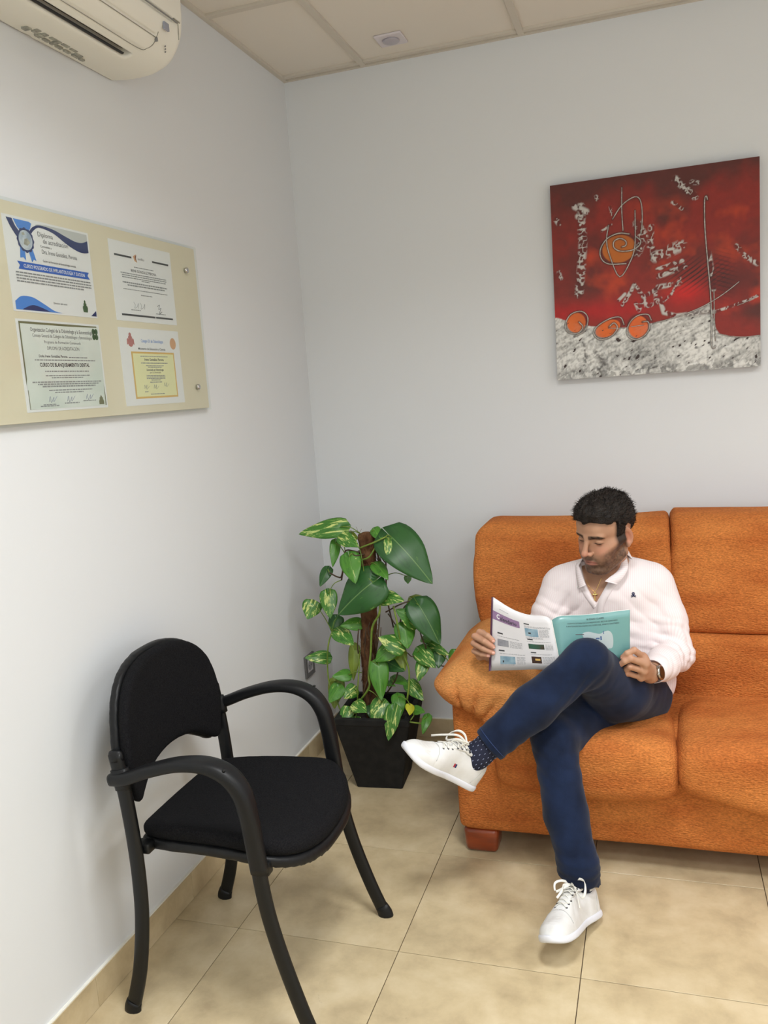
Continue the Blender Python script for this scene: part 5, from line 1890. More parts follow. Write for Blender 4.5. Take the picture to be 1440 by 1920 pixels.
def f_hair(P):
    H = to_head(P)
    base = s_ell(H, (0, 0.010, 0.034), (0.0735, 0.094, 0.078))
    base = smin(base, s_ell(H, (0, -0.030, 0.036), (0.0635, 0.060, 0.058)), 0.02)
    z, y = H[:, 2], H[:, 1]
    # volume: tall and swept on top, close at the sides
    up = np.clip((z - 0.055) / 0.05, 0, 1)
    fr = np.clip((-y - 0.0) / 0.09, 0, 1)
    th = 0.0020 + 0.008 * up + 0.010 * up * fr + 0.006 * np.clip((z + 0.01) / 0.05, 0, 1)
    tuft = 0.0042 * fbm(H * f32([1, 0.6, 1]), 55, 3, 8) * (0.4 + up) + 0.0026 * fbm(H * f32([1.6, 0.5, 1]), 130, 2, 12)
    d = base - th - tuft
    m = f_hairmask(H + 0.004 * np.stack([noise(H, 70, 3), noise(H, 70, 4), noise(H, 70, 5)], 1))
    return smax(d, m, 0.008)


V, F = surf(f_up, (1.05, -0.86, 0.69), (1.37, -0.40, 1.115), 0.0020)
hv, hf = relax(V, F, 1, 0.4), F
hc = skin_cols(hv)
print('head verts', len(hv))
V, F = surf(f_hair, HO - 0.135, HO + 0.15, 0.0026)
hair_v, hair_f = V, F


# ---- hands
def finger(P, pts, r0=0.0088, r1=0.0072):
    n = len(pts)
    return s_chain(P, pts, list(np.linspace(r0, r1, n)), 0.003)


def hand_sdf(P, wrist, mcps, fingers, thumb, elbow, palm_dir, pr=0.0105):
    d = None
    for m in mcps:
        e = s_rc(P, wrist, m, 0.0175, pr)
        d = e if d is None else smin(d, e, 0.014)
    for a, b in zip(mcps[:-1], mcps[1:]):
        d = smin(d, s_rc(P, a, b, pr, pr), 0.008)
    d = smin(d, s_rc(P, wrist, thumb[0], 0.018, 0.0135), 0.014)
    d = smin(d, s_rc(P, thumb[0], (np.array(mcps[0]) + mcps[1]) / 2, 0.011, 0.010), 0.016)
    fore = s_rc(P, wrist, elbow, 0.0245, 0.040)
    d = smin(d, fore, 0.014)
    for i, f in enumerate(fingers):
        k = (1.0, 1.03, 0.98, 0.86)[i]
        e = finger(P, [mcps[i]] + list(f), 0.0098 * k, 0.0076 * k)
        d = smin(d, e, 0.0045)
    e = finger(P, thumb, 0.0125, 0.0088)
    return smin(d, e, 0.006)


def Uy(px, py, y):
    return U(px, py, 'y', y)


# his left hand (image right), pinching the lower right corner of the magazine
LM = [Uy(1205, 1231, -0.876), Uy(1210, 1245, -0.880), Uy(1207, 1258, -0.876), Uy(1202, 1270, -0.866)]
LF = [[Uy(1189, 1219, -0.906), Uy(1176, 1225, -0.912), Uy(1168, 1232, -0.909)],
      [Uy(1183, 1235, -0.914), Uy(1171, 1240, -0.916), Uy(1163, 1246, -0.911)],
      [Uy(1181, 1250, -0.908), Uy(1174, 1255, -0.900), Uy(1177, 1259, -0.884)],
      [Uy(1175, 1262, -0.896), Uy(1172, 1268, -0.886), Uy(1178, 1271, -0.872)]]
LT = [Uy(1209, 1252, -0.842), Uy(1195, 1241, -0.853), Uy(1180, 1236, -0.866), Uy(1168, 1234, -0.878)]


def f_lh(P):
    return hand_sdf(P, WL, LM, LF, LT, EL, None)


V, F = surf(f_lh, (1.20, -0.94, 0.53), (1.48, -0.66, 0.74), 0.0018)
lhv, lhf = relax(V, F, 1, 0.4), F

# his right hand (image left), four fingers wrapped over the left edge
RM = [Uy(904, 1188, -0.868), Uy(900, 1203, -0.868), Uy(899, 1218, -0.866), Uy(900, 1231, -0.862)]
RF = [[Uy(899, 1185, -0.905), Uy(914, 1192, -0.928), Uy(924, 1201, -0.928)],
      [Uy(890, 1193, -0.910), Uy(908, 1203, -0.932), Uy(924, 1213, -0.929)],
      [Uy(888, 1206, -0.908), Uy(905, 1216, -0.930), Uy(924, 1224, -0.927)],
      [Uy(889, 1221, -0.900), Uy(903, 1227, -0.922), Uy(916, 1229, -0.922)]]
RT = [Uy(914, 1222, -0.842), Uy(918, 1205, -0.853), Uy(926, 1192, -0.868), Uy(936, 1184, -0.882)]


def f_rh(P):
    return hand_sdf(P, WR, RM, RF, RT, ER, None)


V, F = surf(f_rh, (0.80, -0.96, 0.58), (1.02, -0.60, 0.78), 0.0018)
rhv, rhf = relax(V, F, 1, 0.4), F


def hand_cols(P, tips, knuck):
    C = skin_cols(P, False)
    for t in tips:
        d = np.linalg.norm(P - t, axis=1)
        C = blend(C, lin(206, 138, 116), 0.55 * np.exp(-(d / 0.011) ** 2))
    for t in knuck:
        d = np.linalg.norm(P - t, axis=1)
        C = blend(C, lin(190, 126, 104), 0.45 * np.exp(-(d / 0.009) ** 2))
    return C


lhc = hand_cols(lhv, [f[-1] for f in LF] + [LT[-1]], [f[0] for f in LF] + LM)
rhc = hand_cols(rhv, [f[-1] for f in RF] + [RT[-1]], [f[0] for f in RF] + RM)


# ---- the rest of the body under the clothes, coarser, joined into the same mesh
def f_rest(P):
    d = torso(P, -0.012)
    d = smin(d, s_chain(P, [SL, EL, WL], [0.042, 0.034, 0.024], 0.01), 0.03)
    d = smin(d, s_chain(P, [SR, ER, WR], [0.042, 0.034, 0.024], 0.01), 0.03)
    d = smin(d, s_rc(P, HL, HRt, 0.085, 0.085), 0.04)
    d = smin(d, s_chain(P, [HL, KL, AL], [0.074, 0.052, 0.036], 0.01), 0.03)
    d = smin(d, s_chain(P, [HRt, KR, AR], [0.074, 0.052, 0.036], 0.01), 0.03)
    return d


V, F = surf(f_rest, (0.84, -1.30, 0.04), (1.52, -0.38, 0.86), 0.010)
bv, bf = V, F
allv = np.concatenate([hv, lhv, rhv, bv])
o1, o2, o3 = len(hv), len(hv) + len(lhv), len(hv) + len(lhv) + len(rhv)
allf = np.concatenate([hf, lhf + o1, rhf + o2, bf + o3])
allc = np.concatenate([hc, lhc, rhc, np.tile(np.array(SK0), (len(bv), 1))])
body = mk('body', allv, allf, M_skin, person, colors=allc)
hair = mk('hair', hair_v, hair_f, M_hair, person)
# fine strands that break up the outline
rs = random.Random(21)
parts = []
idx = [rs.randrange(len(hair_v)) for _ in range(4200)]
for i in idx:
    p = hair_v[i]
    h = to_head(f32(p[None]))[0]
    if h[2] < 0.0:
        continue
    nrm = HR @ (np.array([h[0], h[1] * 0.8, h[2] - 0.03]) / (np.linalg.norm([h[0], h[1] * .8, h[2] - .03]) + 1e-6))
    sweep = HR @ V3(0.35 + rs.uniform(-0.5, 0.5), -0.4 + rs.uniform(-0.6, 0.4), 0.25)
    L = rs.uniform(0.006, 0.015) * (0.5 + min(1.0, max(0.0, (h[2]) / 0.08)))
    e = p + nrm * L * 0.35 + sweep * L
    sd = np.cross(nrm, sweep)
    sd = sd / (np.linalg.norm(sd) + 1e-9) * 0.0005
    m = (p + e) / 2 + nrm * L * 0.12
    parts.append((np.array([p - sd, p + sd, m + sd * 0.8, m - sd * 0.8, e]), [(0, 1, 2, 3), (3, 2, 4)]))
st = mk('hair_strands', *join(parts), M_hair, hair)
st['kind'] = 'stuff'
# finger nails
M_nail = mat('nail', lin(222, 168, 150), 0.3)
for tip, prev, out in [(RF[i][2], RF[i][1], V3(0.15, -1, 0.25)) for i in range(4)] + [(LF[i][2], LF[i][1], V3(0.1, -1, 0.35)) for i in range(2)]:
    ax = (tip - prev) / np.linalg.norm(tip - prev)
    n_ = out - out @ ax * ax
    n_ /= np.linalg.norm(n_)
    s_ = np.cross(ax, n_)
    Vn, Fn = [], []
    for a in range(5):
        for b in range(5):
            u_, v_ = -1 + a / 2, -1 + b / 2
            w_ = 0.0046 * (1 - 0.12 * v_ * v_)
            Vn.append(tip + ax * (0.0012 + 0.0050 * v_) + s_ * u_ * w_ * (1 - 0.25 * max(0, v_) ** 3) + n_ * (0.0079 - 0.0022 * u_ * u_ - 0.0006 * v_ * v_ - 0.0012 * max(0, v_)))
    Fn = [(a * 5 + b, a * 5 + b + 1, a * 5 + b + 6, a * 5 + b + 5) for a in range(4) for b in range(4)]
    mk('nail', Vn, Fn, M_nail, body)

# ---- shirt
CEN = V3(1.207, -0.535, 0.70)
VT = {k: Uy(*p) for k, p in {'l0': (1084, 1062, -0.63), 'l1': (1097, 1100, -0.645), 'b': (1117, 1134, -0.655), 'r1': (1140, 1094, -0.645), 'r0': (1172, 1058, -0.62)}.items()}
VPOLY = np.array([[VT['l0'][0] - 0.004, VT['l0'][2] + 0.10], [VT['l0'][0], VT['l0'][2]], [VT['l1'][0], VT['l1'][2]], [VT['b'][0], VT['b'][2]], [VT['r1'][0], VT['r1'][2]], [VT['r0'][0], VT['r0'][2]], [VT['r0'][0] + 0.004, VT['r0'][2] + 0.10]])


def folds(P):
    """creases: pulled from the armpits, across the elbows, slack across the belly"""
    n_a = fbm(P, 14, 2, 50)
    f = np.zeros(len(P), np.float32)
    for c, ax, wl, amp, rad in ((EL + V3(-0.01, -0.02, 0.02), (0.25, 0.35, 0.9), 0.030, 0.0050, 0.085), (EL + V3(0.0, -0.05, 0.03), (-0.5, -0.8, 0.35), 0.034, 0.0050, 0.08),
                               (SL + V3(-0.045, -0.05, -0.06), (0.75, 0, 0.66), 0.042, 0.0048, 0.085), (SR + V3(0.045, -0.05, -0.06), (-0.75, 0, 0.66), 0.040, 0.0060, 0.09),
                               (ER + V3(0.02, 0.0, 0.08), (0.4, 0.3, 0.86), 0.034, 0.0050, 0.08), (V3(1.20, -0.66, 0.60), (0.25, 0, 0.97), 0.042, 0.0040, 0.12),
                               (WL + V3(0.05, 0.07, 0.0), (-0.6, -0.75, 0.3), 0.030, 0.0028, 0.06), (V3(1.27, -0.64, 0.66), (0.5, 0, 0.86), 0.05, 0.0030, 0.09)):
        ax = f32(ax) / np.linalg.norm(ax)
        q = (P - f32(c))
        t = q @ ax + 0.020 * n_a
        r = np.linalg.norm(q, axis=1)
        w = np.abs(np.sin(t * math.pi / wl))
        f = f + 1.35 * amp * (w - 0.6) * np.exp(-(r / rad) ** 2)
    return f + 0.0022 * fbm(P, 22, 2, 60)


def f_shirt(P, raw=False):
    d = torso(P, 0.010)
    # hem flares over the hips
    d = smin(d, s_ell(P, (1.226, -0.530, 0.470), (0.168, 0.118, 0.095)), 0.03)
    armL = s_chain(P, [SL, SL * 0.5 + EL * 0.5 + V3(0.006, 0, 0), EL, EL * 0.45 + WL * 0.55, WL + (EL - WL) * 0.10], [0.060, 0.056, 0.052, 0.047, 0.036], 0.018)
    armR = s_chain(P, [SR, SR * 0.5 + ER * 0.5, ER, WR], [0.060, 0.055, 0.050, 0.035], 0.018)
    d = smin(d, armL, 0.018)
    d = smin(d, armR, 0.018)
    d = d - folds(P)
    if raw:
        return d
    # cuffs end before the wrist
    for w, e in ((WL, EL), (WR, ER)):
        ax = f32((w - e) / np.linalg.norm(w - e))
        q = P - f32(w - (w - e) * 0.16)
        near = np.linalg.norm(P - f32(w), axis=1) < 0.10
        d = np.where(near, smax(d, q @ ax, 0.003), d)
    # open V at the neck and the neck hole
    dv = s_poly(P[:, [0, 2]], VPOLY)
    dv = np.maximum(dv, P[:, 1] + 0.56)
    nk = s_rc(P, NB + V3(-0.002, -0.004, -0.05), NB + V3(-0.006, -0.010, 0.14), 0.056, 0.070)
    d = smax(d, -np.minimum(dv, nk), 0.002)
    # the waist sits on the lap
    return np.maximum(d, 0.395 - P[:, 2])


V, F = surf(f_shirt, (0.86, -0.86, 0.385), (1.54, -0.36, 0.92), 0.0042)
V = relax(V, F, 1, 0.4)
# stripe coordinate: horizontal round the trunk, around each sleeve
P32 = f32(V)
dl = s_chain(P32, [SL, EL, WL], [0.03] * 3)
dr = s_chain(P32, [SR, ER, WR], [0.03] * 3)
dt = torso(P32, 0.0)


def around(P, a, b):
    ax = (b - a) / np.linalg.norm(b - a)
    u_ = np.cross(ax, V3(0, 1, 0))
    u_ /= np.linalg.norm(u_)
    w_ = np.cross(ax, u_)
    q = P - a
    return np.arctan2(q @ u_, q @ w_) * 0.055


sc_ = np.where(dt < np.minimum(dl, dr) - 0.004, V[:, 0], np.where(dl < dr, np.where(V[:, 1] < EL[1] - 0.02, around(V, WL, EL), around(V, EL, SL)), around(V, ER, SR)))
shirt = mk('shirt', V, F, M_shirt, person, colors=np.stack([sc_, sc_, sc_], 1))


# shirt surface finder for things laid on it
def on_surface(f, p, d=(0, -1, 0), far=0.14):
    d = f32(d) / np.linalg.norm(d)
    t = np.linspace(far, -far, 561, dtype=np.float32)
    Q = f32(p)[None] + t[:, None] * d[None]
    val = f(Q)
    k = np.argmax(val < 0)
    return np.array(Q[k], float)


def on_shirt(px, py, y0=-0.62, lift=0.0):
    o_, t = CAM, None
    d = Uy(px, py, y0) - CAM
    d /= np.linalg.norm(d)
    base = Uy(px, py, y0)
    ts = np.linspace(-0.15, 0.15, 601)
    Q = base[None] + ts[:, None] * d[None]
    val = f_shirt(f32(Q), True)
    k = np.argmax(val < 0)
    return Q[k] - d * lift


# collar: stand and fold-over leaf on both sides with points
def ribbon(name, inner, outer, m, parent, th=0.0016, sub=5, col=None):
    A, B = catmull(inner, sub), catmull(outer, sub)
    n = len(A)
    mid = (A + B) / 2
    V = np.concatenate([A, mid + 0, B])
    nr = np.cross(np.gradient(A, axis=0), B - A)
    nr /= np.linalg.norm(nr, axis=1)[:, None] + 1e-9
    V2 = np.concatenate([A - nr * th, mid - nr * th, B - nr * th])
    W = np.concatenate([V, V2])
    F = []
    for r in range(2):
        for i in range(n - 1):
            a = r * n + i
            F.append((a, a + 1, a + n + 1, a + n))
            F.append(tuple(q + 3 * n for q in (a, a + n, a + n + 1, a + 1)))
    for i in range(n - 1):
        F.append((i, i + 3 * n, i + 1 + 3 * n, i + 1))
        F.append((2 * n + i, 2 * n + i + 1, 2 * n + i + 1 + 3 * n, 2 * n + i + 3 * n))
    for e in (0, n - 1):
        F.append((e, e + n, e + 4 * n, e + 3 * n))
        F.append((e + n, e + 2 * n, e + 5 * n, e + 4 * n))
    colors = None
    if m is M_shirt:
        s = np.concatenate([np.arange(n), np.arange(n), np.arange(n)] * 2) * (0.004 if name in ('collar', 'shirt_tail') else 0.0)
        colors = np.stack([s, s, s], 1)
    return mk(name, W, F, m, parent, colors=colors)


def neck_ring(a, r, z, fx=0.0, fy=0.0):
    return V3(NB[0] - 0.004 + fx + r * math.sin(a), NB[1] - 0.008 + fy - r * 0.95 * math.cos(a), z)


back_t, back_l = [], []
for side, inn_, out_ in (
        (1, [(1163, 1036, -0.560), (1166, 1048, -0.592), (1163, 1061, -0.620), (1155, 1073, -0.642), (1143, 1082, -0.656), (1134, 1090, -0.664)],
         [(1171, 1036, -0.555), (1176, 1049, -0.588), (1178, 1062, -0.615), (1174, 1074, -0.636), (1166, 1086, -0.650), (1158, 1096, -0.656)]),
        (-1, [(1087, 1058, -0.588), (1088, 1066, -0.612), (1091, 1075, -0.632), (1095, 1087, -0.648), (1099, 1097, -0.655)],
         [(1081, 1058, -0.578), (1080, 1068, -0.602), (1081, 1078, -0.622), (1083, 1092, -0.638), (1085, 1103, -0.645)])):
    top, low = [], []
    for i, a in enumerate(np.linspace(math.pi, 1.75, 5)):
        t = i / 4
        top.append(neck_ring(side * a, 0.0640, NB[2] + 0.052 + 0.006 * t))
        low.append(neck_ring(side * a, 0.0780, NB[2] + 0.022 + 0.006 * t))
    top += [Uy(*q) for q in inn_]
    low += [Uy(*q) for q in out_]
    ribbon('collar', top, low, M_shirt, shirt, 0.0018)
# placket edges of the open neck
pl = [on_shirt(x, y, lift=0.002) for x, y in ((1150, 1088), (1138, 1098), (1129, 1112), (1122, 1127), (1119, 1142), (1118, 1158), (1118, 1175))]
pr = [on_shirt(x, y, lift=0.003) for x, y in ((1163, 1092), (1150, 1104), (1141, 1118), (1134, 1132), (1131, 1145), (1130, 1160), (1130, 1175))]
ribbon('placket', pl, pr, M_shirt, shirt, 0.0014)
pl = [on_shirt(x, y, lift=0.001) for x, y in ((1092, 1090), (1098, 1102), (1105, 1114), (1112, 1125), (1118, 1136))]
pr = [on_shirt(x, y, lift=0.002) for x, y in ((1086, 1098), (1091, 1109), (1097, 1120), (1105, 1131), (1113, 1142))]
ribbon('placket', pr, pl, M_shirt, shirt, 0.0014)
for x, y in ((1084, 1100), (1158, 1089)):
    mk('button', *disc(on_shirt(x, y, lift=0.009), (0, -1, 0.1), 0.0034, 0.0012, 12), M_white, shirt)
# shirt tail over the hip
ta = [Uy(1188, 1284, -0.655), Uy(1212, 1300, -0.665), Uy(1228, 1318, -0.66), Uy(1233, 1335, -0.645), Uy(1241, 1350, -0.625), Uy(1235, 1362, -0.61)]
tb = [Uy(1205, 1272, -0.61), Uy(1230, 1290, -0.60), Uy(1239, 1303, -0.585), Uy(1237, 1322, -0.58), Uy(1247, 1340, -0.575), Uy(1244, 1352, -0.575)]
ribbon('shirt_tail', tb, ta, M_shirt, shirt, 0.0012)
# cuff of his left sleeve
fa = (WL - EL) / np.linalg.norm(WL - EL)
ua = np.cross(fa, V3(0, 0, 1))
ua /= np.linalg.norm(ua)
wa_ = np.cross(ua, fa)
cuffs = []
c0, c1_ = WL - (WL - EL) * 0.10, WL - (WL - EL) * 0.36
inn, out = [], []
for k in range(25):
    a = 2 * math.pi * k / 24
    dr_ = ua * math.cos(a) + wa_ * math.sin(a)
    inn.append(c0 + dr_ * 0.0355)
    out.append(c1_ + dr_ * 0.0455)
ribbon('cuff', inn, out, M_shirt, shirt, 0.0018, 2)
# skull and crossed bones embroidered on the chest
M_embn = mat('navy_embroidery', lin(38, 42, 78), 0.8)
ec = on_shirt(1187.5, 1114, lift=0.0015)
en = V3(0.25, -1, 0.15)
en /= np.linalg.norm(en)
ex = np.cross(V3(0, 0, 1), en)
ex = -ex / np.linalg.norm(ex) * -1
ez = np.cross(en, ex)


def E2(a, b, l=0.0):
    return ec + ex * a * 0.001 + ez * b * 0.001 + en * l


sk_ = [E2(5.0 * math.cos(t), 1.2 + 5.0 * math.sin(t)) for t in np.linspace(0, 2 * math.pi, 20)[:-1]]
V = [E2(0, 1, 0.0012)] + sk_
F = [(0, 1 + i, 1 + (i + 1) % 19) for i in range(19)]
P_ = [(V, F), box(E2(0, -4.2) - 0.0026, E2(0, -4.2) + 0.0026, 0.001)]
for s in (1, -1):
    P_.append(tube([E2(-7.5 * s, -9.0, 0.0006), E2(0, -6.2, 0.001), E2(7.5 * s, -3.8, 0.0006)], 0.0010, n=6, sub=2))
em = mk('chest_emblem', *join(P_), M_embn, shirt, False)
em['kind'] = 'stuff'
for s in (1, -1):
    mk('eye_hole', *disc(E2(1.9 * s, 1.2, 0.0010), en, 0.0010, 0.0005, 8), M_shirtw, em)


# ---- jeans
def jfold(P):
    n_a = fbm(P, 11, 2, 70)
    f = np.zeros(len(P), np.float32)
    for c, ax, wl, amp, rad in ((KL + V3(-0.03, -0.02, -0.05), (-0.7, -0.4, 0.6), 0.034, 0.0045, 0.085), (AR + V3(0, 0, 0.05), (0.15, 0, 1), 0.026, 0.0050, 0.075), (AL + V3(0.07, 0.05, 0.02), (0.8, 0.5, 0.3), 0.030, 0.0040, 0.07),
                               (KR + V3(0, 0, -0.08), (0.3, 0, 1), 0.040, 0.0040, 0.10), (HL + V3(-0.02, -0.15, 0.08), (-0.2, -0.5, 0.9), 0.05, 0.0026, 0.09), (KR + V3(0, 0, -0.25), (0.2, 0.2, 1), 0.06, 0.0030, 0.10)):
        ax = f32(ax) / np.linalg.norm(ax)
        q = P - f32(c)
        t = q @ ax + 0.025 * n_a
        f = f + 1.3 * amp * (np.abs(np.sin(t * math.pi / wl)) - 0.6) * np.exp(-(np.linalg.norm(q, axis=1) / rad) ** 2)
    return f + 0.0016 * fbm(P, 25, 2, 80)


HEML = AL + (KL - AL) / np.linalg.norm(KL - AL) * 0.040
HEMR = V3(AR[0], AR[1], 0.118)


def f_jl(P):
    mid = KL * 0.5 + AL * 0.5 + V3(0.0, 0.0, 0.002)
    d = s_chain(P, [HL, KL * 0.55 + HL * 0.45 + V3(0.008, 0.01, -0.038), KL, mid, AL + (AL - KL) * 0.02], [0.104, 0.094, 0.058, 0.058, 0.048], 0.03)
    ax = f32((AL - KL) / np.linalg.norm(AL - KL))
    near = np.linalg.norm(P - f32(AL), axis=1) < 0.13
    return np.where(near, smax(d, (P - f32(HEML)) @ ax, 0.003), d)


def f_jr(P):
    d = s_chain(P, [HRt, KR * 0.45 + HRt * 0.55 + V3(0.03, 0, -0.012), KR + V3(0, 0.01, 0.0), KR * 0.5 + AR * 0.5 + V3(0.0, -0.010, 0), V3(AR[0], AR[1], 0.16), V3(AR[0] + 0.002, AR[1], 0.08)], [0.100, 0.092, 0.062, 0.059, 0.053, 0.057], 0.02)
    near = (P[:, 2] < 0.2)
    hem = HEMR[2] - 0.10 * (P[:, 1] - AR[1]) - 0.22 * (P[:, 0] - AR[0]) - P[:, 2]
    return np.where(near, smax(d, hem, 0.003), d)


def f_jean(P):
    l, r = f_jl(P), f_jr(P)
    d = smin(l, r, 0.010)
    # keep the crossed leg readable against the one below
    away = np.clip((-P[:, 1] - 0.86) / 0.08, 0, 1)
    d = d * (1 - away) + np.minimum(l, r) * away
    d = smin(d, s_ell(P, (1.220, -0.54, 0.455), (0.158, 0.12, 0.100)), 0.03)
    d = np.maximum(d, (P[:, 2] - 0.585 - 3.0 * np.clip(-0.70 - P[:, 1], 0, 1)))
    return d - jfold(P)


V, F = surf(f_jean, (0.82, -1.34, 0.04), (1.46, -0.36, 0.79), 0.0052)
jeans = mk('jeans', relax(V, F, 1, 0.4), F, M_jean, person)
M_stitch = mat('denim_seam', lin(40, 62, 108), 0.8)
axl = (AL - KL) / np.linalg.norm(AL - KL)
ul = np.cross(axl, V3(0, 0, 1))
ul /= np.linalg.norm(ul)
wl_ = np.cross(axl, ul)


def leg_loop(c, u_, w_, f, n=28, lift=0.0006, ax_shift=None):
    out = []
    for k in range(n):
        a = 2 * math.pi * k / n
        dr_ = u_ * math.cos(a) + w_ * math.sin(a)
        ts = np.linspace(0.10, 0.02, 161)
        Q = c[None] + ts[:, None] * dr_[None]
        val = f(f32(Q)) - jfold(f32(Q))
        j = np.argmax(val < 0)
        out.append(Q[j] + dr_ * lift)
    out.append(out[0])
    return out


for c, u_, w_, f in ((HEML - axl * 0.016, ul, wl_, f_jl),):
    mk('hem_seam', *tube(leg_loop(c, u_, w_, f), 0.0009, n=5, sub=1), M_stitch, jeans)

# ---- socks
sk1 = [AL + (AL - KL) * 0.18, AL, AL + (KL - AL) * 0.22]


def f_sockL(P):
    return s_chain(P, [AL + axl * 0.020, AL, HEML - axl * 0.02], [0.031, 0.034, 0.040], 0.02)


V, F = surf(f_sockL, AL - 0.14, AL + 0.14, 0.004)
sock = mk('sock', V, F, M_sockm, person)
M_dot = mat('sock_dot', lin(150, 160, 190), 0.8)
sp_ = []
for r in range(11):
    for k in range(16):
        a = 2 * math.pi * (k + 0.5 * (r % 2)) / 16
        c = AL + axl * (0.065 - 0.0125 * r)
        dr_ = ul * math.cos(a) + wl_ * math.sin(a)
        ts = np.linspace(0.07, 0.01, 121)
        Q = c[None] + ts[:, None] * dr_[None]
        val = f_sockL(f32(Q))
        j = np.argmax(val < 0)
        if j == 0:
            continue
        sp_.append(tube([Q[j] - axl * 0.0022 + dr_ * 0.0002, Q[j] + axl * 0.0022 + dr_ * 0.0002], 0.0009, n=5, sub=1))
o = mk('dot_pattern', *join(sp_), M_dot, sock)
o['kind'] = 'stuff'
V, F = surf(lambda P: s_chain(P, [V3(AR[0], AR[1], 0.085), V3(AR[0], AR[1], 0.18)], [0.036, 0.041]), (AR[0] - .07, AR[1] - .07, 0.02), (AR[0] + .07, AR[1] + .07, 0.22), 0.005)
mk('sock', V, F, M_sockm, person)

# ---- sneakers, built in a foot frame: x forward (heel 0, toe 0.29), y outwards, z up
M_leather = mat('white_leather', lin(226, 226, 226), 0.45, lin(214, 213, 210), 20.0, 0.08, 120.0, spec=0.4, bdist=0.0008)
M_rub = mat('white_rubber', lin(222, 224, 232), 0.5)
M_lace = mat('lace_cotton', lin(232, 230, 222), 0.85, bump=0.4, bscale=900.0, bdist=0.0006)
M_eye = mat('gunmetal_eyelet', (0.12, 0.12, 0.13), 0.3, metal=0.9)
M_seamw = mat('seam_thread', lin(186, 186, 184), 0.8)
M_lining = mat('shoe_lining', lin(206, 204, 202), 0.9)
OUT = catmull([(0.000, 0.0), (0.006, 0.022), (0.035, 0.034), (0.09, 0.034), (0.14, 0.038), (0.19, 0.049), (0.235, 0.048), (0.270, 0.032), (0.288, 0.006), (0.286, -0.018), (0.262, -0.038), (0.215, -0.045), (0.165, -0.038), (0.11, -0.028), (0.06, -0.031), (0.02, -0.028)], 4, True)
TOPX = [0.0, 0.03, 0.06, 0.09, 0.115, 0.15, 0.19, 0.225, 0.26, 0.285, 0.30]
TOPZ = [0.082, 0.084, 0.080, 0.090, 0.100, 0.090, 0.071, 0.057, 0.049, 0.036, 0.022]


def f_upper(P):
    x, y, z = P[:, 0], P[:, 1], P[:, 2]
    zt = np.interp(x, TOPX, TOPZ)
    zt0 = np.clip((z - 0.018) / (zt - 0.018 + 1e-6), 0, 1.2)
    d2 = s_poly(P[:, :2], OUT)
    wmax = np.where(y > 0, np.interp(x, [0, 0.035, 0.14, 0.19, 0.235, 0.288], [0.024, 0.034, 0.038, 0.049, 0.047, 0.012]), np.interp(x, [0, 0.06, 0.11, 0.215, 0.262, 0.288], [0.026, 0.031, 0.028, 0.045, 0.038, 0.012]))
    # narrows with height: full at the welt, round over the instep, upright at the collar
    collar = np.clip((0.115 - x) / 0.06, 0, 1)
    k = 1 - np.sqrt(np.clip(1 - np.clip(zt0, 0, 1) ** (2.2 + 3.5 * collar), 0, 1))
    d = d2 + 0.003 + wmax * k * (0.86 - 0.45 * collar)
    d = np.maximum(d, (z - zt) * 0.8)
    return np.maximum(d, 0.016 - z)


def f_shoe(P):
    d = f_upper(P)
    x, y, z = P[:, 0], P[:, 1], P[:, 2]
    # ankle opening
    hole = s_chain(P, [V3(0.052, 0, 0.055), V3(0.050, 0, 0.13)], [0.022, 0.030])
    hole = np.maximum(hole, 0.045 - z)
    op = s_ell(P, (0.056, 0, 0.098), (0.046, 0.0245, 0.046))
    d = smax(d, -op, 0.006)
    # throat slot down the instep
    th = s_box(P, (0.150, 0.0, 0.100), (0.052, 0.0105, 0.030), 0.004)
    ztl = np.interp(x, TOPX, TOPZ)
    th = np.maximum(th, ztl - 0.006 - z)
    d = smax(d, -th, 0.002)
    # seam grooves: toe cap and heel counter
    sm = np.abs(np.hypot(x - 0.318, (y * 1.0)) - 0.118 - 0.0) - 0.0006
    d = np.where((np.abs(sm) < 0.003) & (z > 0.02), d + 0.0010 * np.exp(-(sm / 0.0012) ** 2), d)
    sm2 = np.abs(x + z * 0.35 - 0.052) - 0.0005
    d = np.where((z < 0.07) & (z > 0.018), d + 0.0009 * np.exp(-(sm2 / 0.0011) ** 2), d)
    return d


def f_sole(P):
    d2 = s_poly(P[:, :2], OUT)
    z = P[:, 2]
    spring = 0.012 * np.clip((P[:, 0] - 0.235) / 0.055, 0, 1) ** 2
    zz = np.abs(z - 0.0115 - spring) - 0.0095
    d = s_ext(d2 - 0.0005, zz, 0.006)
    g = np.abs(z - 0.0195 - spring)
    return d + 0.0007 * np.exp(-(g / 0.0008) ** 2)


def f_tongue(P):
    x, z = P[:, 0], P[:, 2]
    zt = np.interp(x, TOPX, TOPZ)
    zc = zt - 0.0035 + 0.30 * np.clip(0.112 - x, 0, 1)
    d = np.maximum(np.abs(P[:, 1]) - 0.0215 + 0.10 * np.clip(x - 0.10, 0, 1), np.abs(z - zc + 9 * P[:, 1] ** 2) - 0.0032)
    d = np.maximum(d, np.abs(x - 0.136) - 0.060)
    return smax(d, np.hypot(x - 0.14, P[:, 1] * 1.9) - 0.066, 0.006) - 0.001


SV, SF = surf(f_shoe, (-0.02, -0.06, 0.0), (0.31, 0.065, 0.125), 0.0028)
SV = relax(SV, SF, 1, 0.4)
LV, LF_ = surf(f_sole, (-0.02, -0.06, -0.01), (0.31, 0.065, 0.05), 0.0032)
TV, TF = surf(f_tongue, (0.06, -0.035, 0.04), (0.21, 0.035, 0.15), 0.0028)
TV = relax(TV, TF, 2)


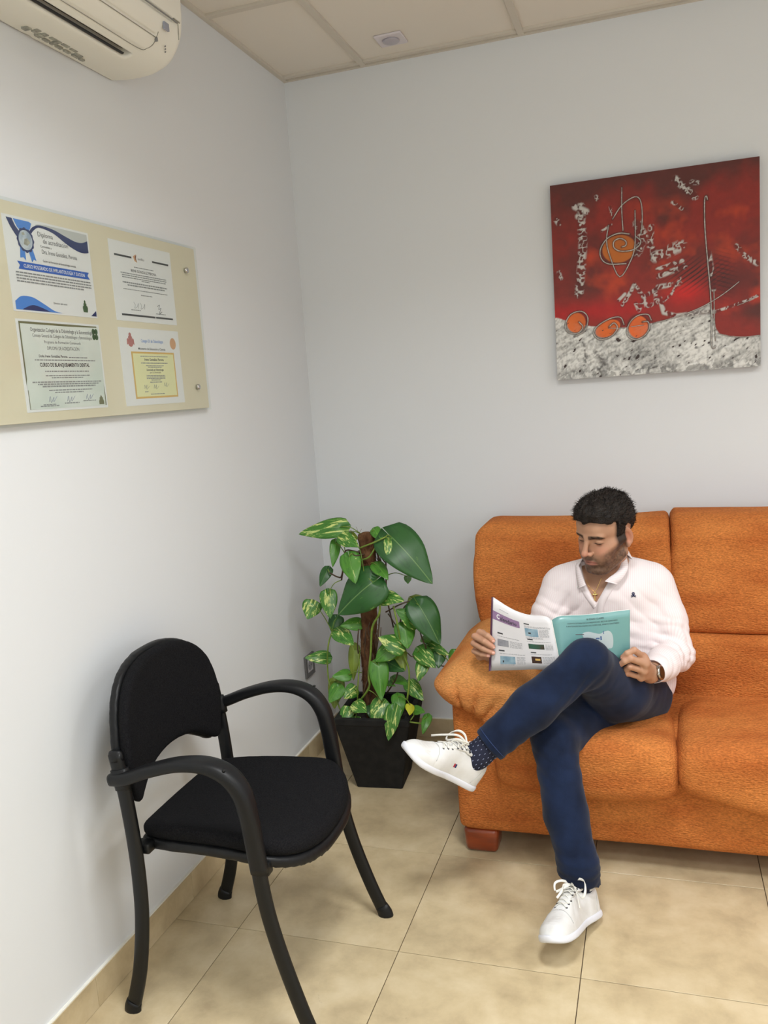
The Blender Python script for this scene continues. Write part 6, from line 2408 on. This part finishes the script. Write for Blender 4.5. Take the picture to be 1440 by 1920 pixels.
def zt_at(x, y):
    ts = np.linspace(0.13, 0.02, 221)
    Q = np.stack([np.full_like(ts, x), np.full_like(ts, y), ts], 1)
    v_ = np.minimum(f_shoe(f32(Q)), f_tongue(f32(Q)))
    return ts[np.argmax(v_ < 0)]


def sneaker(fr, side, label):
    """fr: 4x4 foot frame; side +1 left foot (outer side +y), -1 mirrored"""
    Mx = np.array(fr)

    def X(V):
        V = np.asarray(V, float).reshape(-1, 3).copy()
        V[:, 1] *= side
        return V @ Mx[:3, :3].T + Mx[:3, 3]

    def fl(F):
        return F[:, ::-1] if isinstance(F, np.ndarray) and side < 0 else ([f[::-1] for f in F] if side < 0 else F)
    s = mk('sneaker', X(SV), fl(SF), M_leather, person)
    s['label'] = label
    mk('sole', X(LV), fl(LF_), M_rub, s)
    mk('tongue', X(TV), fl(TF), M_leather, s)
    xs_ = np.linspace(0.188, 0.104, 7)
    ey = []
    for i, x in enumerate(xs_):
        for sg in (1, -1):
            y = sg * (0.0165 + 0.0015 * i / 6)
            z = zt_at(x, y)
            n_ = V3(0.35, sg * 0.55, 1)
            r = 0.0031 if i < 6 else 0.0046
            V, F = disc(V3(x, y, z - 0.0006), n_, r, 0.0014, 12)
            mk('eyelet', X(V), fl(F), M_eye, s)
            ey.append((x, y, z))
    lac = []
    for i in range(6):
        a, b = np.array(ey[2 * i]), np.array(ey[2 * i + 1])
        c, d = np.array(ey[2 * min(6, i + 1)]), np.array(ey[2 * min(6, i + 1) + 1])
        up_ = V3(0, 0, 0.0055)
        lac.append(tube([a + V3(0, 0, 0.001), a * 0.75 + d * 0.25 + up_, (a + d) / 2 + up_, d * 0.9 + a * 0.1 + up_ * 0.6], 0.0034, 0.0010, ref=(1, 0, 0.2), n=8, sub=4))
        lac.append(tube([b + V3(0, 0, 0.001), b * 0.75 + c * 0.25 + up_ * 1.2, (b + c) / 2 + up_ * 1.35, c * 0.9 + b * 0.1 + up_ * 0.6], 0.0034, 0.0010, ref=(1, 0, 0.2), n=8, sub=4))
    for V, F in lac:
        mk('lace', X(V), fl(F), M_lace, s)
    z0 = zt_at(0.108, 0) + 0.006
    kn = V3(0.112, 0, z0 + 0.002)
    V, F = tube([kn + V3(0, -0.006, 0), kn + V3(0.001, 0, 0.003), kn + V3(0, 0.006, 0)], 0.005, 0.0042, ref=(1, 0, 0), n=10, sub=4)
    mk('knot', X(V), fl(F), M_lace, s)
    for pts in ([kn, kn + V3(0.004, -0.022, 0.014), kn + V3(0.010, -0.046, 0.010), kn + V3(0.026, -0.052, -0.012), kn + V3(0.030, -0.040, -0.026), kn + V3(0.016, -0.018, -0.004), kn],
                [kn, kn + V3(0.012, 0.016, 0.012), kn + V3(0.030, 0.030, 0.010), kn + V3(0.040, 0.026, -0.008), kn + V3(0.022, 0.010, -0.003), kn],
                [kn, kn + V3(0.024, -0.020, 0.004), kn + V3(0.050, -0.040, -0.018), kn + V3(0.074, -0.054, -0.040)],
                [kn, kn + V3(0.020, 0.010, 0.003), kn + V3(0.046, 0.004, -0.004), kn + V3(0.066, 0.012, -0.018)]):
        V, F = tube(pts, 0.0034, 0.0009, ref=(0, 0.3, 1), n=8, sub=6)
        mk('lace', X(V), fl(F), M_lace, s)
    # stitched seams: toe cap and heel counter
    for sgn in (1, -1):
        pts_ = []
        for k in range(9):
            a = math.pi - sgn * (0.02 + 0.045 * k)
            x, y = 0.318 + 0.118 * math.cos(a), 0.118 * math.sin(a)
            if k == 0:
                y = sgn * 0.001
            zz_ = np.linspace(0.12, 0.012, 241)
            Q = np.stack([np.full_like(zz_, x), np.full_like(zz_, y), zz_], 1)
            v_ = f_upper(f32(Q))
            if (v_ < 0).any():
                pts_.append((x, y, zz_[np.argmax(v_ < 0)] + 0.0002))
        if len(pts_) > 3:
            V, F = tube(pts_, 0.0008, n=5, sub=2)
            mk('seam', X(V), fl(F), M_seamw, s)
        pts_ = []
        for k in range(7):
            z = 0.024 + 0.0075 * k
            x = 0.056 - z * 0.35
            ys_ = np.linspace(0.07, 0.002, 241) * sgn
            Q = np.stack([np.full_like(ys_, x), ys_, np.full_like(ys_, z)], 1)
            v_ = f_upper(f32(Q))
            if (v_ < 0).any():
                pts_.append((x, ys_[np.argmax(v_ < 0)] + sgn * 0.0001, z))
        if len(pts_) > 3:
            V, F = tube(pts_, 0.0008, n=5, sub=2)
            mk('seam', X(V), fl(F), M_seamw, s)
    # collar lining edge
    ring = []
    for k in range(25):
        a = 2 * math.pi * k / 24
        x, y = 0.052 + 0.043 * math.cos(a), 0.0265 * math.sin(a)
        zc = np.interp(x, TOPX, TOPZ) - 0.001
        ring.append((x, y, zc))
    V, F = tube(ring[5:20], 0.0038, 0.0030, ref=(0, 0, 1), n=8, sub=3)
    mk('padded_collar', X(V), fl(F), M_leather, s)
    # little flag patch on the outer side
    for k, (c, m) in enumerate(((V3(0.128, 0, 0.047), M_navy), (V3(0.1345, 0, 0.047), mat('flag_red', lin(170, 40, 56), 0.6)))):
        pts_ = []
        for dx_, dz_ in ((-0.0028, -0.0050), (0.0028, -0.0050), (0.0028, 0.0050), (-0.0028, 0.0050)):
            x, z = c[0] + dx_, c[2] + dz_
            ts = np.linspace(0.07, 0.005, 321)
            Q = np.stack([np.full_like(ts, x), ts, np.full_like(ts, z)], 1)
            y = ts[np.argmax(f_upper(f32(Q)) < 0)] + 0.0008
            pts_.append((x, y, z))
        Q_ = np.array(pts_)
        mk('flag_patch', X(np.concatenate([Q_, Q_ - V3(0, 0.0012, 0)])), fl([(0, 1, 2, 3), (7, 6, 5, 4), (0, 4, 5, 1), (1, 5, 6, 2), (2, 6, 7, 3), (3, 7, 4, 0)]), m, s, False)
    V, F = text2d('HILFIGER', 0.0075, 'c')
    if len(V):
        W = np.stack([0.092 + 0 * V[:, 0] - V[:, 1] * 1.0, V[:, 0] * side, 0 * V[:, 0]], 1)
        for q in W:
            xx = min(max(q[0], 0.08), 0.19)
            q[2] = np.interp(xx, TOPX, TOPZ) - 0.0035 + 0.30 * max(0.112 - xx, 0) - 9 * q[1] ** 2 + 0.0048
        t_ = mk('lettering', X(W), F, M_inkk, s, False)
        t_['kind'] = 'stuff'
    return s


def foot_frame(heel, toe, upv):
    x = (toe - heel) / np.linalg.norm(toe - heel)
    z = np.array(upv, float) - np.dot(upv, x) * x
    z /= np.linalg.norm(z)
    y = np.cross(z, x)
    M = np.eye(4)
    M[:3, 0], M[:3, 1], M[:3, 2], M[:3, 3] = x, y, z, heel
    return M


# right foot rests on its heel, toe lifted; left foot hangs crossed, toe towards image left and the viewer
def rot_frame(o, e):
    M = np.eye(4)
    M[:3, :3] = np.array(Euler(e, 'XYZ').to_matrix())
    M[:3, 3] = o
    return M


sneaker(rot_frame((1.1795, -1.0905, 0.003), (0.3000, -0.2427, -1.9378)), -1, 'white leather sneaker with white laces resting on its heel on the tiles')
sneaker(rot_frame((0.8439, -1.0975, 0.3472), (-0.2615, -0.6705, 4.0495)), 1, 'white leather sneaker on the raised foot with a small flag patch')
print('right leg', np.linalg.norm(KR - AR), 'left shin', np.linalg.norm(KL - AL), 'thighs', np.linalg.norm(KL - HL), np.linalg.norm(KR - HRt))

# ---------------------------------------------------------------- watch
M_bandm = mat('brown_leather', lin(66, 42, 30), 0.5)
M_casem = mat('steel_case', (0.45, 0.42, 0.38), 0.22, metal=1.0)
M_face = mat('dark_brown_dial', lin(52, 32, 18), 0.15)
wc = WL - (WL - EL) * 0.015
watch = thing('wristwatch', 'round wristwatch with dark brown dial and steel case on his wrist', 'watch', tuple(wc))
wn = V3(0.86, -0.45, 0.22)
wn = wn - wn @ fa * fa
wn /= np.linalg.norm(wn)
wt = np.cross(fa, wn)
band = []
for k in range(33):
    a = 2 * math.pi * k / 32
    band.append(wc + wn * math.cos(a) * 0.0275 + wt * math.sin(a) * 0.0275)
V, F = tube(band, 0.0095, 0.0016, ref=tuple(fa), n=8, sub=1, cap=False)
mk('strap', V, F, M_bandm, watch)
cs = mk('case', *disc(wc + wn * 0.0265, wn, 0.0215, 0.0085, 32), M_casem, watch)
mk('dial', *disc(wc + wn * 0.0350, wn, 0.0178, 0.0012, 28), M_face, watch)
mk('crown', *disc(wc + wn * 0.031 - fa * -0.0210, fa, 0.0028, 0.003, 10), M_casem, watch)

# ---------------------------------------------------------------- necklace with cross
M_gold_ = mat('gold_chain', (0.85, 0.62, 0.22), 0.25, metal=1.0)


def on_skin(px, py, lift=0.001):
    d = Uy(px, py, -0.6) - CAM
    d /= np.linalg.norm(d)
    base = Uy(px, py, -0.6)
    ts = np.linspace(-0.12, 0.12, 601)
    Q = base[None] + ts[:, None] * d[None]
    k = np.argmax(f_up(f32(Q)) < 0)
    return Q[k] - d * lift


cross_c = on_skin(1115.5, 1117, 0.005)
neck = thing('necklace', 'thin gold chain necklace with a small gold cross in the open collar', 'necklace', tuple(cross_c))
ch = [on_skin(x, y, 0.0028) for x, y in ((1098, 1085), (1102, 1095), (1107, 1102), (1112, 1107), (1115, 1110), (1119, 1104), (1123, 1095), (1128, 1083))]
mk('chain', *tube(ch, 0.0007, n=6, sub=5), M_gold_, neck)
fx_ = V3(1, 0.03, 0)
fn_ = V3(0, -1, 0.12)
cz_ = V3(0, -0.12, -1)


def cross_part(a0, a1, w, nm):
    P = [cross_c + fx_ * a[0] + cz_ * a[1] for a in (a0, a1)]
    return tube([P[0], P[0] * 0.75 + P[1] * 0.25, P[0] * 0.25 + P[1] * 0.75, P[1]], [w * 1.7, w, w, w * 1.7], [0.0012] * 4, ref=(1, 0, 0) if nm == 'v' else (0, 0, 1), n=8, sub=3)


mk('cross_pendant', *join([cross_part((0, -0.0125), (0, 0.0150), 0.0019, 'v'), cross_part((-0.0080, -0.0040), (0.0080, -0.0040), 0.0019, 'h')]), M_gold_, neck)

# ---------------------------------------------------------------- magazine
mag = thing('magazine', 'open magazine with a white calendar page and a teal page in his hands', 'magazine', (1.08, -0.93, 0.64))
M_page = mat('magazine_page', lin(214, 212, 214), 0.35, coat=0.15)
M_teal = mat('teal_page', lin(112, 160, 158), 0.35, lin(102, 150, 150), 5.0, coat=0.1)
M_purple = mat('purple_band', lin(140, 112, 146), 0.4)
M_spine = mat('dark_purple_edge', lin(74, 40, 66), 0.5)
M_paperw = mat('page_block', lin(232, 230, 224), 0.7)
M_ph1 = mat('printed_photo_blue', lin(146, 172, 184), 0.4, lin(116, 146, 164), 60.0)
M_ph2 = mat('printed_photo_dark', lin(66, 40, 28), 0.4, lin(36, 84, 66), 30.0)
M_ph3 = mat('printed_photo_brown', lin(54, 30, 20), 0.4)
M_ph4 = mat('printed_photo_grey', lin(150, 150, 156), 0.4, lin(128, 130, 140), 60.0)

LT_ = [(1034, 1163, -0.935), (1027, 1157, -0.938), (1015, 1154.5, -0.936), (1000, 1154, -0.932), (985, 1151.5, -0.928), (966, 1145, -0.922), (949, 1136, -0.916), (935, 1127, -0.910), (924, 1119.5, -0.906)]
LB_ = [(1051, 1250, -0.955), (1043, 1254.5, -0.958), (1030, 1256, -0.956), (1015, 1255.5, -0.951), (1000, 1255, -0.946), (978, 1256, -0.938), (955, 1256.5, -0.930), (936, 1257, -0.923), (920, 1257.5, -0.918)]
RT_ = [(1034, 1163, -0.935), (1042, 1158, -0.938), (1052, 1155, -0.936), (1070, 1154, -0.930), (1090, 1153.5, -0.922), (1112, 1151.5, -0.912), (1135, 1149, -0.902), (1158, 1146, -0.893), (1181, 1143.5, -0.885)]
RB_ = [(1051, 1250, -0.955), (1058, 1246, -0.958), (1068, 1243, -0.952), (1085, 1242, -0.945), (1103, 1241, -0.932), (1122, 1240, -0.918), (1142, 1240, -0.906), (1163, 1239, -0.895), (1181, 1237, -0.886)]


class Page:
    def __init__(self, T_, B_):
        self.T = catmull([Uy(*p) for p in T_], 5)
        self.B = catmull([Uy(*p) for p in B_], 5)
        L = np.linalg.norm(np.diff(self.T, axis=0), axis=1)
        self.s = np.concatenate([[0], np.cumsum(L)])
        self.s /= self.s[-1]

    def __call__(self, a, b, lift=0.0):
        """a 0 spine .. 1 outer edge, b 0 bottom .. 1 top"""
        a, b = np.asarray(a, float), np.asarray(b, float)
        t = np.stack([np.interp(a, self.s, self.T[:, k]) for k in range(3)], -1)
        m = np.stack([np.interp(a, self.s, self.B[:, k]) for k in range(3)], -1)
        P = m * (1 - b[..., None]) + t * b[..., None]
        a2 = np.clip(a + 0.01, 0, 1)
        t2 = np.stack([np.interp(a2, self.s, self.T[:, k]) for k in range(3)], -1) - np.stack([np.interp(np.clip(a - 0.01, 0, 1), self.s, self.T[:, k]) for k in range(3)], -1)
        n = np.cross(t2, t - m)
        n /= np.linalg.norm(n, axis=-1)[..., None] + 1e-12
        n = np.where(n[..., 1:2] > 0, -n, n)
        return P + n * lift


PL, PR = Page(LT_, LB_), Page(RT_, RB_)


def slab(pg, lift0, lift1, a0=0.0, a1=1.0, na=40, nbb=8, b1=1.0):
    A, B = np.meshgrid(np.linspace(a0, a1, na), np.linspace(0, b1, nbb), indexing='ij')
    V1 = pg(A.ravel(), B.ravel(), lift1)
    V0 = pg(A.ravel(), B.ravel(), lift0)
    n = len(V1)
    F = []
    for i in range(na - 1):
        for j in range(nbb - 1):
            k = i * nbb + j
            F.append((k, k + nbb, k + nbb + 1, k + 1))
            F.append((k + n + 1, k + n + nbb + 1, k + n + nbb, k + n))
    rim = [i * nbb for i in range(na)] + [(na - 1) * nbb + j for j in range(1, nbb)] + [i * nbb + nbb - 1 for i in range(na - 2, -1, -1)] + [j for j in range(nbb - 2, 0, -1)]
    m = len(rim)
    F += [(rim[i], rim[i] + n, rim[(i + 1) % m] + n, rim[(i + 1) % m]) for i in range(m)]
    return np.concatenate([V1, V0]), F


mk('front_page', *slab(PL, 0.0, 0.0006), M_page, mag)
mk('page_block', *slab(PL, -0.0026, -0.0004, 0.0, 0.992), M_paperw, mag)
eT, eB = PL.T[-1], PL.B[-1]
eo = V3(-0.0045, -0.0005, 0.0)
ribbon('dark_edge', [eT + V3(0.001, 0, 0), eT * 0.5 + eB * 0.5 + V3(0.001, 0, 0), eB + V3(0.001, 0, 0)], [eT + eo * 0.8, eT * 0.5 + eB * 0.5 + eo, eB + eo * 1.3 + V3(0, 0, -0.002)], M_spine, mag, 0.0016)
mk('teal_page', *slab(PR, 0.0, 0.0006), M_teal, mag)
mk('page_block', *slab(PR, -0.0030, -0.0004, 0.0, 0.994, b1=1.006), M_paperw, mag)
mk('spine_fold', *tube([PL(np.array([0.0]), np.array([b]), 0.0006)[0] for b in (1.0, 0.8, 0.5, 0.25, 0.0)], 0.0014, n=8, sub=4), M_paperw, mag)


def lp(fl_, m, name, lift=0.0011, pgc=PL, stuff=True):
    V, F = fl_(lambda a, b: pgc(a, b, lift))
    o = mk(name, V, F, m, mag, False)
    if stuff:
        o['kind'] = 'stuff'
    return o


def prect(a0, a1, b0, b1, n=12):
    """left-page rectangle, a measured from the LEFT edge"""
    def f(fn):
        A = 1 - np.linspace(a0, a1, n)
        V = np.concatenate([fn(A, np.full(n, b0)), fn(A, np.full(n, b1))])
        return V, [(i, i + 1, n + i + 1, n + i) for i in range(n - 1)]
    return f


def ptext(items, left=True, asp=1.0):
    def f(fn):
        return printed(items, (lambda a, b: fn(1 - a, b)) if left else fn)
    return f


lp(prect(0.005, 0.455, 0.715, 0.830, 20), M_purple, 'purple_band', stuff=False)
lp(ptext([('C', 0.075, 0.745, 0.090, 'l', 0.003, 0.050)]), M_pw, 'lettering', 0.0016)
lp(ptext([('alendario', 0.135, 0.738, 0.085, 'l', 0.001, 0.27)]), M_inkk, 'lettering', 0.0016)
for (a0, a1, b0, b1, m) in ((0.09, 0.26, 0.36, 0.46, M_ph4), (0.13, 0.34, 0.095, 0.215, M_ph1), (0.53, 0.735, 0.60, 0.745, M_ph1), (0.555, 0.80, 0.375, 0.465, M_ph2), (0.575, 0.73, 0.115, 0.235, M_ph3)):
    lp(prect(a0, a1, b0, b1), m, 'printed_photo', stuff=False)
for (a, b) in ((0.09, 0.535), (0.11, 0.285), (0.525, 0.81), (0.55, 0.535), (0.575, 0.30)):
    lp(prect(a, a + 0.085, b, b + 0.020, 4), M_inkk, 'heading_bar', stuff=False)
lp(prect(0.165, 0.185, 0.12, 0.15, 3), M_inkk, 'printed_photo', 0.0015, stuff=False)
lp(prect(0.58, 0.62, 0.645, 0.675, 3), M_inkk, 'printed_photo', 0.0015, stuff=False)
lp(prect(0.63, 0.71, 0.165, 0.20, 4), M_gold, 'printed_photo', 0.0015, stuff=False)
rs = random.Random(31)
sm_ = []
for (a0, a1, b1_, n) in ((0.09, 0.42, 0.505, 1), (0.28, 0.46, 0.455, 6), (0.12, 0.50, 0.255, 1), (0.36, 0.48, 0.215, 7), (0.525, 0.93, 0.785, 2), (0.75, 0.90, 0.735, 8), (0.54, 0.92, 0.51, 1), (0.82, 0.93, 0.465, 6), (0.57, 0.90, 0.28, 1), (0.75, 0.93, 0.235, 7), (0.53, 0.80, 0.585, 2), (0.13, 0.34, 0.085, 1), (0.12, 0.28, 0.895, 1)):
    for k in range(n):
        b = b1_ - 0.0185 * k
        a = a0
        while a < a1 - 0.01:
            w = min(rs.uniform(0.015, 0.05), a1 - a)
            sm_.append(prect(a, a + w, b - 0.006, b, 3))
            a += w + 0.007
lp(lambda fn: join([q(fn) for q in sm_]), M_inkl, 'small_print')
lp(ptext([('BUENAS CLASES', 0.56, 0.885, 0.052, 'c', 0.0, 0.22)], False), M_inkk, 'lettering', 0.0012, PR)
lp(ptext([('CONVOCATORIA DE LOS PREMIOS DEL SECTOR SANITARIO', 0.52, 0.815, 0.040, 'c', 0.0, 0.64), ('A ENTIDADES SIN ÁNIMO DE LUCRO DEL ÁMBITO SANITARIO', 0.52, 0.755, 0.040, 'c', 0.0, 0.68)], False), M_inkk, 'lettering', 0.0012, PR)
# pale tooth-shaped picture on the teal page
tooth = [(0.37, 0.56), (0.38, 0.62), (0.45, 0.64), (0.52, 0.61), (0.60, 0.58), (0.66, 0.62), (0.72, 0.63), (0.76, 0.56), (0.77, 0.42), (0.75, 0.28), (0.68, 0.26), (0.64, 0.16), (0.59, 0.13), (0.55, 0.24), (0.46, 0.36), (0.40, 0.46)]
tq = catmull(tooth, 4, True)
tc_ = tq.mean(0)


def tooth_f(fn):
    n = len(tq)
    rings = []
    for k in (0.0, 0.35, 0.7, 1.0):
        q = tc_ + (tq - tc_) * k
        rings.append(fn(q[:, 0], q[:, 1]))
    V = np.concatenate(rings)
    F = []
    for r in range(3):
        for i in range(n):
            F.append((r * n + i, r * n + (i + 1) % n, (r + 1) * n + (i + 1) % n, (r + 1) * n + i))
    return V, F


lp(tooth_f, mat('pale_grey_print', lin(178, 190, 192), 0.4), 'printed_tooth', 0.0011, PR, False)


def rrect(a0, a1, b0, b1, n=6):
    def f(fn):
        A = np.linspace(a0, a1, n)
        return np.concatenate([fn(A, np.full(n, b0)), fn(A, np.full(n, b1))]), [(i, i + 1, n + i + 1, n + i) for i in range(n - 1)]
    return f


M_pb = mat('print_blue_marks', lin(70, 96, 140), 0.5)
for r in ((0.475, 0.50, 0.44, 0.50), (0.515, 0.575, 0.43, 0.455), (0.54, 0.59, 0.47, 0.50), (0.60, 0.62, 0.45, 0.53), (0.645, 0.655, 0.57, 0.64), (0.43, 0.47, 0.36, 0.38), (0.49, 0.57, 0.36, 0.375)):
    lp(rrect(*r), M_pb, 'printed_mark', 0.0015, PR, False)
lp(rrect(0.28, 0.39, 0.585, 0.60), M_ink, 'printed_mark', 0.0013, PR, False)
